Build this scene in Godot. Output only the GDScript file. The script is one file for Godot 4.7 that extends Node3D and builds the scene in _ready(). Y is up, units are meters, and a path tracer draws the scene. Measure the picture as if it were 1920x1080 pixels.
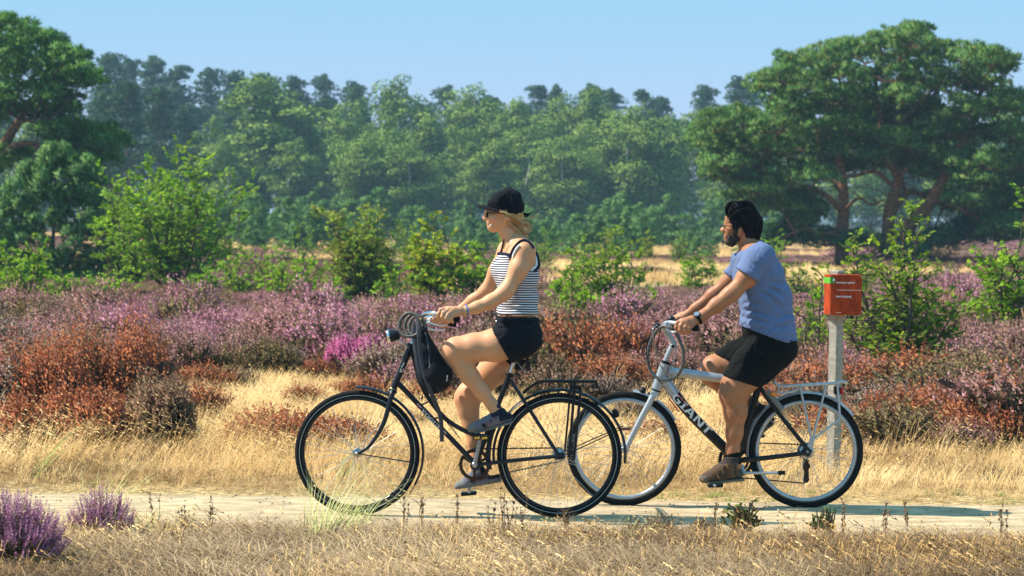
extends Node3D
# A heath in late summer: two cyclists on a pale path, heather behind them, pines and birches beyond.
# Lens: F is the focal length in pixels of a 1920 pixel wide frame; the eye is EYE metres above the path.

const F := 5643.0
const EYE := 1.63
const ROLL := 0.0125
const TILT := 0.0248
const DW := 16.1      # metres from the lens to the woman's bicycle
const DM := 16.8      # to the man's bicycle

var rng := RandomNumberGenerator.new()
var names := {}
var M := {}
var fast_noise := FastNoiseLite.new()
var patch_noise := FastNoiseLite.new()

# ---------------------------------------------------------------- mesh builder
class G:
	var v := PackedVector3Array()
	var n := PackedVector3Array()
	var uv := PackedVector2Array()
	var c := PackedColorArray()
	var i := PackedInt32Array()
	var col := Color(1, 1, 1)

	func vert(p: Vector3, nn: Vector3, u := Vector2.ZERO) -> int:
		v.push_back(p); n.push_back(nn); uv.push_back(u); c.push_back(col)
		return v.size() - 1

	func tri(a: int, b: int, d: int) -> void:      # counter-clockwise in, clockwise out
		i.push_back(a); i.push_back(d); i.push_back(b)

	func face(a: Vector3, b: Vector3, d: Vector3, nn := Vector3.ZERO) -> void:
		if nn == Vector3.ZERO:
			nn = (b - a).cross(d - a).normalized()
		var s := v.size()
		v.push_back(a); v.push_back(b); v.push_back(d)
		n.push_back(nn); n.push_back(nn); n.push_back(nn)
		uv.push_back(Vector2.ZERO); uv.push_back(Vector2.ZERO); uv.push_back(Vector2.ZERO)
		c.push_back(col); c.push_back(col); c.push_back(col)
		i.push_back(s); i.push_back(s + 2); i.push_back(s + 1)

	func quad(a: Vector3, b: Vector3, d: Vector3, e: Vector3) -> void:
		face(a, b, d)
		face(a, d, e)

	func tube(pts: Array, rads, sides := 8, flat := 1.0, flat_dir := Vector3(0, 0, 1), caps := true) -> void:
		var m := pts.size()
		var prev := Vector3.ZERO
		var base := v.size()
		var run := 0.0
		for k in m:
			var p: Vector3 = pts[k]
			var t: Vector3
			if k == 0: t = pts[1] - p
			elif k == m - 1: t = p - pts[m - 2]
			else: t = (pts[k + 1] - pts[k - 1])
			t = t.normalized()
			var s: Vector3
			if prev == Vector3.ZERO:
				s = flat_dir - t * flat_dir.dot(t)
				if s.length() < 0.05:
					s = t.cross(Vector3(0.3, 0.9, 0.1))
			else:
				s = prev - t * prev.dot(t)
			s = s.normalized()
			prev = s
			var w := t.cross(s)
			var r: float = rads[k] if rads is Array or rads is PackedFloat32Array else rads
			if k > 0: run += p.distance_to(pts[k - 1])
			for j in sides + 1:
				var a := TAU * j / sides
				var dir := s * cos(a) * flat + w * sin(a)
				var nn := (s * cos(a) / flat + w * sin(a)).normalized()
				vert(p + dir * r, nn, Vector2(float(j) / sides, run))
		for k in m - 1:
			for j in sides:
				var a := base + k * (sides + 1) + j
				var b := a + sides + 1
				tri(a, a + 1, b + 1)
				tri(a, b + 1, b)
		if caps:
			for e in [0, m - 1]:
				var p: Vector3 = pts[e]
				var t: Vector3 = (pts[0] - pts[1]) if e == 0 else (pts[m - 1] - pts[m - 2])
				t = t.normalized()
				var cidx := vert(p, t)
				var ring := []
				for j in sides:
					ring.append(vert(v[base + e * (sides + 1) + j], t))
				for j in sides:
					if e == 0: tri(cidx, ring[(j + 1) % sides], ring[j])
					else: tri(cidx, ring[j], ring[(j + 1) % sides])

	# a closed profile (radius offset, height along z) turned round z between two angles
	func sweep(o: Vector3, prof: Array, a0: float, a1: float, seg: int, ends := false) -> void:
		var base := v.size()
		var q := prof.size()
		for k in seg + 1:
			var a := lerpf(a0, a1, float(k) / seg)
			var dir := Vector3(cos(a), sin(a), 0)
			for j in q:
				var p: Vector2 = prof[j]
				var pn: Vector2 = prof[(j + 1) % q] - prof[(j - 1 + q) % q]
				var nn := (dir * pn.y + Vector3(0, 0, -pn.x)).normalized()
				vert(o + dir * p.x + Vector3(0, 0, p.y), nn, Vector2(float(k) / seg, float(j) / q))
		for k in seg:
			for j in q:
				var a := base + k * q + j
				var b := base + k * q + (j + 1) % q
				tri(a, a + q, b + q)
				tri(a, b + q, b)
		if ends:
			for e in [0, seg]:
				var mid := Vector3.ZERO
				for j in q: mid += v[base + e * q + j]
				mid /= q
				for j in q:
					if e == 0: face(mid, v[base + j], v[base + (j + 1) % q])
					else: face(mid, v[base + e * q + (j + 1) % q], v[base + e * q + j])

	func torus(o: Vector3, R: float, r: float, seg := 72, sides := 12, zs := 1.0) -> void:
		var prof := []
		for j in sides:
			var a := TAU * j / sides
			prof.append(Vector2(R + r * cos(a), r * sin(a) * zs))
		sweep(o, prof, 0, TAU, seg)

	func box(o: Vector3, size: Vector3, b := Basis.IDENTITY, bevel := 0.0) -> void:
		var h := size * 0.5
		var e := minf(bevel, minf(h.x, minf(h.y, h.z)) * 0.8)
		for ax in 3:
			for sg in [-1.0, 1.0]:
				var u := (ax + 1) % 3
				var w := (ax + 2) % 3
				var q := []
				for cr in [[-1, -1], [1, -1], [1, 1], [-1, 1]]:
					var p := Vector3.ZERO
					p[ax] = sg * h[ax]
					p[u] = cr[0] * (h[u] - e)
					p[w] = cr[1] * (h[w] - e)
					q.append(o + b * p)
				if sg > 0: quad(q[0], q[1], q[2], q[3])
				else: quad(q[3], q[2], q[1], q[0])
		if e > 0:
			for ax in 3:                      # the twelve bevels
				var u := (ax + 1) % 3
				var w := (ax + 2) % 3
				for su in [-1.0, 1.0]:
					for sw in [-1.0, 1.0]:
						var q := []
						for cr in [[-1, 0], [1, 0], [1, 1], [-1, 1]]:
							var p := Vector3.ZERO
							p[ax] = cr[0] * (h[ax] - e)
							p[u] = su * (h[u] - (0.0 if cr[1] == 0 else e))
							p[w] = sw * (h[w] - (e if cr[1] == 0 else 0.0))
							q.append(o + b * p)
						if su * sw < 0: quad(q[0], q[1], q[2], q[3])
						else: quad(q[3], q[2], q[1], q[0])
			for sx in [-1.0, 1.0]:
				for sy in [-1.0, 1.0]:
					for sz in [-1.0, 1.0]:
						var s := Vector3(sx, sy, sz)
						var p0 := o + b * (s * Vector3(h.x, h.y - e, h.z - e))
						var p1 := o + b * (s * Vector3(h.x - e, h.y, h.z - e))
						var p2 := o + b * (s * Vector3(h.x - e, h.y - e, h.z))
						if sx * sy * sz > 0: face(p0, p1, p2)
						else: face(p0, p2, p1)

	# profile of (radius, along axis) turned round an axis
	func lathe(o: Vector3, axis: Vector3, prof: Array, sides := 20) -> void:
		axis = axis.normalized()
		var s := axis.cross(Vector3(0.1, 0.3, 0.95))
		if s.length() < 0.1: s = axis.cross(Vector3(1, 0, 0))
		s = s.normalized()
		var w := axis.cross(s)
		var base := v.size()
		for k in prof.size():
			var p: Vector2 = prof[k]
			var t: Vector2 = prof[mini(k + 1, prof.size() - 1)] - prof[maxi(k - 1, 0)]
			for j in sides + 1:
				var a := TAU * j / sides
				var dir := s * cos(a) + w * sin(a)
				vert(o + axis * p.y + dir * p.x, (dir * t.y - axis * t.x).normalized(), Vector2(float(j) / sides, p.y))
		for k in prof.size() - 1:
			for j in sides:
				var a := base + k * (sides + 1) + j
				var b := a + sides + 1
				tri(a, a + 1, b + 1)
				tri(a, b + 1, b)

	func ball(o: Vector3, r: Vector3, b := Basis.IDENTITY, seg := 12) -> void:
		var base := v.size()
		var rows := seg / 2 + 1
		for k in rows + 1:
			var th := PI * k / rows
			for j in seg + 1:
				var ph := TAU * j / seg
				var d := Vector3(sin(th) * cos(ph), cos(th), -sin(th) * sin(ph))
				vert(o + b * (d * r), (b * (d / r)).normalized(), Vector2(float(j) / seg, float(k) / rows))
		for k in rows:
			for j in seg:
				var a := base + k * (seg + 1) + j
				var d := a + seg + 1
				tri(a, d, d + 1)
				tri(a, d + 1, a + 1)

	func mesh() -> ArrayMesh:
		var arr := []
		arr.resize(Mesh.ARRAY_MAX)
		arr[Mesh.ARRAY_VERTEX] = v
		arr[Mesh.ARRAY_NORMAL] = n
		arr[Mesh.ARRAY_TEX_UV] = uv
		arr[Mesh.ARRAY_COLOR] = c
		arr[Mesh.ARRAY_INDEX] = i
		var m := ArrayMesh.new()
		m.add_surface_from_arrays(Mesh.PRIMITIVE_TRIANGLES, arr)
		return m

# ---------------------------------------------------------------- blended round cones, meshed as surface nets
class Flesh:
	var A := PackedVector3Array()
	var BA := PackedVector3Array()
	var IL := PackedFloat32Array()
	var RA := PackedFloat32Array()
	var DR := PackedFloat32Array()
	var IS := PackedFloat32Array()
	var MS := PackedFloat32Array()
	var subs: Array = []        # [a, b, ra, rb]
	var clips: Array = []       # [point, normal]
	var k := 0.03
	var tint: Callable
	var map: Callable
	var bump: Callable

	func bone(a: Vector3, b: Vector3, ra: float, rb: float, sz := 1.0) -> void:
		A.push_back(a); BA.push_back(b - a)
		var l := (b - a).length_squared()
		IL.push_back(1.0 / l if l > 1e-9 else 0.0)
		RA.push_back(ra); DR.push_back(rb - ra)
		IS.push_back(1.0 / sz); MS.push_back(minf(1.0, sz))

	func near_bones(p: Vector3, reach: float) -> PackedInt32Array:
		var ds := PackedFloat32Array()
		var best := 1e9
		for j in A.size():
			var q := p - A[j]
			var t := clampf(q.dot(BA[j]) * IL[j], 0.0, 1.0)
			q -= BA[j] * t
			q.z *= IS[j]
			var e := (q.length() - RA[j] - DR[j] * t) * MS[j]
			ds.push_back(e)
			best = minf(best, e)
		var out := PackedInt32Array()
		for j in A.size():
			if ds[j] < best + reach * 2.0 + k:
				out.push_back(j)
		return out

	func at(p: Vector3, some: PackedInt32Array) -> float:
		var d := 1e9
		for j in some:
			var q := p - A[j]
			var t := clampf(q.dot(BA[j]) * IL[j], 0.0, 1.0)
			q -= BA[j] * t
			q.z *= IS[j]
			var e := (q.length() - RA[j] - DR[j] * t) * MS[j]
			var h := k - absf(d - e)
			if h > 0.0:
				d = minf(d, e) - h * h / k * 0.25
			else:
				d = minf(d, e)
		return d

	func full(p: Vector3, some: PackedInt32Array) -> float:
		var d := at(p, some)
		if bump.is_valid() and absf(d) < 0.024:
			d += bump.call(p)
		for s in subs:
			var q: Vector3 = p - s[0]
			var ba: Vector3 = s[1] - s[0]
			var t := clampf(q.dot(ba) / maxf(ba.length_squared(), 1e-9), 0.0, 1.0)
			d = maxf(d, -((q - ba * t).length() - lerpf(s[2], s[3], t)))
		for s in clips:
			d = maxf(d, (p - s[0]).dot(s[1]))
		return d

	# where a ray from +z meets the surface grown by off
	func front(x: float, y: float, off := 0.0, z0 := 0.5) -> Vector3:
		var p := Vector3(x, y, z0)
		var all := PackedInt32Array(range(A.size()))
		for s in 60:
			var d := at(p, all) - off
			if d < 0.0005 or p.z < -0.5: break
			p.z -= d * 0.8
		return p

	func skin(g: G, h: float) -> void:
		var lo := Vector3(1e9, 1e9, 1e9)
		var hi := -lo
		for j in A.size():
			for e in 2:
				var p := A[j] + BA[j] * e
				var r := RA[j] + DR[j] * e
				var rr := Vector3(r, r, r / IS[j])
				lo = lo.min(p - rr)
				hi = hi.max(p + rr)
		lo -= Vector3.ONE * (k * 0.5 + h * 2.0 + 0.006)
		hi += Vector3.ONE * (k * 0.5 + h * 2.0 + 0.006)
		var B := 4
		var nb := Vector3i(((hi - lo) / (h * B)).ceil())
		var nx := nb.x * B + 1
		var ny := nb.y * B + 1
		var nz := nb.z * B + 1
		var val := PackedFloat32Array()
		val.resize(nx * ny * nz)
		val.fill(99.0)
		var cell := PackedInt32Array()
		cell.resize(nx * ny * nz)
		cell.fill(-1)
		var half := h * B * 0.5 * 1.7321
		var live := []
		for bx in nb.x:
			for by in nb.y:
				for bz in nb.z:
					var mid := lo + Vector3(bx + 0.5, by + 0.5, bz + 0.5) * h * B
					var some := near_bones(mid, half)
					var d := at(mid, some)
					if absf(d) > half * 1.15 + (0.014 if bump.is_valid() else 0.003) and (d > 0.0 or (clips.is_empty() and subs.is_empty())):
						continue
					if d < -half * 2.0 and absf(full(mid, some)) > half * 1.4 + 0.01:
						continue
					live.append(Vector3i(bx, by, bz))
					for x in range(bx * B, bx * B + B + 1):
						for y in range(by * B, by * B + B + 1):
							var row := (x * ny + y) * nz
							for z in range(bz * B, bz * B + B + 1):
								if val[row + z] == 99.0:
									val[row + z] = full(lo + Vector3(x, y, z) * h, some)
		var sx := ny * nz
		var sy := nz
		var base := g.v.size()
		var offs := [0, 1, sy, sy + 1, sx, sx + 1, sx + sy, sx + sy + 1]
		var cor := [Vector3(0, 0, 0), Vector3(0, 0, 1), Vector3(0, 1, 0), Vector3(0, 1, 1), Vector3(1, 0, 0), Vector3(1, 0, 1), Vector3(1, 1, 0), Vector3(1, 1, 1)]
		var edges := [[0, 1], [2, 3], [4, 5], [6, 7], [0, 2], [1, 3], [4, 6], [5, 7], [0, 4], [1, 5], [2, 6], [3, 7]]
		for b in live:
			for x in range(b.x * B, b.x * B + B):
				for y in range(b.y * B, b.y * B + B):
					for z in range(b.z * B, b.z * B + B):
						var o := x * sx + y * sy + z
						var neg := 0
						for q in 8:
							if val[o + offs[q]] < 0.0: neg += 1
						if neg == 0 or neg == 8: continue
						var sum := Vector3.ZERO
						var cnt := 0
						for e in edges:
							var a: float = val[o + offs[e[0]]]
							var c: float = val[o + offs[e[1]]]
							if (a < 0.0) != (c < 0.0):
								sum += cor[e[0]].lerp(cor[e[1]], a / (a - c))
								cnt += 1
						cell[o] = g.v.size()
						var p := lo + (Vector3(x, y, z) + sum / cnt) * h
						if tint.is_valid(): g.col = tint.call(p)
						g.vert(p, Vector3.ZERO, map.call(p) if map.is_valid() else Vector2.ZERO)
		for b in live:
			for x in range(b.x * B, b.x * B + B):
				for y in range(b.y * B, b.y * B + B):
					for z in range(b.z * B, b.z * B + B):
						var o := x * sx + y * sy + z
						if cell[o] < 0: continue
						var v0 := val[o]
						if y > 0 and z > 0 and x < nx - 1 and (v0 < 0.0) != (val[o + sx] < 0.0):
							_quad(g, cell[o - sy - 1], cell[o - 1], cell[o], cell[o - sy], v0 < 0.0)
						if x > 0 and z > 0 and (v0 < 0.0) != (val[o + sy] < 0.0):
							_quad(g, cell[o - sx - 1], cell[o - sx], cell[o], cell[o - 1], v0 < 0.0)
						if x > 0 and y > 0 and (v0 < 0.0) != (val[o + 1] < 0.0):
							_quad(g, cell[o - sx - sy], cell[o - sy], cell[o], cell[o - sx], v0 < 0.0)
		for j in range(base, g.v.size()):
			g.n[j] = g.n[j].normalized() if g.n[j].length() > 1e-12 else Vector3.UP

	func _quad(g: G, a: int, b: int, c: int, d: int, out: bool) -> void:
		if a < 0 or b < 0 or c < 0 or d < 0: return
		if not out:
			var t := b
			b = d
			d = t
		for q in [[a, b, c], [a, c, d]]:
			var nn: Vector3 = (g.v[q[1]] - g.v[q[0]]).cross(g.v[q[2]] - g.v[q[0]])
			g.n[q[0]] += nn
			g.n[q[1]] += nn
			g.n[q[2]] += nn
			g.tri(q[0], q[1], q[2])

# ---------------------------------------------------------------- naming and placing
func numbered(called: String, parent: Node) -> String:
	var key := str(parent.get_instance_id()) + called
	var k: int = names.get(key, 0)
	names[key] = k + 1
	return called if k == 0 else "%s_%03d" % [called, k]

func part(called: String, g, m: Material, parent: Node, kind := "") -> MeshInstance3D:
	var o := MeshInstance3D.new()
	o.name = numbered(called, parent)
	o.mesh = g.mesh() if g is G else g
	o.material_override = m
	parent.add_child(o, true)
	if kind: o.set_meta("kind", kind)
	return o

func tag(o: Node, label: String, category: String, group := "", kind := "") -> Node:
	if label: o.set_meta("label", label)
	if category: o.set_meta("category", category)
	if group: o.set_meta("group", group)
	if kind: o.set_meta("kind", kind)
	return o

func thing(called: String, label: String, category: String, where := Vector3.ZERO, group := "") -> Node3D:
	var o := Node3D.new()
	o.name = numbered(called, self)
	add_child(o, true)
	o.position = where
	tag(o, label, category, group)
	return o

# the point seen at pixel (x, y) of the 1920 x 1080 frame at a depth of d metres
func pw(x: float, y: float, d: float) -> Vector3:
	var u := ((x - 960.0) * cos(ROLL) + (y - 540.0) * sin(ROLL)) / F
	var w := ((y - 540.0) * cos(ROLL) - (x - 960.0) * sin(ROLL)) / F
	var f := d / (cos(TILT) - w * sin(TILT))
	return Vector3(u * f, EYE - (w * cos(TILT) + sin(TILT)) * f, -d)

func across(x: float, d: float) -> float:
	return pw(x, 400.0 + EYE * F / d, d).x

func mat(lin: Color, rough := 0.7, metal := 0.0, vc := false) -> StandardMaterial3D:
	var m := StandardMaterial3D.new()
	m.albedo_color = lin.linear_to_srgb()
	m.roughness = rough
	m.metallic = metal
	m.vertex_color_use_as_albedo = vc
	return m

func noise_tex(freq: float, lo: Color, hi: Color, size := 256, oct := 4, sd := 1, mid := 0.5) -> NoiseTexture2D:
	var t := NoiseTexture2D.new()
	var f := FastNoiseLite.new()
	f.seed = sd
	f.frequency = freq
	f.fractal_octaves = oct
	t.noise = f
	t.width = size
	t.height = size
	t.seamless = true
	var gr := Gradient.new()
	gr.set_color(0, lo)
	gr.set_color(1, hi)
	gr.set_offset(0, mid - 0.3)
	gr.set_offset(1, mid + 0.3)
	t.color_ramp = gr
	return t

func normal_tex(freq: float, strength: float, size := 256, sd := 3, oct := 4) -> NoiseTexture2D:
	var t := NoiseTexture2D.new()
	var f := FastNoiseLite.new()
	f.seed = sd
	f.frequency = freq
	f.fractal_octaves = oct
	t.noise = f
	t.width = size
	t.height = size
	t.seamless = true
	t.as_normal_map = true
	t.bump_strength = strength
	return t

func scatter(called: String, label: String, category: String, mesh: Mesh, m: Material, where: Array, tints: Array, parent: Node = self) -> MultiMeshInstance3D:
	var mm := MultiMesh.new()
	mm.transform_format = MultiMesh.TRANSFORM_3D
	mm.use_colors = not tints.is_empty()
	mm.mesh = mesh
	mm.instance_count = where.size()
	for k in where.size():
		mm.set_instance_transform(k, where[k])
		if not tints.is_empty():
			mm.set_instance_color(k, tints[k])
	var o := MultiMeshInstance3D.new()
	o.name = numbered(called, parent)
	o.multimesh = mm
	o.material_override = m
	parent.add_child(o, true)
	tag(o, label, category, "", "stuff")
	return o

func curve(pts: Array, n := 24) -> Array:      # Catmull-Rom through the points
	var out := []
	var m := pts.size()
	for k in n + 1:
		var t := float(k) / n * (m - 1)
		var j := mini(int(t), m - 2)
		var f := t - j
		var p0: Vector3 = pts[maxi(j - 1, 0)]
		var p1: Vector3 = pts[j]
		var p2: Vector3 = pts[j + 1]
		var p3: Vector3 = pts[mini(j + 2, m - 1)]
		out.append(p1.cubic_interpolate(p2, p0, p3, f))
	return out

func grow(r0: float, r1: float, n: int) -> Array:
	var out := []
	for k in n: out.append(lerpf(r0, r1, float(k) / (n - 1)))
	return out

# ---------------------------------------------------------------- the scene
func _ready() -> void:
	rng.seed = 7
	fast_noise.seed = 5
	fast_noise.frequency = 0.35
	fast_noise.fractal_octaves = 3
	patch_noise.seed = 11
	patch_noise.frequency = 0.12
	patch_noise.fractal_octaves = 3

	# camera, sky, sun, exposure
	var cam := Camera3D.new()
	cam.name = "camera"
	add_child(cam)
	cam.position = Vector3(0, EYE, 0)
	cam.basis = Basis(Vector3.RIGHT, -TILT) * Basis(Vector3.BACK, ROLL)
	cam.keep_aspect = Camera3D.KEEP_HEIGHT
	cam.near = 0.1
	cam.far = 3000.0
	var attr := CameraAttributesPhysical.new()
	attr.frustum_focal_length = 12.0 * F / 540.0
	attr.exposure_aperture = 9.5
	attr.frustum_focus_distance = 16.3
	attr.frustum_near = 0.1
	attr.frustum_far = 3000.0
	cam.attributes = attr
	cam.fov = rad_to_deg(2.0 * atan(540.0 / F))
	cam.current = true

	var env := Environment.new()
	env.background_mode = Environment.BG_SKY
	var sm := ProceduralSkyMaterial.new()
	sm.sky_top_color = Color(0.130, 0.322, 0.455).linear_to_srgb()
	sm.sky_horizon_color = Color(0.40, 0.345, 0.465).linear_to_srgb()
	sm.sky_curve = 0.025
	sm.ground_horizon_color = Color(0.40, 0.36, 0.26).linear_to_srgb()
	sm.ground_bottom_color = Color(0.25, 0.21, 0.14).linear_to_srgb()
	sm.sun_angle_max = 1.0
	var sky := Sky.new()
	sky.sky_material = sm
	env.sky = sky
	env.tonemap_mode = Environment.TONE_MAPPER_LINEAR
	env.tonemap_exposure = 2.05
	env.sdfgi_enabled = true
	env.ssao_enabled = true
	env.ssil_enabled = true
	env.fog_enabled = FOG > 0.0
	env.fog_density = FOG
	env.fog_light_color = Color(0.50, 0.78, 1.0).linear_to_srgb()
	var we := WorldEnvironment.new()
	we.name = "surroundings"
	we.environment = env
	add_child(we)

	var sun := DirectionalLight3D.new()
	sun.name = "sun"
	sun.light_color = Color(1.0, 0.92, 0.78).linear_to_srgb()
	sun.light_energy = 1.35
	sun.light_angular_distance = 0.5
	sun.shadow_enabled = true
	add_child(sun)
	sun.look_at_from_position(Vector3(-1.5, 1.75, -0.15), Vector3.ZERO)

	materials()
	if SHOW_LAND:
		land()
		far_trees()
		big_pines()
		shrubs()
		heath()
		grasses()
	signpost()
	woman_bicycle()
	man_bicycle()
	woman()
	man()
	if SHOW_LAND:
		foreground()

const FOG := 0.00045
const SHOW_LAND := true

func skin_mat(lin: Color) -> StandardMaterial3D:
	var m := mat(lin, 0.5, 0.0, true)
	m.subsurf_scatter_enabled = true
	m.subsurf_scatter_strength = 0.08
	m.metallic_specular = 0.4
	m.normal_enabled = true
	m.normal_texture = normal_tex(0.05, 2.0, 256, 8)
	m.normal_scale = 0.22
	m.uv1_triplanar = true
	m.uv1_scale = Vector3(9, 9, 9)
	return m

func cloth_mat(lin: Color, bump := 0.5, rough := 0.9) -> StandardMaterial3D:
	var m := mat(lin, rough, 0.0, true)
	m.normal_enabled = true
	m.normal_texture = normal_tex(0.02, 6.0, 256, 9, 3)
	m.normal_scale = bump
	m.uv1_triplanar = true
	m.uv1_scale = Vector3(5, 3.5, 5)
	m.metallic_specular = 0.25
	m.rim_enabled = true
	m.rim = 0.06
	m.rim_tint = 0.6
	return m

func worn(lin: Color, rough: float, metal: float, amount := 0.25, sc := 6.0, sd := 4) -> StandardMaterial3D:
	var m := mat(lin, rough, metal, true)
	var d := 1.0 - amount
	m.albedo_texture = noise_tex(0.03, Color(d, d, d), Color(1, 1, 1), 256, 5, sd)
	m.uv1_triplanar = true
	m.uv1_scale = Vector3(sc, sc, sc)
	return m

func materials() -> void:
	M.black_paint = worn(Color(0.006, 0.007, 0.009), 0.3, 0.0, 0.12, 2.0)
	M.black_paint.clearcoat_enabled = true
	M.black_paint.clearcoat = 0.25
	M.black_paint.clearcoat_roughness = 0.15
	M.black_paint.metallic_specular = 0.3
	M.navy_paint = worn(Color(0.009, 0.012, 0.021), 0.32, 0.0, 0.12, 2.0)
	M.navy_paint.clearcoat_enabled = true
	M.navy_paint.clearcoat = 0.25
	M.navy_paint.metallic_specular = 0.3
	M.rubber = worn(Color(0.013, 0.013, 0.014), 0.8, 0.0, 0.4, 12.0)
	M.rubber.metallic_specular = 0.25
	M.black_plastic = mat(Color(0.008, 0.008, 0.009), 0.5, 0.0, true)
	M.black_plastic.metallic_specular = 0.3
	M.chrome = mat(Color(0.75, 0.76, 0.78), 0.16, 1.0, true)
	M.steel = worn(Color(0.55, 0.55, 0.56), 0.35, 1.0, 0.3)
	M.spoke = mat(Color(0.62, 0.63, 0.64), 0.4, 0.6, true)
	M.silver_paint = worn(Color(0.46, 0.48, 0.52), 0.34, 0.55, 0.08, 2.0)
	M.silver_paint.clearcoat_enabled = true
	M.silver_paint.clearcoat = 0.5
	M.rust = worn(Color(0.11, 0.05, 0.025), 0.8, 0.35, 0.5, 14.0)
	M.white_print = mat(Color(0.72, 0.72, 0.72), 0.5)
	M.grey_print = mat(Color(0.42, 0.44, 0.47), 0.4)
	M.red_print = mat(Color(0.42, 0.03, 0.025), 0.45)
	M.tint = mat(Color(1, 1, 1), 0.6, 0.0, true)
	M.gloss = mat(Color(1, 1, 1), 0.25, 0.0, true)
	M.leather = worn(Color(0.02, 0.019, 0.018), 0.55, 0.0, 0.3)
	M.bag = cloth_mat(Color(0.008, 0.009, 0.013), 0.9, 0.8)
	M.bag.metallic_specular = 0.25
	M.glass = mat(Color(0.9, 0.92, 0.95), 0.05)
	M.glass.transparency = BaseMaterial3D.TRANSPARENCY_ALPHA
	M.glass.albedo_color.a = 0.15
	M.hair = mat(Color(1, 1, 1), 0.62, 0.0, true)
	M.hair.metallic_specular = 0.22

# ---------------------------------------------------------------- bicycles
# A rider and a bicycle are set out in pixels of the frame (x, y) at their own depth, with z in metres towards the lens.
var base_at := Vector3.ZERO
var base_d := 0.0

func at(x: float, y: float, z := 0.0) -> Vector3:
	return pw(x, y, base_d - z) - base_at

func path3(pts: Array) -> Array:
	var out := []
	for p in pts:
		out.append(at(p[0], p[1], p[2] if p.size() > 2 else 0.0))
	return out

func px(r: float) -> float:
	return r * base_d / F

func pipe(g: G, pts: Array, r, n := 0, sides := 10) -> void:     # r in pixels
	var q := path3(pts)
	if n > 0: q = curve(q, n)
	var rr = px(r) if not r is Array else []
	if r is Array:
		rr = grow(px(r[0]), px(r[1]), q.size())
	g.tube(q, rr, sides)

func spoke_set(o: Vector3, hub_r: float, rim_r: float, hub_w: float, count: int) -> G:
	var g := G.new()
	for k in count:
		var a := TAU * k / count
		var side := 1.0 if k % 2 == 0 else -1.0
		var cross := 0.42 if (k / 2) % 2 == 0 else -0.42
		var p := o + Vector3(cos(a + cross * 2.2) * hub_r, sin(a + cross * 2.2) * hub_r, side * hub_w)
		var q := o + Vector3(cos(a) * rim_r, sin(a) * rim_r, side * 0.003)
		g.tube([p, q], 0.0011, 5, 1.0, Vector3(0, 0, 1), false)
	return g

func wheel(parent: Node3D, o: Vector3, R: float, tyre_r: float, rim_m: Material, rim_depth: float, hub_m: Material, stripe: bool, hub_r := 0.02, spokes := 36) -> Node3D:
	var w := Node3D.new()
	w.name = numbered("wheel", parent)
	parent.add_child(w, true)
	w.position = o
	var z := Vector3.ZERO
	var g := G.new()
	var prof := []
	for j in 18:                                  # a tread with shallow shoulders
		var a := TAU * j / 18
		var bump := 1.0 + (0.05 if j % 3 == 0 and absf(sin(a)) < 0.8 and cos(a) > 0 else 0.0)
		prof.append(Vector2(R - tyre_r + tyre_r * cos(a) * bump, tyre_r * sin(a) * bump))
	g.sweep(z, prof, 0, TAU, 96)
	part("tyre", g, M.rubber, w)
	var r1 := R - tyre_r * 1.75
	var r0 := r1 - rim_depth
	var hw := tyre_r * 0.72
	g = G.new()
	g.sweep(z, [Vector2(r1, -hw), Vector2(r1, hw), Vector2(r1 - rim_depth * 0.6, hw), Vector2(r0, hw * 0.35), Vector2(r0, -hw * 0.35), Vector2(r1 - rim_depth * 0.6, -hw)], 0, TAU, 96)
	part("rim", g, rim_m, w)
	if stripe:
		g = G.new()
		for s in [-1.0, 1.0]:
			g.sweep(z + Vector3(0, 0, s * tyre_r * 0.86), [Vector2(R - tyre_r * 1.56, -0.002), Vector2(R - tyre_r * 1.37, -0.002), Vector2(R - tyre_r * 1.37, 0.002), Vector2(R - tyre_r * 1.56, 0.002)], 0, TAU, 96)
		part("reflective_stripe", g, mat(Color(0.42, 0.43, 0.43), 0.5), w)
	part("spokes", spoke_set(z, hub_r, r0 + 0.004, 0.028, spokes), M.spoke, w, "stuff")
	g = G.new()
	g.lathe(z + Vector3(0, 0, -0.05), Vector3(0, 0, 1), [Vector2(0.0, 0.0), Vector2(0.006, 0.0), Vector2(0.008, 0.018), Vector2(hub_r + 0.004, 0.02), Vector2(hub_r + 0.004, 0.025), Vector2(hub_r * 0.6, 0.03), Vector2(hub_r * 0.6, 0.07), Vector2(hub_r + 0.004, 0.075), Vector2(hub_r + 0.004, 0.08), Vector2(0.008, 0.083), Vector2(0.006, 0.1), Vector2(0.0, 0.1)], 18)
	part("hub", g, hub_m, w)
	return w

func fender(parent: Node3D, o: Vector3, R: float, a0: float, a1: float, w: float, m: Material) -> Node3D:
	var g := G.new()
	var prof := []
	for j in 9:
		var t := lerpf(-1, 1, j / 8.0)
		prof.append(Vector2(R - w * 0.42 * t * t, t * w))
	for j in 9:
		var t := lerpf(1, -1, j / 8.0)
		prof.append(Vector2(R - 0.003 - w * 0.42 * t * t, t * (w - 0.002)))
	g.sweep(o, prof, minf(a0, a1), maxf(a0, a1), 48, true)
	return part("fender", g, m, parent)

func chain_line(g: G, a: Vector3, b: Vector3) -> void:
	var n := int(a.distance_to(b) / 0.0085)
	var dir := (b - a).normalized()
	for k in n:
		var p := a.lerp(b, (k + 0.5) / n)
		var tall := 0.009 if k % 2 == 0 else 0.006
		g.box(p, Vector3(0.0084, tall, 0.007 if k % 2 == 0 else 0.005), Basis(Quaternion(Vector3.RIGHT, dir)))

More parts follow.
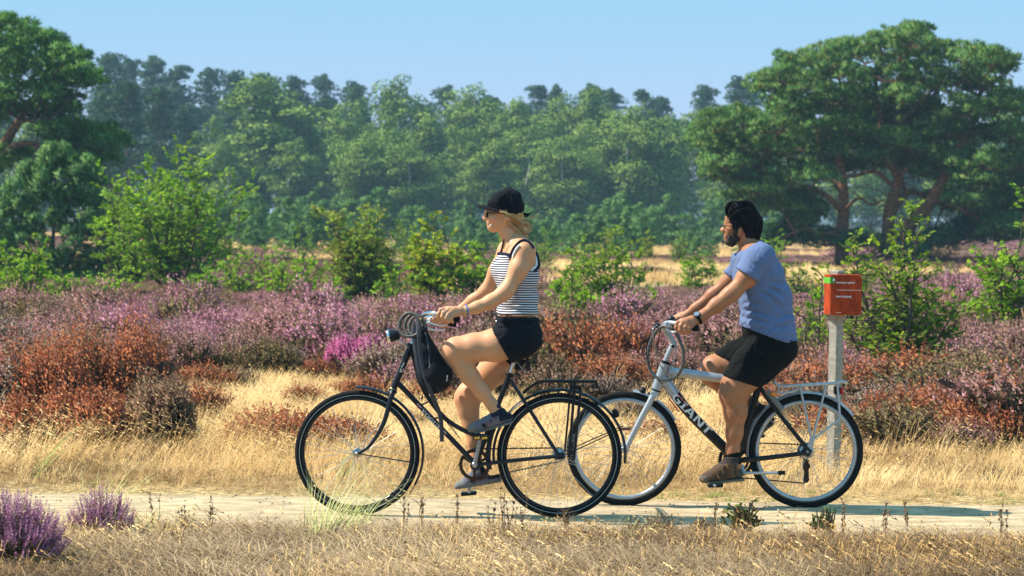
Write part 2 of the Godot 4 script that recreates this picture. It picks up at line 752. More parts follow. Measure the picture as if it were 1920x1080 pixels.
func text_on(called: String, words: String, from: Vector3, to: Vector3, tall: float, m: Material, parent: Node, face := "Droid Serif", lift := 0.0, deep := 0.005) -> void:
	var t := TextMesh.new()
	var f := SystemFont.new()
	f.font_names = PackedStringArray([face])
	f.font_weight = 700
	t.font = f
	t.text = words
	t.font_size = 64
	t.depth = 1.0
	t.pixel_size = 0.01
	var box := t.get_aabb()
	var o := part(called, t, m, parent)
	var dir := (to - from)
	var len := Vector2(dir.x, dir.y).length()
	var b := Basis(Vector3(0, 0, 1), atan2(dir.y, dir.x))
	var sx := len / box.size.x
	var sy := tall / box.size.y
	o.basis = b * Basis.from_scale(Vector3(sx, sy, deep))
	o.position = from.lerp(to, 0.5) + Vector3(0, 0, lift) - b * Vector3(box.get_center().x * sx, box.get_center().y * sy, 0)

func woman_bicycle() -> void:
	base_d = DW
	base_at = Vector3(pw(860, 970, DW).x, 0.0, -DW)
	var t := thing("bicycle", "black upright city bicycle ridden by the woman in the cap", "bicycle", base_at, "bicycles on the path")
	var front := at(670, 849)
	var rear := at(1049, 854)
	var R := front.y - 0.003
	rear.y = R + 0.003
	var wf := wheel(t, front, R, 0.0168, M.black_paint, 0.022, M.steel, true)
	wheel(t, rear, R, 0.0168, M.black_paint, 0.022, M.steel, true, 0.03)

	# frame: swan-neck twin tubes
	var g := G.new()
	pipe(g, [[770, 651], [737.5, 729]], 6.2, 0, 14)
	pipe(g, [[769, 650], [771.5, 644]], 7.0, 0, 14)
	pipe(g, [[738.5, 727], [736, 734]], 7.2, 0, 14)
	pipe(g, [[741, 712.5], [890, 869]], 5.0, 0, 14)
	pipe(g, [[768, 652], [772, 660], [778, 677], [785, 706], [800, 741], [831, 781], [862, 803], [890, 815], [914, 818]], 4.4, 30, 12)
	pipe(g, [[891, 871], [955, 703]], 5.2, 0, 14)
	pipe(g, [[881, 862], [881, 879]], 0.1, 0, 4)
	for s in [-1.0, 1.0]:
		pipe(g, [[893, 872, s * 0.028], [948, 865, s * 0.05], [1047, 855, s * 0.062]], 3.8, 12, 10)
		pipe(g, [[957, 712, s * 0.02], [986, 757, s * 0.045], [1045, 850, s * 0.062]], 3.6, 12, 10)
		g.box(at(1049, 855, s * 0.064), Vector3(0.05, 0.035, 0.006), Basis(Vector3(0, 0, 1), 0.1), 0.002)
	pipe(g, [[986, 757, -0.045], [986, 757, 0.045]], 2.4)
	pipe(g, [[783, 763], [806, 752]], 1.6)
	pipe(g, [[831, 781], [808, 786]], 1.6)
	part("frame", g, M.navy_paint, t)
	g = G.new()
	g.lathe(at(890, 871, -0.04), Vector3(0, 0, 1), [Vector2(0, 0), Vector2(0.022, 0), Vector2(0.024, 0.004), Vector2(0.024, 0.076), Vector2(0.022, 0.08), Vector2(0, 0.08)], 18)
	part("bottom_bracket", g, M.navy_paint, t)
	g = G.new()
	g.lathe(at(738.3, 728), at(735, 736) - at(738.3, 728), [Vector2(0.018, 0), Vector2(0.022, 0.002), Vector2(0.022, 0.008), Vector2(0.018, 0.01)], 18)
	part("crown_ring", g, mat(Color(0.45, 0.34, 0.14), 0.3, 0.9), t)
	text_on("frame_lettering", "VOGUE", at(791, 768, 0), at(825.5, 803.5, 0), px(6.4), M.white_print, t, "Droid Serif", px(5.0) - 0.002, 0.006)
	for q in [[781, 757.5, 789, 766], [828, 806.5, 836, 815]]:
		for k in 3:
			g = G.new()
			var n := Vector2(-(q[3] - q[1]), q[2] - q[0]).normalized() * (k - 1) * 2.0
			var a := at(q[0] + n.x, q[1] + n.y, px(5.0) - 0.0008)
			var b := at(q[2] + n.x, q[3] + n.y, px(5.0) - 0.0008)
			g.box(a.lerp(b, 0.5), Vector3(a.distance_to(b), px(1.1), 0.005), Basis(Vector3(0, 0, 1), atan2(b.y - a.y, b.x - a.x)))
			part("frame_stripe", g, [M.white_print, M.red_print, mat(Color(0.05, 0.09, 0.3), 0.5)][k], t)
	g = G.new()                                        # the curl on the head tube
	pipe(g, [[758, 680, px(6.2)], [756, 685, px(6.2)], [753, 688, px(6.2)], [756, 691, px(6.0)], [757, 695, px(6.0)], [752, 697, px(6.2)], [751, 692, px(6.2)], [754, 695, px(6.4)], [751, 698, px(6.2)], [749, 696, px(6.2)]], 0.55, 40, 6)
	part("head_badge", g, M.white_print, t)

	# fork
	g = G.new()
	for s in [-1.0, 1.0]:
		pipe(g, [[737, 733, s * 0.012], [733, 745, s * 0.034], [722, 786, s * 0.042], [708, 815, s * 0.045], [690, 838, s * 0.05], [671.5, 850, s * 0.054]], [5.6, 3.0], 24, 10)
	g.ball(at(736, 735), Vector3(0.026, 0.014, 0.036))
	part("fork", g, M.navy_paint, t)
	fender(t, front, R + 0.026, deg_to_rad(92), deg_to_rad(-28), 0.026, M.navy_paint)
	g = G.new()
	pipe(g, [[652, 727, 0], [664, 722, 0], [672, 721, 0]], [5.0, 8.0], 6, 10)
	g = G.new()
	g.box(front + Vector3(cos(deg_to_rad(-32)), sin(deg_to_rad(-32)), 0) * (R + 0.02), Vector3(0.004, 0.07, 0.046), Basis(Vector3(0, 0, 1), deg_to_rad(-30)), 0.001)
	part("mud_flap", g, M.rubber, t)
	for s in [-1.0, 1.0]:
		g = G.new()
		pipe(g, [[672, 851, s * 0.05], [786, 869, s * 0.028]], 1.2, 0, 6)
		part("fender_stay", g, M.black_paint, t)
	fender(t, rear, R + 0.027, deg_to_rad(188), deg_to_rad(-6), 0.028, M.navy_paint)
	for s in [-1.0, 1.0]:
		for dy in [0.0, 7.0]:
			g = G.new()
			pipe(g, [[1060, 853 - dy, s * 0.066], [1168, 803 - dy * 0.6, s * 0.03]], 1.2, 0, 6)
			part("fender_stay", g, M.black_paint, t)
	# coat guard behind the seat tube
	g = G.new()
	g.sweep(rear, [Vector2(R + 0.034, 0.02), Vector2(R + 0.062, 0.02), Vector2(R + 0.062, 0.024), Vector2(R + 0.034, 0.024)], deg_to_rad(150), deg_to_rad(192), 24, true)
	part("coat_guard", g, M.navy_paint, t)

	# drive train
	g = G.new()
	var zc := -0.05
	var cr := at(890, 871, zc)
	g.sweep(cr, [Vector2(px(23), -0.0015), Vector2(px(29), -0.0015), Vector2(px(29), 0.0015), Vector2(px(23), 0.0015)], 0, TAU, 60)
	for k in 44:
		var a := TAU * k / 44
		g.box(cr + Vector3(cos(a), sin(a), 0) * px(29.6), Vector3(0.007, 0.006, 0.003), Basis(Vector3(0, 0, 1), a))
	for k in 3:
		var a := TAU * k / 3 + 0.5
		g.tube([cr, cr + Vector3(cos(a), sin(a), 0) * px(24)], 0.008, 6, 0.3)
	part("chain_ring", g, M.rust, t)
	g = G.new()
	var sp := rear + Vector3(0, 0, zc)
	g.lathe(sp - Vector3(0, 0, 0.002), Vector3(0, 0, 1), [Vector2(0, 0), Vector2(0.036, 0), Vector2(0.036, 0.004), Vector2(0, 0.004)], 20)
	chain_line(g, cr + Vector3(0, px(29.5), 0), sp + Vector3(0, 0.036, 0))
	chain_line(g, cr + Vector3(0, -px(29.5), 0), sp + Vector3(0, -0.036, 0))
	part("chain", g, M.rust, t)
	for q in [[0.075, 901.5, 819, 1.0], [-0.075, 879, 924, -1.0]]:
		var c := Node3D.new()
		c.name = numbered("crank", t)
		t.add_child(c, true)
		g = G.new()
		pipe(g, [[890, 871, q[0]], [q[1], q[2], q[0] + 0.005 * q[3]]], [4.6, 3.4], 0, 10)
		g.lathe(at(890, 871, q[0] - 0.012), Vector3(0, 0, 1), [Vector2(0, 0), Vector2(0.016, 0), Vector2(0.016, 0.024), Vector2(0, 0.024)], 16)
		part("crank_arm", g, M.steel, c)
		g = G.new()
		var pc := at(q[1], q[2] + 1.0, q[0] + 0.06 * q[3])
		g.box(pc, Vector3(0.085, 0.018, 0.085), Basis(Vector3(0, 0, 1), 0.1), 0.004)
		part("pedal", g, M.black_plastic, c)
		for s in [-1.0, 1.0]:
			g = G.new()
			g.box(pc + Vector3(0.02 * s, 0, 0.0435 * q[3]), Vector3(0.03, 0.012, 0.006), Basis(Vector3(0, 0, 1), 0.1), 0.001)
			part("pedal_reflector", g, mat(Color(0.8, 0.42, 0.04), 0.25), c)

	# saddle
	g = G.new()
	pipe(g, [[955, 704], [965, 674]], 4.2, 0, 12)
	part("seat_post", g, M.chrome, t)
	g = G.new()
	g.lathe(at(954, 706), at(956.5, 700) - at(954, 706), [Vector2(0.016, 0), Vector2(0.02, 0.002), Vector2(0.02, 0.02), Vector2(0.016, 0.022)], 14)
	part("seat_clamp", g, M.black_plastic, t)
	g = G.new()
	g.ball(at(966, 671), Vector3(0.02, 0.02, 0.03))
	part("saddle_clamp", g, M.steel, t)
	var fl := Flesh.new()
	fl.k = 0.03
	fl.bone(at(938, 664), at(975, 662), px(5), px(9), 1.0)
	fl.bone(at(985, 660, 0.04), at(1002, 660, 0.055), px(9), px(9), 1.0)
	fl.bone(at(985, 660, -0.04), at(1002, 660, -0.055), px(9), px(9), 1.0)
	g = G.new()
	fl.skin(g, 0.008)
	part("saddle", g, M.leather, t)
	for s in [-1.0, 1.0]:
		g = G.new()
		var sq := []
		for k in 61:
			var a := TAU * k / 10.0
			sq.append(at(988 + 4.2 * cos(a) + k * 0.05, 669 + k * 0.45, s * 0.06) + Vector3(0, 0, sin(a) * 0.014))
		g.tube(sq, 0.0028, 6)
		part("saddle_spring", g, M.black_plastic, t)
	g = G.new()
	pipe(g, [[965, 672, 0.03], [980, 692, 0.05], [990, 698, 0.06]], 1.4, 10, 6)
	part("saddle_rail", g, M.steel, t)
	g = G.new()
	pipe(g, [[965, 672, -0.03], [980, 692, -0.05], [990, 698, -0.06]], 1.4, 10, 6)
	part("saddle_rail", g, M.steel, t)

	# carrier over the back wheel
	var rk := Node3D.new()
	rk.name = "luggage_rack"
	t.add_child(rk, true)
	for s in [-1.0, 1.0]:
		g = G.new()
		pipe(g, [[981, 737, s * 0.05], [994, 726, s * 0.06], [1013, 716, s * 0.065], [1040, 714.5, s * 0.065], [1117, 715.5, s * 0.065]], 3.0, 24, 10)
		part("rail", g, M.black_paint, rk)
		for q in [[1071, 717, 1059, 846], [1078, 717, 1067, 858], [1089, 730, 1076, 862]]:
			g = G.new()
			pipe(g, [[q[0], q[1], s * 0.066], [q[2], q[3], s * 0.07]], 2.7 if q[0] != 1071 else 2.0, 0, 8)
			part("leg", g, M.black_paint, rk)
		g = G.new()
		pipe(g, [[1068, 726, s * 0.066], [1090, 727, s * 0.066]], 4.0, 0, 8)
		part("bracket", g, M.black_plastic, rk)
	for x in [1030, 1060, 1090, 1116]:
		g = G.new()
		pipe(g, [[x, 715, -0.065], [x, 715, 0.065]], 2.4, 0, 8)
		part("cross_bar", g, M.black_paint, rk)
	g = G.new()
	pipe(g, [[1117, 714, 0.0], [1119, 722, 0.0]], 2.5, 0, 8)
	g.box(at(1119, 725, 0), Vector3(0.014, 0.022, 0.03), Basis.IDENTITY, 0.003)
	part("strap_hook", g, M.black_plastic, rk)
	g = G.new()
	g.lathe(at(1149, 777), Vector3(1, 0.45, 0), [Vector2(0, 0), Vector2(0.022, 0.002), Vector2(0.026, 0.02), Vector2(0.02, 0.03), Vector2(0, 0.034)], 16)
	part("rear_lamp", g, M.black_plastic, t)
	g = G.new()
	g.box(at(1174, 804, 0.0), Vector3(0.045, 0.012, 0.05), Basis(Vector3(0, 0, 1), 0.05), 0.003)
	part("rear_reflector", g, mat(Color(0.16, 0.03, 0.02), 0.3), t)

	# handlebar with swept-back grips, bell, lamp
	g = G.new()
	pipe(g, [[771, 648], [777, 632], [784, 613], [786, 606]], 4.0, 8, 12)
	part("stem", g, M.chrome, t)
	for s in [-1.0, 1.0]:
		var dy := 0.0 if s > 0 else 9.0
		var dx := 0.0 if s > 0 else -6.0
		g = G.new()
		pipe(g, [[786, 607 + dy * 0.1, 0.0], [786, 602 + dy * 0.2, s * 0.04], [792, 593 + dy * 0.5, s * 0.11], [803, 587.5 + dy * 0.8, s * 0.2], [817 + dx, 588 + dy, s * 0.245], [830 + dx, 592 + dy, s * 0.25]], 3.7, 28, 12)
		part("handlebar", g, M.chrome, t)
		g = G.new()
		pipe(g, [[822 + dx, 590 + dy, s * 0.249], [840 + dx, 595 + dy, s * 0.251], [862 + dx, 599.5 + dy, s * 0.253]], [5.4, 6.0], 8, 12)
		part("grip", g, M.rubber, t)
		g = G.new()
		pipe(g, [[812 + dx, 593 + dy, s * 0.235], [802 + dx, 603 + dy, s * 0.24], [822 + dx, 610 + dy, s * 0.245], [838 + dx, 609 + dy, s * 0.245]], 1.8, 14, 8)
		part("brake_lever", g, M.chrome, t)
	var lamp := Node3D.new()
	lamp.name = "headlight"
	t.add_child(lamp, true)
	g = G.new()
	var ax := Vector3(1.0, 0.17, 0).normalized()
	g.lathe(at(729, 630.5), ax, [Vector2(px(12.0), 0), Vector2(px(12.2), px(4)), Vector2(px(11.6), px(11)), Vector2(px(9), px(18)), Vector2(px(5), px(22)), Vector2(0, px(23.5))], 22)
	part("lamp_shell", g, M.navy_paint, lamp)
	g = G.new()
	g.lathe(at(725.8, 631), ax, [Vector2(px(10.2), 0), Vector2(px(12.2), px(0.6)), Vector2(px(12.8), px(3)), Vector2(px(12.1), px(5))], 22)
	part("lamp_rim", g, M.chrome, lamp)
	g = G.new()
	g.lathe(at(725.0, 631), ax, [Vector2(0, 0), Vector2(px(7), px(0.5)), Vector2(px(11), px(2.2))], 22)
	part("lamp_lens", g, mat(Color(0.75, 0.72, 0.6), 0.15, 0.2), lamp)
	g = G.new()
	pipe(g, [[742, 636, 0.0], [752, 640, 0.01], [764, 650, 0.012], [771, 652, 0.01]], 1.8, 12, 8)
	g.ball(at(744, 636), Vector3.ONE * px(3))
	part("lamp_bracket", g, M.steel, lamp)
	g = G.new()
	pipe(g, [[776, 640, 0.02], [773, 665, 0.03], [781, 705, 0.03], [800, 745, 0.025], [833, 786, 0.02], [856, 815, 0.02]], 0.8, 30, 6)
	pipe(g, [[838, 790, 0.02], [851, 805, 0.03], [862, 823, 0.02]], 0.7, 10, 6)
	part("brake_cable", g, M.black_plastic, t)

	# coiled lock hung on the handlebar
	var lk := thing("cable_lock", "dark coiled cable lock hanging round the chrome stem above the headlight", "bicycle lock", base_at)
	g = G.new()
	for q in [[768, 611, 19.5, 22, 0.10], [777, 612, 18, 20.5, 0.06], [783, 614, 16, 19, -0.03]]:
		var lp := []
		for k in 49:
			var a := TAU * k / 48.0
			lp.append(at(q[0] + q[2] * cos(a), q[1] + q[3] * sin(a) + 2 * cos(a * 2), q[4] + 0.03 * sin(a + 0.7)))
		var rr := []
		for k in 49: rr.append(px(3.0 + (0.35 if k % 3 == 0 else 0.0)))
		g.tube(lp, rr, 9)
	part("lock_cable", g, worn(Color(0.06, 0.055, 0.05), 0.5, 0.0, 0.3), lk)
	g = G.new()
	pipe(g, [[776, 628, 0.085], [788, 640, 0.09]], 5.0, 0, 10)
	part("lock_barrel", g, M.black_plastic, lk)
	backpack()

func backpack() -> void:
	var t := thing("backpack", "black backpack hanging from the handlebar of the woman's bicycle", "backpack", base_at)
	var f := Flesh.new()
	f.k = 0.04
	var z := 0.07
	f.bone(at(793, 622, z), at(798, 660, z), px(9), px(19), 1.5)
	f.bone(at(798, 660, z), at(813, 700, z), px(19), px(29), 1.35)
	f.bone(at(813, 700, z), at(821, 706, z), px(29), px(27), 1.35)
	f.bone(at(800, 700, z), at(808, 722, z), px(13), px(16), 1.3)
	f.bone(at(789, 640, z), at(792, 690, z), px(6), px(8), 1.6)
	f.bump = func(p: Vector3) -> float:
		return 0.004 * sin(p.y * 60.0 + p.x * 55.0 + 2.0 * sin(p.z * 30.0 + p.y * 20.0)) * smoothstep(0.5, 0.9, p.y)
	var g := G.new()
	f.skin(g, 0.008)
	part("bag_body", g, M.bag, t)
	g = G.new()                                        # zip seam of the lid
	var q := []
	for p in [[796, 613], [803, 640], [806, 662], [807, 680]]:
		q.append(f.front(at(p[0], p[1]).x, at(p[0], p[1]).y, 0.001))
	g.tube(curve(q, 16), 0.004, 6)
	part("zip", g, mat(Color(0.05, 0.052, 0.07), 0.5), t)
	for pts in [[[782, 600, 0.13], [785, 622, 0.16], [787, 655, 0.165], [793, 690, 0.17], [803, 722, 0.175], [815, 752, 0.13], [826, 783, 0.09], [828.5, 828, 0.085]],
			[[777, 602, 0.1], [776, 632, 0.13], [782, 670, 0.16], [790, 700, 0.168]]]:
		g = G.new()
		g.tube(curve(path3(pts), 36), px(4.0), 8, 0.28, Vector3(0, 0, 1))
		part("strap", g, mat(Color(0.035, 0.036, 0.048), 0.8), t)
	g = G.new()
	var lab := f.front(at(839, 706).x, at(839, 706).y, 0.0)
	g.box(lab + Vector3(0, 0, 0.001), Vector3(px(2.0), px(11), 0.004), Basis(Vector3(0, 0, 1), -0.1) * Basis(Vector3(0, 1, 0), 0.8))
	part("logo_tab", g, M.white_print, t)
	g = G.new()
	pipe(g, [[806.5, 682, 0.2], [805, 690, 0.2]], 0.9, 0, 6)
	part("zip_pull", g, M.steel, t)

func man_bicycle() -> void:
	base_d = DM
	base_at = Vector3(pw(1340, 953, DM).x, 0.0, -DM)
	var t := thing("bicycle", "silver and black hybrid bicycle ridden by the bearded man", "bicycle", base_at, "bicycles on the path")
	var front := at(1170, 842)
	var rear := at(1511, 845)
	var R := (front.y + rear.y) * 0.5 - 0.002
	front.y = R + 0.002
	rear.y = R + 0.002
	wheel(t, front, R, 0.0192, M.silver_paint, 0.024, M.steel, false)
	wheel(t, rear, R, 0.0192, M.silver_paint, 0.024, M.steel, false, 0.026)

	var g := G.new()
	pipe(g, [[1247, 683], [1231, 729]], 9.5, 0, 16)
	pipe(g, [[1254, 697], [1300, 702], [1360, 710.5]], [9.2, 8.2], 10, 16)
	pipe(g, [[1242, 707], [1266, 740]], [10.5, 10.5], 0, 16)
	part("frame_front", g, M.silver_paint, t)
	g = G.new()
	pipe(g, [[1360, 710.5], [1424, 722]], [8.2, 7.4], 0, 16)
	pipe(g, [[1266, 740], [1300, 782], [1380, 861]], [10.4, 9.2], 10, 16)
	pipe(g, [[1425, 716], [1381, 861]], 6.8, 0, 14)
	for s in [-1.0, 1.0]:
		pipe(g, [[1383, 864, s * 0.03], [1450, 857, s * 0.05], [1513, 849, s * 0.065]], [5.2, 4.2], 12, 10)
		pipe(g, [[1424, 724, s * 0.025], [1450, 762, s * 0.045], [1514, 842, s * 0.065]], 4.3, 12, 10)
		g.box(at(1513, 846, s * 0.067), Vector3(0.05, 0.04, 0.006), Basis(Vector3(0, 0, 1), -0.6), 0.002)
	pipe(g, [[1448, 758, -0.05], [1448, 758, 0.05]], 4.0)
	g.lathe(at(1380, 862, -0.036), Vector3(0, 0, 1), [Vector2(0, 0), Vector2(0.022, 0), Vector2(0.024, 0.003), Vector2(0.024, 0.069), Vector2(0.022, 0.072), Vector2(0, 0.072)], 18)
	part("frame_rear", g, M.black_paint, t)
	# the swoosh where silver meets black, and the lettering
	g = G.new()
	var a := at(1259, 739, px(10.5) - 0.003)
	var b := at(1280, 768, px(10.5) - 0.003)
	for q in [[-9.0, 1.4, 5.5], [9.5, 1.4, 8.0]]:
		var off: Vector2 = Vector2(0.82, 0.57) * q[0]
		var m0 := at(1259 + off.x + 3, 741 + off.y * -1.0 + 2, px(10.2) - 0.002)
		var m1 := at(1278 + off.x + 3, 765 - off.y + 2, px(10.2) - 0.002)
		g.box(m0.lerp(m1, 0.5), Vector3(m0.distance_to(m1), px(q[1] * 1.6), 0.008), Basis(Vector3(0, 0, 1), atan2(m1.y - m0.y, m1.x - m0.x)), 0.001)
	part("frame_swoosh", g, M.red_print, t)
	text_on("frame_lettering", "GIANT", at(1262.5, 740, 0), at(1331, 810.5, 0), px(14.5), M.white_print, t, "Droid Sans", px(10.2) - 0.0065, 0.016)

	# fork with suspension legs
	g = G.new()
	for s in [-1.0, 1.0]:
		pipe(g, [[1225, 742, s * 0.045], [1199, 791, s * 0.05], [1174, 840, s * 0.056]], [6.4, 5.4], 8, 12)
		g.box(at(1172, 843, s * 0.058), Vector3(0.035, 0.04, 0.008), Basis(Vector3(0, 0, 1), 0.5), 0.002)
	pipe(g, [[1226, 741, -0.05], [1226, 741, 0.05]], 7.0)
	pipe(g, [[1231, 729], [1226, 742]], 8.4, 0, 14)
	part("fork", g, M.silver_paint, t)
	g = G.new()
	pipe(g, [[1247.5, 682], [1249, 677]], 8.0, 0, 14)
	part("headset", g, M.black_plastic, t)
	g = G.new()
	pipe(g, [[1230.5, 730.5], [1229.5, 733.5]], 8.8, 0, 14)
	part("crown_race", g, M.black_plastic, t)
	g = G.new()
	pipe(g, [[1248, 678], [1256, 658], [1262, 648]], [5.4, 5.8], 8, 12)
	g.ball(at(1262, 648), Vector3(px(7.5), px(7.5), 0.022))
	pipe(g, [[1262, 648], [1258, 634], [1248, 622]], [6.4, 5.0], 8, 12)
	g.ball(at(1247, 614), Vector3(px(8), px(9), 0.03))
	pipe(g, [[1248, 622], [1246, 610]], 5.6)
	part("stem", g, M.silver_paint, t)
	g = G.new()
	g.lathe(at(1262, 649, 0.018), Vector3(0, 0, 1), [Vector2(px(3.2), 0), Vector2(px(3.2), 0.006), Vector2(0, 0.006)], 12)
	part("stem_bolt", g, M.black_plastic, t)
	for s in [-1.0, 1.0]:
		g = G.new()
		pipe(g, [[1245, 611, 0.0], [1247, 607, s * 0.08], [1258, 605, s * 0.16], [1276, 608.5, s * 0.215]], 4.4, 16, 12)
		part("handlebar", g, M.silver_paint, t)
		g = G.new()
		pipe(g, [[1271, 607, s * 0.2], [1286, 610.5, s * 0.235], [1304, 615, s * 0.27]], 6.3, 8, 14)
		g.ball(at(1304.5, 615, s * 0.271), Vector3.ONE * px(6.9))
		part("grip", g, M.rubber, t)
		g = G.new()
		pipe(g, [[1257, 612, s * 0.15], [1252, 618, s * 0.16], [1262, 623, s * 0.175], [1274, 620, s * 0.21], [1284, 622, s * 0.235]], [2.6, 2.2], 16, 8)
		part("brake_lever", g, M.silver_paint, t)
		g = G.new()
		g.box(at(1254, 609, s * 0.145), Vector3(px(17), px(11), 0.05), Basis(Vector3(0, 0, 1), -0.25), 0.006)
		part("shifter", g, M.silver_paint, t)
		g = G.new()
		g.ball(at(1266, 607, s * 0.175), Vector3(px(7), px(8), 0.02), Basis.IDENTITY, 14)
		part("grip_collar", g, M.black_plastic, t)
	g = G.new()
	g.ball(at(1259, 598, -0.06), Vector3(px(7.5), px(6), 0.024), Basis.IDENTITY, 14)
	part("bell", g, M.navy_paint, t)
	g = G.new()
	g.lathe(at(1237, 612, 0.03), Vector3(-1, 0.3, 0.1), [Vector2(px(5), 0), Vector2(px(5), px(6)), Vector2(px(3), px(9)), Vector2(0, px(10))], 14)
	part("reflector_mount", g, M.black_plastic, t)
	for q in [[[[1234, 600, 0.05], [1222, 618, 0.09], [1213, 648, 0.1], [1214, 676, 0.08], [1228, 706, 0.05], [1243, 720, 0.03]], 1.0],
			[[[1233, 610, 0.08], [1224, 618, 0.11], [1227, 645, 0.1], [1233, 674, 0.08], [1243, 692, 0.05], [1262, 712, 0.02]], 1.3],
			[[[1240, 612, -0.05], [1234, 640, -0.06], [1232, 676, -0.04], [1238, 706, -0.02], [1246, 722, 0.0]], 1.0],
			[[[1262, 640, 0.03], [1267, 655, 0.05], [1263, 678, 0.05], [1252, 700, 0.05], [1243, 712, 0.05]], 1.2]]:
		g = G.new()
		pipe(g, q[0], q[1], 24, 6)
		part("cable", g, M.steel if q[1] != 1.0 else M.black_plastic, t)

	var fd := fender(t, front, R + 0.014, deg_to_rad(82), deg_to_rad(62), 0.024, M.silver_paint)
	fender(t, front, R + 0.014, deg_to_rad(57), deg_to_rad(30), 0.024, M.silver_paint)
	g = G.new()
	pipe(g, [[1214, 737, -0.02], [1226, 742, -0.02]], 2.0)
	g.lathe(at(1205, 733), Vector3(-1, 0.55, 0), [Vector2(0, -0.02), Vector2(0.02, -0.012), Vector2(0.024, 0.004), Vector2(0.02, 0.014), Vector2(0, 0.016)], 16)
	part("front_lamp", g, M.black_plastic, t)
	fender(t, rear, R + 0.015, deg_to_rad(190), deg_to_rad(38), 0.025, M.silver_paint)
	g = G.new()
	var tip := rear + Vector3(cos(deg_to_rad(38)), sin(deg_to_rad(38)), 0) * (R + 0.012)
	g.box(tip + Vector3(0.03, -0.022, 0), Vector3(0.085, 0.003, 0.045), Basis(Vector3(0, 0, 1), -0.55), 0.001)
	part("mud_flap", g, M.rubber, t)

	# drive train
	var zc := -0.052
	var cr := at(1380, 862, zc)
	g = G.new()
	for q in [[27.0, 33.0, 0.0], [20.0, 25.0, 0.008]]:
		g.sweep(cr + Vector3(0, 0, q[2]), [Vector2(px(q[0]), -0.0015), Vector2(px(q[1]), -0.0015), Vector2(px(q[1]), 0.0015), Vector2(px(q[0]), 0.0015)], 0, TAU, 60)
	for k in 46:
		var an := TAU * k / 46
		g.box(cr + Vector3(cos(an), sin(an), 0) * px(33.5), Vector3(0.007, 0.006, 0.003), Basis(Vector3(0, 0, 1), an))
	for k in 5:
		var an := TAU * k / 5 + 0.2
		g.tube([cr, cr + Vector3(cos(an), sin(an), 0) * px(29)], 0.008, 6, 0.3)
	part("chain_ring", g, M.black_plastic, t)
	g = G.new()
	chain_line(g, cr + Vector3(0.01, px(33), 0), rear + Vector3(-0.02, 0.032, zc))
	chain_line(g, cr + Vector3(0.0, -px(33), 0), at(1508, 906, zc))
	chain_line(g, at(1508, 906, zc), at(1516, 862, zc))
	part("chain", g, M.rust, t)
	g = G.new()
	for k in 5:
		g.lathe(rear + Vector3(0, 0, -0.03 - k * 0.006), Vector3(0, 0, 1), [Vector2(0, 0), Vector2(0.046 - k * 0.005, 0), Vector2(0.046 - k * 0.005, 0.002), Vector2(0, 0.002)], 24)
	part("sprockets", g, M.rust, t)
	g = G.new()
	g.lathe(rear + Vector3(0, 0, 0.035), Vector3(0, 0, 1), [Vector2(0, 0), Vector2(0.04, 0), Vector2(0.04, 0.003), Vector2(0.012, 0.008), Vector2(0.012, 0.04), Vector2(0, 0.04)], 24)
	part("spoke_guard", g, M.steel, t)
	g = G.new()
	pipe(g, [[1512, 854, -0.06], [1509, 874, -0.06], [1512, 884, -0.058], [1510, 904, -0.055]], 4.6, 12, 8)
	for q in [[1513, 874], [1511, 899]]:
		g.lathe(at(q[0], q[1], -0.058), Vector3(0, 0, 1), [Vector2(0, 0), Vector2(0.019, 0), Vector2(0.019, 0.006), Vector2(0, 0.006)], 14)
	g.box(at(1513, 889, -0.055), Vector3(0.022, 0.075, 0.012), Basis(Vector3(0, 0, 1), 0.05), 0.003)
	part("derailleur", g, M.rust, t)
	for q in [[0.08, 1341, 908, 1.0], [-0.08, 1419, 815, -1.0]]:
		var c := Node3D.new()
		c.name = numbered("crank", t)
		t.add_child(c, true)
		g = G.new()
		pipe(g, [[1380, 862, q[0]], [q[1], q[2], q[0] + 0.005 * q[3]]], [5.0, 3.8], 0, 10)
		part("crank_arm", g, M.black_plastic, c)
		g = G.new()
		var pc := at(q[1], q[2] + 1.5, q[0] + 0.055 * q[3])
		g.box(pc, Vector3(0.085, 0.022, 0.08), Basis(Vector3(0, 0, 1), 0.05), 0.005)
		part("pedal", g, M.black_plastic, c)
		g = G.new()
		g.ball(pc + Vector3(-0.005, 0, 0.041 * q[3]), Vector3(0.009, 0.009, 0.004), Basis.IDENTITY, 10)
		part("pedal_reflector", g, M.steel, c)
	var ks := Node3D.new()
	ks.name = "kickstand"
	t.add_child(ks, true)
	g = G.new()
	pipe(g, [[1392, 872, 0.04], [1394, 884, 0.055], [1400, 886.5, 0.06], [1462, 886.5, 0.075]], [3.4, 2.8], 14, 10)
	part("stand_leg", g, M.silver_paint, ks)
	g = G.new()
	pipe(g, [[1459, 886.5, 0.074], [1472, 886.5, 0.078]], 3.9, 0, 10)
	part("stand_foot", g, M.black_plastic, ks)

	# saddle
	g = G.new()
	pipe(g, [[1425, 716], [1436, 681]], 4.8, 0, 12)
	part("seat_post", g, M.chrome, t)
	var fl := Flesh.new()
	fl.k = 0.03
	fl.bone(at(1408, 668), at(1440, 671), px(5), px(8))
	fl.bone(at(1452, 668, 0.035), at(1470, 666, 0.05), px(9), px(10))
	fl.bone(at(1452, 668, -0.035), at(1470, 666, -0.05), px(9), px(10))
	g = G.new()
	fl.skin(g, 0.008)
	part("saddle", g, M.leather, t)

	# carrier
	var rk := Node3D.new()
	rk.name = "luggage_rack"
	t.add_child(rk, true)
	g = G.new()
	for s in [-1.0, 1.0]:
		pipe(g, [[1449, 716, s * 0.0], [1450, 714, s * 0.045], [1458, 722, s * 0.055], [1475, 724, s * 0.055], [1560, 719, s * 0.055], [1578, 716, s * 0.055], [1586, 717, s * 0.035], [1587, 718, 0.0]], 3.1, 36, 10)
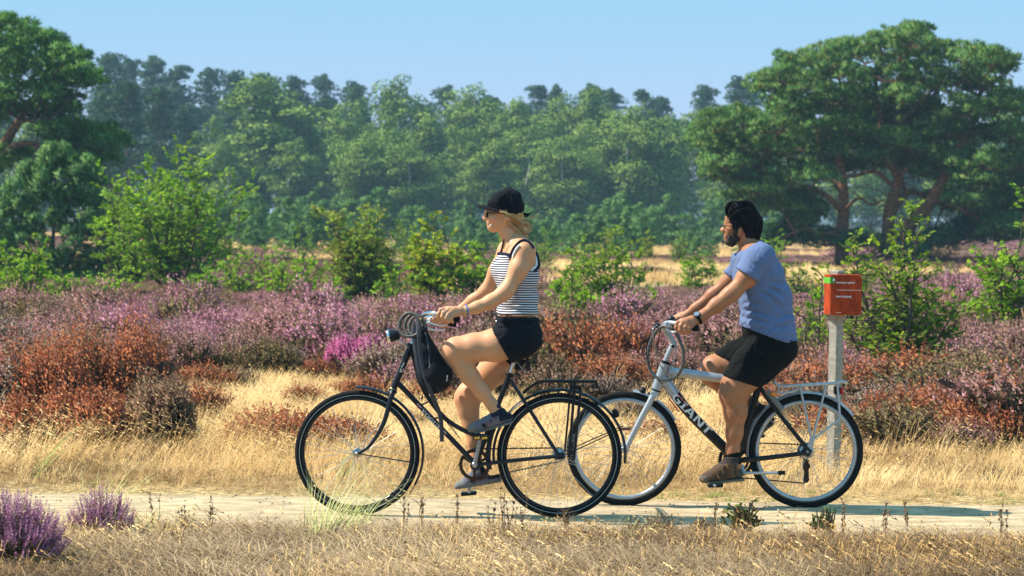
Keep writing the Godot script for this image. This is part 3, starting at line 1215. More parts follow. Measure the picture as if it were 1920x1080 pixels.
	part("rail", g, M.silver_paint, rk)
	for s in [-1.0, 1.0]:
		g = G.new()
		pipe(g, [[1461, 724, s * 0.055], [1463, 737, s * 0.055], [1494, 731, s * 0.055], [1500, 726, s * 0.055]], 2.2, 18, 8)
		part("brace", g, M.silver_paint, rk)
		for q in [[[1500, 725], [1522, 826]], [[1549, 722], [1523.5, 824]], [[1570, 720], [1573, 760], [1573.5, 786], [1560, 797], [1527, 822]]]:
			g = G.new()
			var pts := []
			for p in q: pts.append([p[0], p[1], s * lerpf(0.057, 0.075, clampf((p[1] - 720) / 100.0, 0, 1))])
			pipe(g, pts, 2.3, 0 if pts.size() == 2 else 20, 8)
			part("leg", g, M.silver_paint, rk)
	for x in [1470, 1500, 1530, 1560]:
		g = G.new()
		pipe(g, [[x, 722 - (x - 1470) * 0.03, -0.055], [x, 722 - (x - 1470) * 0.03, 0.055]], 2.2, 0, 8)
		part("cross_bar", g, M.silver_paint, rk)
	for s in [-1.0, 1.0]:
		g = G.new()
		g.box(at(1521, 830, s * 0.077), Vector3(0.03, 0.055, 0.004), Basis(Vector3(0, 0, 1), -0.25), 0.001)
		part("mounting_plate", g, M.silver_paint, rk)
	g = G.new()
	g.box(at(1569, 732, 0.0), Vector3(0.03, 0.045, 0.08), Basis.IDENTITY, 0.005)
	part("tail_lamp", g, M.black_plastic, t)
	g = G.new()
	g.box(at(1577, 732.5, 0.0), Vector3(0.02, 0.042, 0.076), Basis.IDENTITY, 0.006)
	part("tail_lens", g, mat(Color(0.4, 0.015, 0.012), 0.2), t)
	g = G.new()
	pipe(g, [[1438, 733, 0.045], [1466, 768, 0.06]], 5.5, 0, 8)
	part("wheel_lock", g, mat(Color(0.16, 0.16, 0.15), 0.5), t)
	g = G.new()
	g.box(at(1450, 739, 0.068), Vector3(0.028, 0.02, 0.012), Basis(Vector3(0, 0, 1), -0.6), 0.003)
	part("lock_reflector", g, mat(Color(0.75, 0.25, 0.02), 0.25), t)

	var lk := thing("cable_lock", "thick grey cable lock looped in an oval over the silver stem", "bicycle lock", base_at)
	g = G.new()
	var lp := []
	for k in 61:
		var an := TAU * k / 60.0
		var ex := 33.0 * cos(an)
		lp.append(at(1248 + ex + 3.0 * sin(an * 2.0), 662 + 51.0 * sin(an), 0.09 + 0.05 * cos(an)))
	g.tube(lp, px(3.3), 10)
	part("lock_cable", g, worn(Color(0.12, 0.12, 0.12), 0.35, 0.1, 0.3), lk)

# ---------------------------------------------------------------- sign on its concrete post
func signpost() -> void:
	var d := 18.9
	var s := d / F
	var o := Vector3(across(1563, d), 0, -d)
	var t := thing("sign_post", "square orange information sign on a grey concrete post behind the man", "sign", o)
	var turn := Basis(Vector3(0, 1, 0), deg_to_rad(14))
	var lean := Basis(Vector3(0, 0, 1), deg_to_rad(-0.4))
	var top := pw(1578, 507, d).y
	var conc := mat(Color(0.40, 0.37, 0.32), 0.95, 0.0, true)
	conc.albedo_texture = noise_tex(0.02, Color(0.82, 0.82, 0.82), Color(1, 1, 1), 256, 5, 31)
	conc.uv1_triplanar = true
	conc.uv1_scale = Vector3(5, 5, 5)
	conc.heightmap_enabled = false
	conc.normal_enabled = true
	conc.normal_texture = normal_tex(0.08, 8.0, 256, 33)
	conc.normal_scale = 0.25
	var g := G.new()
	g.box(Vector3(0, top * 0.5 - 0.15, 0), Vector3(0.068, top + 0.3, 0.068), lean * Basis(Vector3(0, 1, 0), deg_to_rad(46)), 0.006)
	part("post", g, conc, t)
	var orange := mat(Color(0.46, 0.062, 0.016), 0.55, 0.0, true)
	orange.metallic_specular = 0.2
	orange.normal_enabled = true
	orange.normal_texture = normal_tex(0.02, 2.0, 128, 36)
	orange.normal_scale = 0.1
	orange.uv1_triplanar = true
	orange.albedo_texture = noise_tex(0.015, Color(0.72, 0.74, 0.76), Color(1, 1, 1), 256, 5, 37)
	orange.uv1_scale = Vector3(4, 1.6, 4)
	var c := pw(1579.5, 552, d) - o
	c.z = 0.028
	var w := 63.0 * s
	var h := 75.5 * s
	var dep := 0.115
	g = G.new()
	g.box(c, Vector3(w, h, dep), turn, 0.004)
	part("sign_box", g, orange, t)
	var fr := func(u: float, vv: float, lift: float) -> Vector3:      # u, vv in 0..1 over the front
		return c + turn * Vector3((u - 0.5) * w, (0.5 - vv) * h, dep * 0.5 + lift)
	for q in [["green_label", 0.065, 0.148, 0.13, 0.15, Color(0.05, 0.26, 0.02), 0.002], ["rule", 0.60, 0.385, 0.76, 0.012, Color(0.7, 0.62, 0.55), 0.002], ["small_print", 0.27, 0.938, 0.16, 0.012, Color(0.7, 0.6, 0.5), 0.002], ["corner_mark", 0.945, 0.045, 0.03, 0.012, Color(0.7, 0.6, 0.5), 0.002]]:
		g = G.new()
		var p: Vector3 = fr.call(q[1], q[2], 0.0005)
		g.box(p, Vector3(w * q[3], h * q[4], q[6]), turn)
		part(q[0], g, mat(q[5], 0.5), t)
	for q in [[0.04, 0.035], [0.96, 0.035], [0.04, 0.965], [0.96, 0.965]]:
		g = G.new()
		var sp: Vector3 = fr.call(q[0], q[1], 0.001)
		g.ball(sp, Vector3(0.0028, 0.0028, 0.0012), turn, 8)
		part("screw", g, M.steel, t)
	g = G.new()                                     # the label folds round the side
	g.box(c + turn * Vector3(-w * 0.5 - 0.0005, (0.5 - 0.148) * h, 0.0), Vector3(0.002, h * 0.15, dep * 0.98), turn)
	part("green_label", g, mat(Color(0.10, 0.38, 0.02), 0.5), t)
	g = G.new()
	for k in 7:
		var a := TAU * k / 7
		var p: Vector3 = fr.call(0.105 + 0.022 * cos(a), 0.135 + 0.018 * sin(a), 0.0025)
		g.ball(p, Vector3(0.004, 0.004, 0.0015), turn, 8)
	part("leaf_emblem", g, M.white_print, t)
	for q in [["Kwetsbaar gebied", 0.19, 0.76, 0.205, 0.052], ["Geen toegang", 0.18, 0.66, 0.55, 0.055]]:
		var tm := TextMesh.new()
		var f := SystemFont.new()
		f.font_names = PackedStringArray(["Droid Sans"])
		f.font_weight = 700
		tm.font = f
		tm.text = q[0]
		tm.font_size = 48
		tm.depth = 1.0
		tm.pixel_size = 0.01
		var bx := tm.get_aabb()
		var m := part("lettering", tm, M.white_print, t)
		var sx: float = w * (q[2] - q[1]) / bx.size.x
		var sy: float = h * q[4] * 1.25 / bx.size.y
		m.basis = turn * Basis.from_scale(Vector3(sx, sy, 0.002))
		var mid: Vector3 = fr.call((q[1] + q[2]) * 0.5, q[3], 0.0008)
		m.position = mid - turn * Vector3(bx.get_center().x * sx, bx.get_center().y * sy, 0)

# ---------------------------------------------------------------- people
func limb(f: Flesh, pts: Array, sz := 1.0) -> void:            # points (x, y, z, radius in pixels)
	for k in pts.size() - 1:
		var p = pts[k]
		var q = pts[k + 1]
		f.bone(at(p[0], p[1], p[2]), at(q[0], q[1], q[2]), px(p[3]), px(q[3]), sz)

func dot(f: Flesh, x: float, y: float, z: float, r: float, sz := 1.0) -> void:
	f.bone(at(x, y, z), at(x, y, z), px(r), px(r), sz)

func strands(g: G, f: Flesh, pts: Array, count: int, spread: float, r: float, cols: Array, z_lo: float, z_hi: float) -> void:
	for k in count:
		var zz := lerpf(z_lo, z_hi, rng.randf())
		var sh := Vector2(rng.randf_range(-1, 1), rng.randf_range(-1, 1)) * spread
		var line := []
		for j in pts.size():
			var p = pts[j]
			var amt := 0.5 + 0.5 * sin(PI * j / (pts.size() - 1.0))
			line.append(at(p[0] + sh.x * amt, p[1] + sh.y * amt, zz * (p[2] if p.size() > 2 else 1.0)))
		g.col = cols[rng.randi() % cols.size()]
		g.tube(curve(line, 14), px(r * rng.randf_range(0.7, 1.3)), 5, 1.0, Vector3(0, 0, 1), false)
	g.col = Color.WHITE

func near(p: Vector3, x: float, y: float, r: float) -> float:  # 1 at a pixel, 0 at r pixels from it
	var q := at(x, y, p.z)
	return clampf(1.0 - Vector2(p.x - q.x, p.y - q.y).length() / px(r), 0.0, 1.0)

func creases(list: Array) -> Callable:      # valleys along short lines (x0, y0, x1, y1, width px, depth mm) on the near side
	var segs := []
	for q in list:
		segs.append([at(q[0], q[1], 0.12), at(q[2], q[3], 0.12), px(q[4]), q[5] * 0.001])
	return func(p: Vector3) -> float:
		if p.z < 0.0: return 0.0
		var d := 0.0
		for q in segs:
			var a: Vector3 = q[0]
			var b: Vector3 = q[1]
			var ab := Vector2(b.x - a.x, b.y - a.y)
			var ap := Vector2(p.x - a.x, p.y - a.y)
			var t := clampf(ap.dot(ab) / ab.length_squared(), 0, 1)
			var sag: float = sin(PI * t) * q[2] * 0.8
			var side := ap.cross(ab.normalized()) + sag
			var off := (ap - ab * t).length()
			if off > q[2] * 4.0: continue
			var u: float = side / q[2]
			var ends := sin(PI * clampf(t, 0.03, 0.97))
			d += q[3] * ends * (exp(-u * u) - 0.75 * exp(-(u - 1.7) * (u - 1.7)))
		return d

func shoe(f: Flesh, heel: Array, toe: Array, ankle: Array, tall: float) -> void:
	# heel, toe and ankle as (x, y, z), sole line from heel to toe
	var dx: float = toe[0] - heel[0]
	var dy: float = toe[1] - heel[1]
	limb(f, [[heel[0], heel[1], heel[2], 8.5], [heel[0] + dx * 0.45, heel[1] + dy * 0.45, heel[2], 9.0], [heel[0] + dx * 0.8, heel[1] + dy * 0.8, toe[2], 8.0], [toe[0], toe[1], toe[2], 6.2]], 1.45)
	limb(f, [[ankle[0], ankle[1], ankle[2], 12.5], [lerpf(ankle[0], heel[0] + dx * 0.3, 0.7), lerpf(ankle[1], heel[1] + dy * 0.3, 0.7), heel[2], 12.0]], 1.05)
	limb(f, [[ankle[0] + dx * 0.04, ankle[1] + dy * 0.04 + 4.0, ankle[2], 12.5 * tall], [lerpf(ankle[0], toe[0], 0.45), lerpf(ankle[1], toe[1], 0.55) + 1.0, toe[2], 10.5 * tall], [lerpf(ankle[0], toe[0], 0.88), lerpf(ankle[1], toe[1], 0.88) + 1.5, toe[2], 8.0 * tall]], 1.15)
	limb(f, [[ankle[0] + dx * 0.1, ankle[1] + dy * 0.1, ankle[2], 8.5], [heel[0] + dx * 0.6, heel[1] + dy * 0.6 - 2, toe[2], 8.0]], 1.2)

func woman() -> void:
	base_d = DW
	base_at = Vector3(pw(960, 970, DW).x, 0.0, -DW)
	var t := thing("person", "woman in a dark cap, striped vest and dark shorts riding the black bicycle", "person", base_at, "people cycling")
	var skin := Color(0.62, 0.315, 0.165)
	var body := Flesh.new()
	body.k = 0.03
	var torso := [[[984, 634, 0.09, 33], [984, 634, -0.09, 33]], [[972, 600, 0.06, 37], [966, 600, -0.07, 35]], [[972, 560, 0.05, 35], [965, 560, -0.07, 33]],
		[[972, 518, 0.07, 36], [961, 515, -0.09, 33]], [[976, 487, 0.09, 29], [960, 485, -0.11, 27]]]
	for q in torso: limb(body, q)
	limb(body, [[984, 470, 0.14, 18.5], [972, 463, 0.03, 20], [960, 464, -0.06, 19], [951, 468, -0.15, 15.5]])
	limb(body, [[946, 503, 0.05, 17], [938, 503, -0.09, 17]])
	limb(body, [[967, 462, 0.0, 19], [956, 436, 0.0, 16]])
	limb(body, [[984, 470, 0.15, 18], [972, 504, 0.178, 15.2], [951, 543, 0.2, 12.6], [942, 552, 0.205, 12.2], [920, 566, 0.215, 12.2], [894, 576, 0.23, 9.6], [874, 583, 0.24, 7.4], [862, 584, 0.245, 8.0]])
	limb(body, [[950, 469, -0.155, 15.5], [930, 508, -0.185, 13], [911, 546, -0.205, 11.2], [887, 563, -0.22, 10.2], [860, 581, -0.235, 7.4]])
	# near leg, then far leg
	limb(body, [[982, 634, 0.10, 32], [930, 647, 0.115, 30], [888, 652, 0.115, 25.5], [856, 656, 0.11, 22.5], [853, 662, 0.11, 20.5]])
	limb(body, [[853, 662, 0.11, 20.5], [868, 688, 0.11, 16.5], [882, 706, 0.11, 16], [903, 733, 0.11, 13], [922, 758, 0.11, 9.8], [933, 774, 0.11, 9.8], [925, 793, 0.11, 9]])
	limb(body, [[982, 636, -0.10, 32], [930, 690, -0.10, 29], [882, 738, -0.10, 23], [875, 748, -0.10, 21.5]])
	limb(body, [[875, 748, -0.10, 21.5], [878, 770, -0.10, 18.5], [883, 795, -0.10, 15.5], [888, 828, -0.10, 11.5], [892, 856, -0.10, 9.3], [893, 875, -0.10, 9.5], [885, 895, -0.10, 8]])
	body.tint = func(p: Vector3) -> Color:
		var n := fast_noise.get_noise_3dv(p * 30.0) * 0.06 + fast_noise.get_noise_3dv(p * 8.0) * 0.08
		var c := skin * (1.0 + 1.5 * n)
		c = c.lerp(Color(0.56, 0.24, 0.13), clampf(0.18 + 0.5 * fast_noise.get_noise_3dv(p * 5.0 + Vector3(9, 0, 0)), 0.0, 0.35))
		var red := maxf(near(p, 842, 655, 26), near(p, 862, 752, 22)) * 0.35 + near(p, 948, 552, 18) * 0.2
		return c.lerp(Color(0.58, 0.25, 0.15), red)
	var g := G.new()
	body.skin(g, 0.0095)

	# head
	var head := Flesh.new()
	head.k = 0.016
	limb(head, [[940, 390, 0, 23], [952, 393, 0, 25]], 0.92)
	limb(head, [[929, 402, 0, 19], [934, 412, 0, 19]], 0.82)
	limb(head, [[924, 424, 0, 10], [946, 416, 0, 14]], 1.2)
	limb(head, [[921.5, 429, 0, 5], [925, 429, 0, 6]], 1.3)
	limb(head, [[917, 398, 0.016, 7.5], [917, 398, -0.016, 7.5]])
	limb(head, [[924, 409, 0.03, 9], [924, 409, -0.03, 9]])
	limb(head, [[914, 399, 0, 3.4], [909.5, 408, 0, 3.2]])
	dot(head, 909.2, 409, 0, 3.5, 1.2)
	dot(head, 912.5, 410.5, 0.009, 2.6)
	limb(head, [[918, 416.5, 0.012, 4], [918, 416.5, -0.012, 4]])
	limb(head, [[917.0, 418.6, 0.010, 2.2], [917.0, 418.6, -0.010, 2.2]])
	limb(head, [[918.6, 424.8, 0.009, 2.4], [918.6, 424.8, -0.009, 2.4]])
	limb(head, [[951, 434, 0, 16], [966, 464, 0, 19]])
	dot(head, 951, 408.5, 0.064, 4.4, 0.8)
	dot(head, 951.5, 413, 0.062, 3.2, 0.8)
	head.subs = [[at(917.5, 421.6, 0.028), at(917.5, 421.6, -0.028), px(1.4), px(1.4)]]
	head.tint = func(p: Vector3) -> Color:
		var c := skin * (1.0 + fast_noise.get_noise_3dv(p * 40.0) * 0.06)
		c = c.lerp(Color(0.62, 0.24, 0.17), near(p, 925, 411, 9) * 0.35 + near(p, 910, 409, 6) * 0.3)
		var inside := near(p, 919.0, 421.6, 3.2)
		if inside > 0.05 and absf(p.z) < 0.028:
			c = Color(0.72, 0.68, 0.6)
		elif near(p, 917, 419, 2.6) > 0.15 and absf(p.z) < 0.024 or near(p, 918, 425, 3.0) > 0.15 and absf(p.z) < 0.022:
			c = Color(0.52, 0.16, 0.12)
		return c
	head.skin(g, 0.0035)

	# hands round the grips
	for s in [1.0, -1.0]:
		var hand := Flesh.new()
		hand.k = 0.008
		var dx := 0.0 if s > 0 else -6.0
		var dy := 0.0 if s > 0 else 8.0
		if s > 0:
			limb(hand, [[872, 583, 0.24, 8.4], [862, 583, 0.25, 8.8], [850, 583.5, 0.262, 8.6], [842, 581, 0.262, 7.4]])
			limb(hand, [[854, 588, 0.268, 7.0], [846, 588.5, 0.272, 6.0]])
			for q in [[836, 578.5, 827, 581, 821.5, 589, 823, 598.5, 0.272], [841, 581, 832, 586.5, 829, 594, 833, 602.5, 0.282], [846, 584.5, 839, 591, 836.5, 597, 841, 604, 0.286], [852, 588, 846.5, 594, 845, 599, 848.5, 604, 0.282]]:
				limb(hand, [[q[0], q[1], q[8] - 0.006, 4.3], [q[2], q[3], q[8] + 0.004, 3.7], [q[4], q[5], q[8] + 0.006, 3.4], [q[6], q[7], q[8] - 0.012, 2.9]])
			limb(hand, [[850, 590, 0.225, 5.5], [834, 594, 0.222, 4.2], [822, 596, 0.222, 3.6], [814, 599, 0.226, 3.2]])   # thumb along the far side of the grip
		else:
			limb(hand, [[861, 581, -0.235, 8], [850, 585, -0.245, 8], [838, 590, -0.25, 7.5]])
			for q in [[832, 590, 823, 594, 812, 600, 806, 605, -0.215], [834, 592, 826, 598, 818, 605, 824, 610.5, -0.228], [838, 595, 831, 600, 826, 607, 831, 611, -0.232], [843, 597, 838, 602, 834, 608, 838, 611, -0.236]]:
				limb(hand, [[q[0], q[1], q[8] - 0.02, 4.2], [q[2], q[3], q[8], 3.7], [q[4], q[5], q[8] + 0.006, 3.4], [q[6], q[7], q[8] + 0.002, 2.9]])
			limb(hand, [[846, 592, -0.225, 5.2], [834, 600, -0.215, 4.0], [824, 603, -0.21, 3.4]])
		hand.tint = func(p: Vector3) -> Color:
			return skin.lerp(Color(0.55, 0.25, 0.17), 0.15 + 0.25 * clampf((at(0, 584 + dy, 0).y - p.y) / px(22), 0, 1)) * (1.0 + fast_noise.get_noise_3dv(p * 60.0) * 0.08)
		hand.skin(g, 0.003)
	part("body", g, skin_mat(Color(1, 1, 1)), t)

	g = G.new()
	var tp0 := head.front(at(920.2, 421.6).x, at(920.2, 421.6).y, 0.0)
	g.ball(tp0, Vector3(px(2.3), px(1.0), px(0.9)), Basis(Vector3(0, 1, 0), -0.7), 10)
	part("teeth", g, mat(Color(0.75, 0.71, 0.64), 0.35), t)
	# striped vest
	var vest := Flesh.new()
	vest.k = 0.03
	for q in torso:
		limb(vest, [[q[0][0], q[0][1], q[0][2], q[0][3] + 2.6], [q[1][0], q[1][1], q[1][2], q[1][3] + 2.6]])
	limb(vest, [[983, 470, 0.12, 20], [960, 464, -0.06, 20], [951, 468, -0.12, 17]])
	limb(vest, [[946, 503, 0.05, 18.5], [938, 503, -0.09, 18.5]])
	vest.clips = [[at(970, 589), Vector3(0.02, -1, 0)], [at(970, 475), Vector3(-0.1, 0.99, 0)]]
	vest.subs = [[at(986, 478, 0.13), at(984, 480, 0.5), px(31), px(33)], [at(950, 478, -0.13), at(950, 478, -0.5), px(26), px(28)], [at(962, 462, 0.05), at(952, 464, -0.05), px(15), px(15)]]
	var vcr := creases([[968, 556, 1008, 563, 2.6, 5.0], [955, 572, 1004, 568, 2.6, 5.5], [944, 580, 985, 583, 2.4, 4.0], [985, 520, 1006, 532, 2.6, 4.0], [936, 520, 955, 540, 2.6, 4.0]])
	vest.bump = func(p: Vector3) -> float:
		var w := smoothstep(0.0, 1.0, clampf((at(0, 540, 0).y - p.y) / 0.1, 0, 1))
		return vcr.call(p) + w * (0.0022 * sin(p.y * 120.0 + p.x * 30.0 + 2.5 * fast_noise.get_noise_3dv(p * 9.0)) - 0.002 * fast_noise.get_noise_3dv(p * 14.0)) + 0.0015 * fast_noise.get_noise_3dv(p * 10.0)
	vest.map = func(p: Vector3) -> Vector2:
		return Vector2(p.x, p.y * 1.0 + 0.10 * p.x * p.x + 0.004 * fast_noise.get_noise_3dv(p * 9.0))
	g = G.new()
	vest.skin(g, 0.0075)
	var stripes := Image.create(8, 256, false, Image.FORMAT_RGB8)
	for y in 256:
		for x in 8:
			var dark := smoothstep(0.44, 0.47, float(y) / 256.0) - smoothstep(0.97, 1.0, float(y) / 256.0)
			stripes.set_pixel(x, y, Color(0.84, 0.84, 0.86).lerp(Color(0.10, 0.11, 0.22), dark))
	var sm := cloth_mat(Color(1, 1, 1), 0.0)
	sm.uv1_triplanar = false
	sm.normal_enabled = false
	sm.albedo_texture = ImageTexture.create_from_image(stripes)
	sm.uv1_scale = Vector3(10, 80.0, 1)
	part("vest", g, sm, t)
	var navy := cloth_mat(Color(0.012, 0.014, 0.04), 0.2)
	# trim and straps, laid on the body
	var lay := func(fl: Flesh, pts: Array, off: float, n: int) -> Array:
		var out := []
		for p in pts:
			var w := at(p[0], p[1])
			out.append(fl.front(w.x, w.y, off))
		return curve(out, n)
	var torso_only := Flesh.new()
	torso_only.k = 0.03
	for q in torso: limb(torso_only, q)
	limb(torso_only, [[983, 470, 0.145, 20], [972, 463, 0.03, 21], [960, 464, -0.06, 20], [951, 468, -0.15, 17]])
	limb(torso_only, [[946, 503, 0.05, 17], [938, 503, -0.09, 17]])
	var band := func(called: String, pts: Array, r: float, m: Material, off := 0.004) -> void:
		var bg := G.new()
		bg.tube(lay.call(body if called == "strap" or called == "bra_edge" else torso_only, pts, off, 30), px(r), 8, 1.0)
		part(called, bg, m, t)
	band.call("neckline", [[934.5, 476], [942, 476], [950, 476.5], [957, 478]], 3.2, navy, 0.003)
	band.call("strap", [[957, 479], [961, 468], [968, 458], [977, 450.5], [986, 450], [994, 455], [1001, 465]], 2.2, navy)
	band.call("strap", [[938, 475], [941, 466], [943, 456], [945.5, 449]], 1.5, navy)
	band.call("armhole_trim", [[957, 479], [958.5, 490], [957, 505], [954, 520]], 1.9, navy)
	band.call("bra_edge", [[961.5, 481], [963, 476], [968, 466], [974, 459]], 1.9, mat(Color(0.75, 0.75, 0.78), 0.8))
	g = G.new()
	g.tube(curve(path3([[1000, 464, 0.075], [1006, 476, 0.085], [1010, 490, 0.09], [1009.5, 501, 0.105], [1001, 509, 0.135], [989, 512.5, 0.15], [976, 511, 0.15]]), 30), px(2.6), 8)
	part("armhole_trim", g, navy, t)
	g = G.new()
	g.tube(curve(path3([[1001, 474, 0.09], [1005, 486, 0.1], [1005.5, 497, 0.115], [999, 504, 0.135], [989, 507.5, 0.148]]), 30), px(2.2), 8)
	part("bra_edge", g, mat(Color(0.75, 0.75, 0.78), 0.8), t)

	var wcr := creases([[940, 612, 975, 634, 3.0, 6.0], [934, 626, 962, 652, 3.0, 6.0], [960, 640, 1004, 632, 3.0, 6.0], [958, 656, 1000, 650, 3.0, 5.0], [975, 606, 1008, 618, 3.0, 5.0]])
	# shorts: one half over each leg
	var denim := cloth_mat(Color(0.006, 0.007, 0.012), 0.9)
	g = G.new()
	for s in [1.0, -1.0]:
		var sh := Flesh.new()
		sh.k = 0.03
		limb(sh, [[982, 632, 0.095, 34], [982, 632, -0.095, 34]])
		limb(sh, [[971, 603, 0.065, 39], [966, 603, -0.075, 37.5]])
		if s > 0:
			limb(sh, [[980, 634, 0.105, 35], [955, 643, 0.115, 34.5], [925, 648, 0.115, 34]])
			sh.clips = [[at(939.5, 646), (at(905, 666) - at(939.5, 646)).normalized()]]
		else:
			limb(sh, [[980, 636, -0.105, 36], [950, 668, -0.105, 32], [920, 700, -0.105, 31]])
			sh.clips = [[at(945, 674), (at(928, 692) - at(945, 674)).normalized()]]
		sh.clips.append([Vector3(0, 0, 0.002 * s), Vector3(0, 0, -s)])
		sh.clips.append([at(970, 592.5), Vector3(0.02, 1, 0)])
		sh.bump = func(p: Vector3) -> float:
			return wcr.call(p) + 0.004 * fast_noise.get_noise_3dv(p * 10.0) + 0.002 * (1.0 - 2.0 * pow(absf(sin(p.x * 40.0 - p.y * 52.0 + 3.0 * fast_noise.get_noise_3dv(p * 5.0))), 0.6))
		sh.skin(g, 0.008)
	part("shorts", g, denim, t)
	var sf := Flesh.new()
	sf.k = 0.03
	limb(sf, [[982, 632, 0.095, 34.5], [982, 632, -0.095, 34.5]])
	limb(sf, [[971, 603, 0.065, 39.5], [966, 603, -0.075, 38]])
	limb(sf, [[980, 634, 0.105, 35.5], [955, 643, 0.115, 35], [925, 648, 0.115, 34.5]])
	var line := func(called: String, pts: Array, r: float, m: Material) -> void:
		var out := []
		for p in pts:
			var w := at(p[0], p[1])
			out.append(sf.front(w.x, w.y, 0.001))
		var lg := G.new()
		lg.tube(curve(out, 20), px(r), 8, 1.0)
		part(called, lg, m, t)
	line.call("waistband", [[927, 597], [940, 597.5], [965, 598], [990, 597.5], [1008, 597]], 3.4, denim)
	line.call("belt_loop", [[952, 594], [952, 604]], 1.8, denim)
	line.call("belt_loop", [[1003, 593], [1003, 603]], 1.8, denim)
	line.call("pocket_edge", [[935, 611], [948, 609], [962, 603]], 1.6, denim)
	line.call("pocket_edge", [[962, 604], [972, 611], [976, 622]], 1.3, denim)
	g = G.new()
	g.lathe(sf.front(at(931, 602).x, at(931, 602).y, 0.001), Vector3(-0.5, 0.1, 0.8), [Vector2(0.006, 0), Vector2(0.006, 0.004), Vector2(0, 0.005)], 10)
	part("button", g, M.steel, t)
	g = G.new()
	var bt := []
	for x in [930, 945, 960, 980, 1000]:
		bt.append(body.front(at(x, 591).x, at(x, 591).y, 0.004))
	g.tube(curve(bt, 20), px(1.5), 8)
	part("belt", g, mat(Color(0.36, 0.12, 0.03), 0.6), t)

	# socks and shoes
	g = G.new()
	g.tube(curve(path3([[922, 757, 0.11], [930, 768, 0.11], [936, 782, 0.11]]), 8), grow(px(11), px(12), 9), 16)
	part("sock", g, navy, t)
	g = G.new()
	g.tube(curve(path3([[890, 845, -0.10], [893, 862, -0.10], [895, 880, -0.10]]), 8), grow(px(10.5), px(12), 9), 16)
	part("sock", g, cloth_mat(Color(0.03, 0.045, 0.06), 0.2), t)
	for q in [[[953, 782, 0.115], [882, 804, 0.115], [938, 776, 0.115], [965, 789, 883, 813], "sneaker"], [[932, 898, -0.10], [858, 912, -0.10], [899, 884, -0.10], [944, 905, 858, 920], "sneaker"]]:
		var f := Flesh.new()
		f.k = 0.014
		shoe(f, q[0], q[1], q[2], 1.05)
		var sn := Node3D.new()
		sn.name = numbered(q[4], t)
		t.add_child(sn, true)
		var sole := q[3] as Array
		var s0 := at(sole[0], sole[1])
		var s1 := at(sole[2], sole[3])
		var up := (s1 - s0).cross(Vector3(0, 0, -1)).normalized()
		if up.y < 0: up = -up
		f.tint = func(p: Vector3) -> Color:
			var h := (p - s0).dot(up) / px(1.0)
			var along := clampf((p - s0).dot((s1 - s0).normalized()) / s0.distance_to(s1), 0, 1)
			if h < 5.2: return Color(0.15, 0.155, 0.16)
			if along > 0.86 or along > 0.66 and h < 8.5: return Color(0.17, 0.175, 0.18)
			if along > 0.62 and along < 0.7 and h < 15: return Color(0.02, 0.02, 0.025)
			if along < 0.3 and h > 9.0 or h > 21.0 and along < 0.45: return Color(0.015, 0.016, 0.03)
			return Color(0.145, 0.145, 0.18)
		f.clips = [[s0, -up]]
		g = G.new()
		f.skin(g, 0.0042)
		part("upper", g, cloth_mat(Color(1, 1, 1), 0.35), sn)
		g = G.new()
		g.box(s0.lerp(s1, 0.47) + up * px(2.0) + Vector3(0, 0, q[0][2]), Vector3(s0.distance_to(s1) * 0.86, px(4.5), 0.07), Basis(Vector3(0, 0, 1), atan2((s0 - s1).y, (s0 - s1).x)), 0.006)
		part("sole", g, mat(Color(0.13, 0.135, 0.14), 0.85), sn)
		for k in 5:
			g = G.new()
			var u := 0.36 + 0.065 * k
			var c := s0.lerp(s1, u)
			var pts := []
			for sgn in [0.0, 0.35, 0.7, 1.0]:
				var rr := px(23.5 - 9.5 * (u - 0.36) / 0.26)
				var w: Vector3 = c + up * (rr - px(7.0) * sgn)
				var fr := f.front(w.x, w.y, 0.002, 0.35 if q[0][2] > 0 else 0.05)
				pts.append(fr)
			g.tube(curve(pts, 8), 0.0028, 6)
			part("lace", g, mat(Color(0.02, 0.018, 0.02) if k % 2 == 0 else Color(0.35, 0.08, 0.06), 0.8), sn)

	# cap
	var cap := Node3D.new()
	cap.name = "cap"
	t.add_child(cap, true)
	var black := cloth_mat(Color(0.006, 0.007, 0.011), 1.0)
	var cf := Flesh.new()
	cf.k = 0.02
	limb(cf, [[938, 389, 0, 23], [957, 393, 0, 24.5]], 1.02)
	limb(cf, [[922, 381, 0, 8], [938, 371, 0, 11], [953, 361, 0, 9]], 1.9)
	limb(cf, [[953, 361, 0, 9], [963, 371, 0, 13], [968, 388, 0, 14]], 1.45)
	limb(cf, [[940, 376, 0, 14], [957, 374, 0, 15]], 1.3)
	cf.clips = [[at(940, 396.5), Vector3(-0.18, -1, 0).normalized()]]
	cf.subs = [[at(938, 404, 0.3), at(938, 404, -0.3), px(11), px(11)]]
	cf.bump = func(p: Vector3) -> float:
		var q := at(957, 352, 0)
		var d := p - q
		return 0.0016 * sin(atan2(d.y, d.x) * 15.0 + 4.0 * fast_noise.get_noise_3dv(p * 9.0)) * clampf(1.1 - d.length() / 0.16, 0, 1) + 0.004 * fast_noise.get_noise_3dv(p * 11.0)
	g = G.new()
	cf.skin(g, 0.005)
	part("crown", g, black, cap)
	g = G.new()
	var rows := 9
	var cols := 15
	var grid := []
	for j in rows:
		for k in cols:
			var u := float(j) / (rows - 1)
			var w := lerpf(-1.0, 1.0, float(k) / (cols - 1))
			var reach := sqrt(maxf(0.0, 1.0 - w * w))
			var x := lerpf(lerpf(917, 938, w * w), lerpf(891, 934, pow(absf(w), 2.2)), u)
			var y := lerpf(386, 385.5, u) + 11.0 * w * w + 2.0 * u * u
			grid.append(at(x, y, w * 0.078))
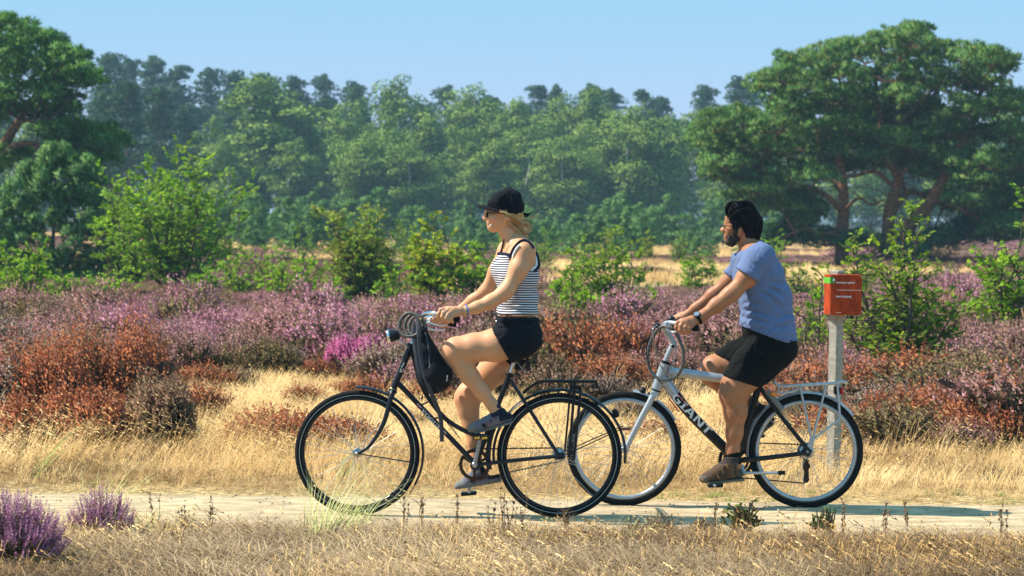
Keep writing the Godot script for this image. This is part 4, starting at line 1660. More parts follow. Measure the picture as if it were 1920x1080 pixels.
	for j in rows - 1:
		for k in cols - 1:
			var a: Vector3 = grid[j * cols + k]
			var b: Vector3 = grid[j * cols + k + 1]
			var c: Vector3 = grid[(j + 1) * cols + k + 1]
			var d: Vector3 = grid[(j + 1) * cols + k]
			var lift := Vector3(0, 0.0045, 0)
			g.quad(a + lift, b + lift, c + lift, d + lift)
			g.quad(d, c, b, a)
			if j == rows - 2: g.quad(d, c, c + lift, d + lift)
	part("brim", g, black, cap)
	for q in [[[978, 399, 0.02], [988, 402, 0.025], [999, 398.5, 0.03]], [[978, 400, -0.02], [986, 405, -0.02], [993, 404, -0.03]]]:
		g = G.new()
		g.tube(curve(path3(q), 10), [px(2.4), px(2.4), px(2.4), px(2.3), px(2.2), px(2.0), px(1.8), px(1.6), px(1.3), px(0.9), px(0.4)], 8, 0.5)
		part("knot_tail", g, black, cap)

	# hair under the cap, gathered at the nape
	var hf := Flesh.new()
	hf.k = 0.012
	limb(hf, [[950, 399, 0, 21.5], [965, 402, 0, 18]], 1.16)
	limb(hf, [[966, 408, 0, 12], [976, 420, 0, 10]], 1.2)
	limb(hf, [[984, 424, 0.01, 8], [986, 431, 0.01, 8]], 1.2)
	limb(hf, [[976, 428, 0, 7], [984, 445, 0, 5], [989, 456, 0, 2.5]], 1.2)
	hf.subs = [[at(929, 417, 0.3), at(929, 417, -0.3), px(20), px(20)]]
	hf.bump = func(p: Vector3) -> float:
		return 0.0022 * sin(p.y * 420.0 + p.x * 160.0 + 6.0 * fast_noise.get_noise_3dv(p * 14.0))
	var blond := [Color(0.50, 0.32, 0.13), Color(0.38, 0.22, 0.085), Color(0.62, 0.44, 0.22), Color(0.28, 0.15, 0.055), Color(0.70, 0.52, 0.29)]
	hf.tint = func(p: Vector3) -> Color:
		return blond[int(absf(fast_noise.get_noise_3dv(p * Vector3(20, 60, 20))) * 9.0) % 5]
	g = G.new()
	hf.skin(g, 0.004)
	strands(g, null, [[937, 397, 1.0], [947, 402, 1.12], [960, 408, 1.05], [973, 417, 0.7], [984, 424, 0.2]], 46, 2.2, 0.55, blond, 0.05, 0.068)
	strands(g, null, [[940, 396, 1.0], [952, 405, 1.1], [964, 409, 1.0], [975, 412, 0.7], [985, 420, 0.4]], 30, 2.0, 0.5, blond, -0.066, -0.03)
	strands(g, null, [[976, 424, 1.0], [982, 417, 1.3], [990, 421, 1.3], [991, 430, 1.2], [984, 435, 1.0], [978, 430, 1.0]], 40, 2.5, 0.55, blond, -0.03, 0.035)
	strands(g, null, [[972, 422, 1.0], [977, 434, 1.1], [984, 446, 1.0], [991, 458, 0.8]], 36, 3.2, 0.45, blond, -0.03, 0.035)
	strands(g, null, [[978, 414, 1.0], [990, 416, 1.2], [995, 426, 1.2], [989, 436, 1.0]], 18, 4.0, 0.3, blond, -0.03, 0.035)
	strands(g, null, [[945, 398, 1.0], [952, 412, 1.0], [962, 424, 0.9], [975, 436, 0.8], [984, 452, 0.7]], 16, 3.0, 0.35, blond, 0.045, 0.066)
	for k in 5:
		var e := rng.randf_range(-4, 5)
		g.col = blond[k % 5]
		g.tube(curve(path3([[968, 401, 0.04], [980, 408 + e * 0.3, 0.04], [993, 408 + e * 0.5, 0.03], [1003 + e, 403 + e * 0.7, 0.03], [1010 + e, 401 + e, 0.03]]), 14), px(0.28), 5)
	g.col = Color.WHITE
	part("hair", g, M.hair, t)

	# sunglasses, jewellery
	var sg := Node3D.new()
	sg.name = "sunglasses"
	t.add_child(sg, true)
	for s in [1.0, -1.0]:
		g = G.new()
		g.ball(at(914.5, 402.5, s * 0.033), Vector3(0.006, px(6.2), 0.024), Basis(Vector3(0, 1, 0), deg_to_rad(-24 * s)) * Basis(Vector3(0, 0, 1), -0.12), 14)
		part("lens", g, mat(Color(0.012, 0.009, 0.008), 0.12), sg)
		g = G.new()
		pipe(g, [[916, 399, s * 0.052], [930, 399.5, s * 0.07], [948, 401, s * 0.074]], 1.1, 10, 6)
		part("temple", g, mat(Color(0.02, 0.012, 0.01), 0.3), sg)
	g = G.new()
	pipe(g, [[911.5, 399.5, 0.012], [911.0, 399.3, 0], [911.5, 399.5, -0.012]], 1.0, 6, 6)
	part("bridge", g, M.black_plastic, sg)
	g = G.new()
	g.ball(at(951.2, 415.2, 0.07), Vector3.ONE * px(1.3), Basis.IDENTITY, 8)
	g.ball(at(950, 407.5, 0.07), Vector3.ONE * px(0.9), Basis.IDENTITY, 8)
	part("earring", g, mat(Color(0.05, 0.012, 0.01), 0.3), t)
	g = G.new()
	g.tube(lay.call(body, [[965, 437], [961, 449], [954, 462], [948, 472], [945, 477]], 0.001, 20), px(0.5), 6)
	var pend: Vector3 = body.front(at(945, 480).x, at(945, 480).y, 0.006)
	g.ball(pend, Vector3(px(1.2), px(1.8), px(0.8)), Basis.IDENTITY, 8)
	part("necklace", g, M.steel, t)
	g = G.new()
	var br := []
	for k in 25:
		var a := TAU * k / 24.0
		var m0 := at(874.5, 582.5, 0.238)
		br.append(m0 + Vector3(sin(a) * 0.008, cos(a) * px(9.6), sin(a) * px(9.6)) + Vector3(0.3, 0, 0) * cos(a) * -0.01)
	for k in 24:
		g.col = [Color(0.02, 0.10, 0.42), Color(0.05, 0.25, 0.6), Color(0.03, 0.06, 0.3)][k % 3]
		g.ball(br[k], Vector3.ONE * px(1.9), Basis.IDENTITY, 6)
	g.col = Color.WHITE
	part("bracelet", g, M.gloss, t)
	g = G.new()
	for q in [[840.5, 590.5, 0.292], [832, 583, 0.284]]:
		var o := at(q[0], q[1], q[2] + 0.004)
		g.torus(o, px(3.6), px(0.6), 16, 6)
	g.ball(at(839, 593, 0.303), Vector3(px(1.6), px(1.8), px(1)), Basis.IDENTITY, 8)
	part("ring", g, M.steel, t)

func man() -> void:
	base_d = DM
	base_at = Vector3(pw(1440, 953, DM).x, 0.0, -DM)
	var t := thing("person", "bearded man in a blue shirt and black shorts riding the silver bicycle", "person", base_at, "people cycling")
	var skin := Color(0.38, 0.165, 0.08)
	var body := Flesh.new()
	body.k = 0.03
	var torso := [[[1450, 648, 0.09, 41], [1448, 648, -0.09, 41]], [[1440, 605, 0.08, 46], [1434, 605, -0.09, 44]], [[1437, 562, 0.08, 45], [1431, 562, -0.1, 42]],
		[[1427, 520, 0.1, 40], [1414, 518, -0.12, 37]], [[1420, 490, 0.11, 31], [1404, 491, -0.13, 28]]]
	for q in torso: limb(body, q)
	limb(body, [[1423, 487, 0.17, 23], [1414, 478, 0.05, 22], [1402, 482, -0.08, 20], [1389, 500, -0.185, 19]])
	limb(body, [[1409, 467, 0, 21], [1397, 440, 0, 18]])
	limb(body, [[1423, 488, 0.17, 20], [1401, 518, 0.2, 17.5], [1376, 547, 0.218, 13.6], [1366, 555, 0.22, 13.6], [1344, 572, 0.225, 12.8], [1318, 592, 0.235, 9], [1306, 600, 0.24, 8.4], [1298, 603, 0.245, 9]])
	limb(body, [[1389, 500, -0.185, 17], [1366, 529, -0.21, 13], [1337, 553, -0.22, 12], [1305, 578, -0.23, 9], [1287, 591, -0.235, 8.4]])
	limb(body, [[1450, 650, 0.10, 42], [1412, 688, 0.12, 35], [1382, 722, 0.125, 28.5], [1375, 738, 0.125, 26], [1379, 772, 0.125, 21], [1377, 812, 0.12, 15], [1374, 845, 0.115, 11.5], [1376, 872, 0.115, 12], [1352, 888, 0.115, 9]])
	limb(body, [[1450, 650, -0.10, 42], [1385, 678, -0.115, 33], [1341, 692, -0.115, 26], [1338, 700, -0.115, 24]])
	limb(body, [[1338, 700, -0.115, 24], [1360, 722, -0.115, 19], [1384, 740, -0.11, 17.5], [1410, 760, -0.11, 12.5], [1430, 778, -0.105, 11.5], [1415, 800, -0.105, 9]])
	body.tint = func(p: Vector3) -> Color:
		var n := fast_noise.get_noise_3dv(p * 30.0) * 0.08 + fast_noise.get_noise_3dv(p * 8.0) * 0.1
		var c := skin * (1.0 + 1.5 * n)
		c = c.lerp(Color(0.28, 0.10, 0.05), clampf(0.15 + 0.6 * fast_noise.get_noise_3dv(p * 5.0 + Vector3(9, 0, 0)), 0.0, 0.4))
		var calf := near(p, 1377, 790, 60)
		if calf > 0.0 and fast_noise.get_noise_3dv(p * Vector3(260, 90, 260)) > 0.16: c = c * lerpf(1.0, 0.72, clampf(calf * 2.0, 0, 1))
		return c.lerp(Color(0.27, 0.10, 0.055), maxf(near(p, 1352, 728, 22), near(p, 1318, 690, 22)) * 0.5)
	var g := G.new()
	body.skin(g, 0.0095)

	var head := Flesh.new()
	head.k = 0.016
	limb(head, [[1390, 412, -0.01, 27], [1400, 416, 0.0, 28]], 0.9)
	limb(head, [[1379, 421, -0.012, 18], [1381, 432, -0.012, 17]], 0.95)
	limb(head, [[1367.5, 449, -0.012, 8.5], [1387, 438, -0.005, 13]], 1.3)
	limb(head, [[1366, 453, -0.012, 6], [1370, 454, -0.012, 6.5]], 1.3)
	limb(head, [[1368, 409, 0.006, 8.5], [1368, 409, -0.032, 8.5]])
	limb(head, [[1366.5, 418, 0.004, 6.5], [1366.5, 418, -0.03, 6.5]])
	limb(head, [[1370, 430, 0.016, 8.5], [1370, 430, -0.04, 8.5]])
	limb(head, [[1365, 440, 0.006, 6], [1365, 440, -0.03, 6]])
	limb(head, [[1362, 420, -0.012, 3.6], [1355.5, 430, -0.012, 3.2]])
	dot(head, 1354.2, 431.5, -0.012, 3.2, 1.3)
	dot(head, 1357.5, 433.5, 0.0, 2.8)
	limb(head, [[1361.5, 443, 0.0, 3.0], [1361.5, 443, -0.024, 3.0]])
	limb(head, [[1362.5, 447, 0.0, 3.0], [1362.5, 447, -0.024, 3.0]])
	limb(head, [[1396, 440, 0, 18], [1409, 467, 0, 21]])
	limb(head, [[1388, 431, 0.066, 4.0], [1386, 440, 0.063, 3.4]], 0.8)
	head.tint = func(p: Vector3) -> Color:
		var c := skin * (1.0 + fast_noise.get_noise_3dv(p * 40.0) * 0.07)
		c = c.lerp(Color(0.40, 0.13, 0.07), near(p, 1354, 432, 6) * 0.4 + near(p, 1388, 436, 7) * 0.4)
		if near(p, 1361.5, 445, 4.2) > 0.2 and p.z < 0.02: c = Color(0.26, 0.09, 0.06)
		return c
	head.skin(g, 0.0035)
	for s in [1.0, -1.0]:
		var hand := Flesh.new()
		hand.k = 0.008
		if s > 0:
			limb(hand, [[1306, 600, 0.24, 9.2], [1297, 602, 0.255, 10], [1287, 604.5, 0.268, 9.4], [1281, 604, 0.27, 8]])
			limb(hand, [[1298, 608, 0.27, 7.5], [1291, 610, 0.278, 6.5]])
			for q in [[1277, 602, 1270, 606, 1268, 614, 1270.5, 621, 0.272], [1282, 604.5, 1276.5, 611, 1275.5, 619, 1280, 626, 0.284], [1288, 608, 1284.5, 614, 1284, 620, 1287.5, 625, 0.288], [1294, 611.5, 1291, 616, 1291, 620, 1293.5, 623, 0.286]]:
				limb(hand, [[q[0], q[1], q[8] - 0.006, 4.7], [q[2], q[3], q[8] + 0.005, 4.1], [q[4], q[5], q[8] + 0.006, 3.7], [q[6], q[7], q[8] - 0.01, 3.1]])
			limb(hand, [[1292, 603, 0.235, 6], [1280, 602, 0.215, 4.6], [1271, 604, 0.205, 4]])
		else:
			limb(hand, [[1287, 591, -0.235, 9], [1276, 595, -0.245, 9], [1268, 598, -0.25, 8]])
			for q in [[1263, 599, 1258, 604, 1257, 611, 1260, 616, -0.235], [1267, 602, 1263, 608, 1263, 614, 1266, 619, -0.245], [1272, 604, 1269, 610, 1269, 616, 1272, 620, -0.255], [1277, 606, 1275, 612, 1275, 616, 1277, 619, -0.265]]:
				limb(hand, [[q[0], q[1], q[8], 4.6], [q[2], q[3], q[8], 4.0], [q[4], q[5], q[8], 3.6], [q[6], q[7], q[8], 3.1]])
			limb(hand, [[1278, 597, -0.22, 5.5], [1270, 598, -0.2, 4.4], [1262, 601, -0.19, 4]])
		hand.tint = func(p: Vector3) -> Color:
			return skin.lerp(Color(0.42, 0.17, 0.10), 0.3) * (1.05 + fast_noise.get_noise_3dv(p * 60.0) * 0.1)
		hand.skin(g, 0.003)
	part("body", g, skin_mat(Color(1, 1, 1)), t)

	# shirt
	var sf := Flesh.new()
	sf.k = 0.032
	for q in torso:
		if q[0][1] > 640: continue
		limb(sf, [[q[0][0], q[0][1], q[0][2], q[0][3] + 2.8], [q[1][0], q[1][1], q[1][2], q[1][3] + 2.8]])
	limb(sf, [[1446, 640, 0.095, 47], [1442, 632, -0.095, 46]])
	limb(sf, [[1423, 487, 0.17, 25], [1414, 478, 0.05, 24], [1402, 482, -0.08, 22], [1389, 500, -0.185, 21]])
	limb(sf, [[1423, 488, 0.17, 25], [1402, 517, 0.2, 23.5], [1390, 533, 0.21, 23]])
	limb(sf, [[1389, 500, -0.185, 21], [1368, 527, -0.21, 18.5]])
	limb(sf, [[1411, 470, 0, 23], [1404, 456, 0, 20]])
	var fold := func(p: Vector3) -> float:
		var u := (at(1390, 0, 0).x - p.x) / px(1.0)
		var low := smoothstep(0.0, 1.0, clampf((at(0, 530, 0).y - p.y) / 0.12, 0, 1))
		var wave := sin((p.y * 1.0 - p.x * 0.62) * 74.0 + 4.2 * fast_noise.get_noise_3dv(p * 5.0))
		var side := 0.008 * (1.0 - 2.0 * pow(absf(wave), 0.6)) * low
		return side * (0.35 + 0.65 * clampf(0.5 + fast_noise.get_noise_3dv(p * 5.0), 0, 1)) + 0.007 * fast_noise.get_noise_3dv(p * 8.0)
	var cr := creases([[1424, 531, 1478, 566, 4.8, 11.2], [1420, 541, 1468, 588, 4.5, 9.6], [1428, 526, 1478, 540, 4.5, 8.8], [1390, 566, 1432, 578, 4.5, 9.6], [1389, 580, 1446, 596, 4.5, 11.2], [1391, 596, 1440, 606, 4.5, 10.4], [1444, 604, 1490, 588, 4.5, 9.6], [1430, 618, 1488, 612, 4.5, 8.0], [1400, 497, 1418, 520, 3.9, 7.2], [1408, 492, 1424, 512, 3.9, 6.4], [1440, 480, 1462, 520, 4.8, 6.4]])
	var folds := func(p: Vector3) -> float: return fold.call(p) * 0.5 + cr.call(p)
	sf.bump = fold
	var hem_n := (at(1440, 640) - at(1450, 610)).normalized()
	sf.clips = [[at(1447, 632.5), Vector3(-0.36, -1, 0).normalized()], [at(1403, 462), (at(1394, 446) - at(1405, 466)).normalized()]]
	sf.subs = []
	g = G.new()
	# sleeves end in hems of their own
	var n_s := (at(1387, 540) - at(1408, 508)).normalized()
	var arm := Flesh.new()
	arm.k = 0.032
	arm.bump = folds
	limb(arm, [[1427, 483, 0.15, 28], [1421, 490, 0.168, 28], [1402, 517, 0.2, 24.5], [1388, 535, 0.21, 24]])
	arm.clips = [[at(1402.5, 519.5), n_s]]
	arm.skin(g, 0.008)
	var arm2 := Flesh.new()
	arm2.k = 0.032
	limb(arm2, [[1392, 497, -0.175, 21], [1372, 523, -0.21, 18.5], [1360, 540, -0.21, 18]])
	arm2.clips = [[at(1372, 520), (at(1357, 540) - at(1374, 518)).normalized()]]
	arm2.skin(g, 0.008)
	var main := Flesh.new()
	main.k = 0.032
	main.bump = folds
	main.clips = sf.clips
	for q in torso:
		if q[0][1] > 640: continue
		limb(main, [[q[0][0], q[0][1], q[0][2], q[0][3] + 4.0], [q[1][0], q[1][1], q[1][2], q[1][3] + 4.0]])
	limb(main, [[1444, 640, 0.095, 50.5], [1440, 632, -0.095, 50]])
	limb(main, [[1423, 487, 0.165, 28], [1414, 478, 0.05, 26], [1402, 482, -0.08, 24], [1390, 498, -0.18, 22]])
	limb(main, [[1411, 470, 0, 23], [1404, 456, 0, 20]])
	main.skin(g, 0.0058)
	var blue := cloth_mat(Color(0.15, 0.205, 0.37), 0.9)
	blue.albedo_texture = noise_tex(0.25, Color(0.8, 0.8, 0.83), Color(1, 1, 1), 256, 3, 51)
	part("shirt", g, blue, t)
	for q in [[[[1399, 611], [1415, 616.5], [1440, 626], [1468, 633.5], [1490, 638]], main]]:
		var hl := []
		for p in q[0]:
			hl.append((q[1] as Flesh).front(at(p[0], p[1]).x, at(p[0], p[1]).y, 0.0005))
		g = G.new()
		g.tube(curve(hl, 24), px(1.3), 6)
		part("hem", g, blue, t)
	var rib := cloth_mat(Color(0.14, 0.20, 0.39), 0.2)
	g = G.new()
	var cl := []
	for k in 21:
		var a := TAU * k / 20.0
		var c := at(1405, 464, 0)
		var axis := (at(1394, 446) - at(1405, 466)).normalized()
		var e1 := axis.cross(Vector3(0, 0, 1)).normalized()
		cl.append(c + e1 * cos(a) * px(23.0) + Vector3(0, 0, 1) * sin(a) * px(24.0))
	g.tube(cl, px(3.0), 8)
	part("collar", g, rib, t)

	var mcr := creases([[1400, 634, 1446, 656, 3.4, 7.0], [1392, 650, 1432, 684, 3.4, 7.0], [1380, 676, 1412, 712, 3.2, 6.0], [1440, 652, 1484, 640, 3.4, 6.0], [1422, 690, 1458, 668, 3.2, 6.0], [1406, 700, 1430, 706, 3.0, 5.0]])
	# shorts
	var black := cloth_mat(Color(0.0045, 0.0045, 0.005), 0.9)
	g = G.new()
	for s in [1.0, -1.0]:
		var sh := Flesh.new()
		sh.k = 0.03
		limb(sh, [[1449, 648, 0.095, 42], [1447, 648, -0.095, 42]])
		limb(sh, [[1440, 608, 0.08, 46], [1434, 608, -0.09, 44.5]])
		if s > 0:
			limb(sh, [[1450, 650, 0.105, 45], [1411, 686, 0.12, 39], [1386, 716, 0.125, 31], [1378, 727, 0.125, 30.5]])
			sh.clips = [[at(1387, 713), (at(1381, 731) - at(1387, 713)).normalized()]]
		else:
			limb(sh, [[1450, 650, -0.105, 44], [1388, 675, -0.115, 37], [1345, 690, -0.115, 30]])
			sh.clips = [[at(1352, 669), (at(1332, 708) - at(1352, 669)).normalized()]]
		sh.clips.append([Vector3(0, 0, 0.002 * s), Vector3(0, 0, -s)])
		sh.clips.append([at(1440, 606), Vector3(0.3, 1, 0).normalized()])
		sh.bump = func(p: Vector3) -> float:
			return mcr.call(p) + 0.006 * fast_noise.get_noise_3dv(p * 8.0) + 0.003 * (1.0 - 2.0 * pow(absf(sin(p.x * 34.0 - p.y * 40.0 + 3.0 * fast_noise.get_noise_3dv(p * 4.0))), 0.6))
		sh.skin(g, 0.008)
	part("shorts", g, black, t)
	var pf := Flesh.new()
	pf.k = 0.03
	limb(pf, [[1450, 648, 0.095, 44.5], [1448, 648, -0.095, 44.5]])
	limb(pf, [[1450, 650, 0.105, 45.5], [1411, 686, 0.12, 39.5], [1386, 716, 0.125, 31.5]])
	g = G.new()
	var pk := []
	for p in [[1410, 626], [1409, 640], [1413, 655], [1426, 660]]:
		pk.append(pf.front(at(p[0], p[1]).x, at(p[0], p[1]).y, 0.001))
	g.tube(curve(pk, 16), px(1.6), 6)
	part("pocket_edge", g, cloth_mat(Color(0.016, 0.016, 0.018), 0.3), t)

	# boots
	for q in [[[1385, 888, 0.118], [1317, 898, 0.118], [1372, 866, 0.118], [1396, 897, 1312, 905.5], 1.0], [[1444, 786, -0.105], [1392, 829, -0.105], [1426, 776, -0.105], [1456.5, 795, 1398, 842], -1.0]]:
		var bt := Node3D.new()
		bt.name = numbered("boot", t)
		t.add_child(bt, true)
		var f := Flesh.new()
		f.k = 0.014
		shoe(f, q[0], q[1], q[2], 1.2)
		limb(f, [[q[2][0], q[2][1] - 10, q[2][2], 16], [q[2][0], q[2][1] + 8, q[2][2], 15]])
		var s0 := at(q[3][0], q[3][1])
		var s1 := at(q[3][2], q[3][3])
		var up := (s1 - s0).cross(Vector3(0, 0, -1)).normalized()
		if up.y < 0: up = -up
		f.tint = func(p: Vector3) -> Color:
			var h := (p - s0).dot(up) / px(1.0)
			var al := clampf((p - s0).dot((s1 - s0).normalized()) / s0.distance_to(s1), 0, 1)
			var n := fast_noise.get_noise_3dv(p * 25.0) * 0.25
			if h < 5.5 or al > 0.86 and h < 17: return Color(0.12, 0.115, 0.105) * (1.0 + n)
			if al < 0.16 and h < 22: return Color(0.055, 0.055, 0.06)
			if h < 8.0: return Color(0.07, 0.052, 0.04)
			if h > 36.0 or al > 0.44 and al < 0.5 and h < 20.0 or al > 0.2 and al < 0.25 and h < 34.0: return Color(0.045, 0.036, 0.032)
			return Color(0.10, 0.062, 0.044) * (1.0 + n * 1.6)
		f.clips = [[s0, -up], [at(q[2][0], q[2][1] - 13.0), (at(q[2][0] - 2, q[2][1] - 30) - at(q[2][0], q[2][1])).normalized()]]
		g = G.new()
		f.skin(g, 0.0042)
		part("upper", g, cloth_mat(Color(1, 1, 1), 0.6), bt)
		g = G.new()
		g.box(s0.lerp(s1, 0.46) + up * px(2.2) + Vector3(0, 0, q[0][2]), Vector3(s0.distance_to(s1) * 0.84, px(5), 0.08), Basis(Vector3(0, 0, 1), atan2((s0 - s1).y, (s0 - s1).x)), 0.007)
		part("sole", g, mat(Color(0.13, 0.115, 0.09), 0.9), bt)
		for k in 6:
			g = G.new()
			var u := 0.42 + 0.055 * k
			var c := s0.lerp(s1, u)
			var pts := []
			for sgn in [0.0, 0.4, 0.8, 1.2]:
				var rr := px(36.0 - 22.0 * (u - 0.42) / 0.275)
				var w: Vector3 = c + up * (rr - px(7.5) * sgn) + (s0 - s1).normalized() * px(3.0) * sgn
				pts.append(f.front(w.x, w.y, 0.002, 0.4 if q[4] > 0 else 0.05))
			g.tube(curve(pts, 8), 0.0032, 6)
			part("lace", g, mat(Color(0.34, 0.17, 0.05) if k % 2 == 0 else Color(0.03, 0.025, 0.02), 0.8), bt)
		if q[4] > 0:
			g = G.new()
			var tp := f.front(at(1314.5, 895.5).x, at(1314.5, 895.5).y, 0.0)
			g.ball(tp, Vector3(px(1.7), px(1.5), px(1.2)), Basis.IDENTITY, 8)
			part("toe_badge", g, mat(Color(0.55, 0.16, 0.03), 0.6), bt)
	g = G.new()
	g.tube(curve(path3([[1374.5, 845, 0.116], [1375, 856, 0.116], [1376, 870, 0.116]]), 8), grow(px(13.2), px(14.5), 9), 16)
	part("sock", g, black, t)
	g = G.new()
	g.tube(curve(path3([[1414, 763, -0.108], [1426, 774, -0.107], [1432, 782, -0.106]]), 8), grow(px(13.4), px(14), 9), 16)
	part("sock", g, black, t)

	# hair, beard, glasses, watch
	var ink := [Color(0.006, 0.006, 0.008), Color(0.010, 0.010, 0.013), Color(0.016, 0.016, 0.022), Color(0.004, 0.004, 0.005)]
	var hf := Flesh.new()
	hf.k = 0.015
	limb(hf, [[1389, 409, -0.008, 28.5], [1399, 413, 0, 29]], 1.0)
	limb(hf, [[1399, 418, 0, 28], [1404, 434, 0, 22]], 1.02)
	limb(hf, [[1372, 396, 0.0, 10], [1382, 388, 0.0, 11]], 2.2)
	limb(hf, [[1374, 412, 0.055, 6], [1377, 426, 0.06, 4.5]])
	hf.subs = [[at(1354, 428, 0.3), at(1354, 428, -0.3), px(19), px(19)], [at(1381, 446, 0.3), at(1381, 446, -0.3), px(17), px(17)], [at(1362, 418, 0.3), at(1362, 418, -0.3), px(9), px(9)]]
	hf.clips = [[at(1408, 451), (at(1402, 460) - at(1408, 447)).normalized()]]
	hf.bump = func(p: Vector3) -> float:
		return 0.003 * sin(p.x * 260.0 + p.y * 210.0 + 7.0 * fast_noise.get_noise_3dv(p * 10.0)) + 0.003 * fast_noise.get_noise_3dv(p * 22.0)
	hf.tint = func(p: Vector3) -> Color:
		return ink[int(absf(fast_noise.get_noise_3dv(p * 50.0)) * 8.0) % 4]
	g = G.new()
	hf.skin(g, 0.004)
	strands(g, null, [[1367, 404, 1.0], [1375, 386, 1.0], [1390, 379.5, 0.9], [1408, 385, 0.9], [1421, 400, 0.8]], 60, 3.0, 0.6, ink, -0.06, 0.06)
	strands(g, null, [[1366, 408, 0.8], [1362, 396, 0.8], [1365, 386, 0.8], [1374, 381, 0.8], [1382, 386, 0.9]], 44, 3.0, 0.6, ink, -0.05, 0.05)
	strands(g, null, [[1367, 402, 0.9], [1361, 391, 1.0], [1367, 382, 1.0], [1380, 380, 1.0], [1392, 384, 0.9]], 46, 3.0, 0.55, ink, -0.05, 0.05)
	strands(g, null, [[1385, 384, 0.9], [1394, 379, 1.0], [1406, 382, 1.0], [1414, 388, 0.9]], 26, 3.4, 0.4, ink, -0.05, 0.05)
	strands(g, null, [[1418, 396, 1.0], [1428, 412, 1.0], [1427, 432, 1.0], [1421, 455, 0.9]], 22, 2.4, 0.4, ink, -0.05, 0.055)
	strands(g, null, [[1370, 409, 1.0], [1383, 398, 1.1], [1399, 396, 1.15], [1415, 406, 1.1], [1423, 422, 0.9]], 60, 5.0, 0.6, ink, 0.062, 0.074)
	strands(g, null, [[1370, 414, 1.0], [1383, 416, 1.1], [1398, 421, 1.1], [1412, 432, 0.9], [1417, 448, 0.6]], 50, 6.0, 0.6, ink, 0.062, 0.073)
	strands(g, null, [[1420, 405, 1.0], [1425, 420, 1.0], [1424, 436, 0.95], [1419, 452, 0.8]], 40, 2.2, 0.6, ink, -0.05, 0.055)
	part("hair", g, M.hair, t)
	var bf := Flesh.new()
	bf.k = 0.012
	limb(bf, [[1365.5, 454, -0.012, 6.6], [1372, 455.5, -0.012, 6.5], [1381, 447, 0.0, 6.5]], 2.4)
	limb(bf, [[1381, 447, 0.03, 6.5], [1379, 436, 0.05, 4.5], [1378, 428, 0.058, 3.2]], 1.1)
	limb(bf, [[1361.5, 440.2, 0.008, 2.0], [1368, 446, 0.03, 3.4], [1372, 452, 0.03, 5]], 1.2)
	limb(bf, [[1361.5, 440.2, 0.006, 1.8], [1361.5, 440.2, -0.028, 1.8]])
	bf.bump = func(p: Vector3) -> float:
		return 0.002 * sin(p.x * 700.0) * sin(p.y * 520.0 + p.x * 300.0) + 0.002 * fast_noise.get_noise_3dv(p * 30.0)
	g = G.new()
	bf.skin(g, 0.0032)
	var beard := mat(Color(0.010, 0.008, 0.008), 0.75, 0.0, true)
	part("beard", g, beard, t)
	g = G.new()
	pipe(g, [[1363, 417.5, 0.0], [1367, 416, 0.025], [1372, 418, 0.045]], 1.5, 10, 6)
	part("eyebrow", g, beard, t)
	var gl := Node3D.new()
	gl.name = "glasses"
	t.add_child(gl, true)
	var frame := mat(Color(0.03, 0.012, 0.012), 0.25)
	for s in [1.0, -1.0]:
		g = G.new()
		var ring := []
		for k in 25:
			var a := TAU * k / 24.0
			var u := signf(cos(a)) * pow(absf(cos(a)), 0.6)
			var w := signf(sin(a)) * pow(absf(sin(a)), 0.6)
			ring.append(at(1355.5 + 2.2 * absf(u * 0.5 + 0.5 * s) * 0.9, 426.5 - w * 4.6, -0.012 + s * 0.031 + u * 0.023))
		g.tube(ring, 0.0021, 6)
		part("rim", g, frame, gl)
		g = G.new()
		for k in 24:
			g.face(at(1356.3, 426.5, -0.012 + s * 0.031), ring[k], ring[k + 1])
		part("lens", g, M.glass, gl)
		g = G.new()
		pipe(g, [[1357, 423.5, -0.012 + s * 0.054], [1370, 424, -0.005 + s * 0.066], [1388, 426, s * 0.072]], 1.1, 8, 6)
		part("temple", g, frame, gl)
	g = G.new()
	g.ball(at(1364.5, 425.5, 0.018), Vector3(px(2.4), px(1.6), px(2.4)), Basis.IDENTITY, 8)
	part("eye", g, mat(Color(0.12, 0.08, 0.06), 0.2), t)
	var wt := Node3D.new()
	wt.name = "wristwatch"
	t.add_child(wt, true)
	g = G.new()
	var wc := at(1309, 598, 0.24)
	var wdir := (at(1318, 592, 0.235) - at(1306, 600, 0.24)).normalized()
	var w1 := wdir.cross(Vector3(0, 0, 1)).normalized()
	var w2 := wdir.cross(w1)
	var band2 := []
	for k in 25:
		var a := TAU * k / 24.0
		band2.append(wc + (w1 * cos(a) + w2 * sin(a)) * px(10.6))
	g.tube(band2, px(3.4), 8, 0.35, w1)
	part("watch_strap", g, M.rubber, wt)
	g = G.new()
	var face_dir := (Vector3(-0.25, 0.75, 0.62)).normalized()
	g.lathe(wc + face_dir * px(9.5), face_dir, [Vector2(0, 0), Vector2(px(7.2), 0), Vector2(px(7.2), px(2.6)), Vector2(px(6.2), px(3.4)), Vector2(0, px(3.4))], 20)
	part("watch_case", g, M.black_plastic, wt)
	g = G.new()
	g.lathe(wc + face_dir * (px(12.95)), face_dir, [Vector2(px(5.6), 0), Vector2(px(5.4), px(0.5)), Vector2(0, px(0.6))], 20)
	part("watch_dial", g, mat(Color(0.16, 0.2, 0.26), 0.12), wt)

# ---------------------------------------------------------------- the ground
const PATH_NEAR := 15.22
const PATH_FAR := 17.2

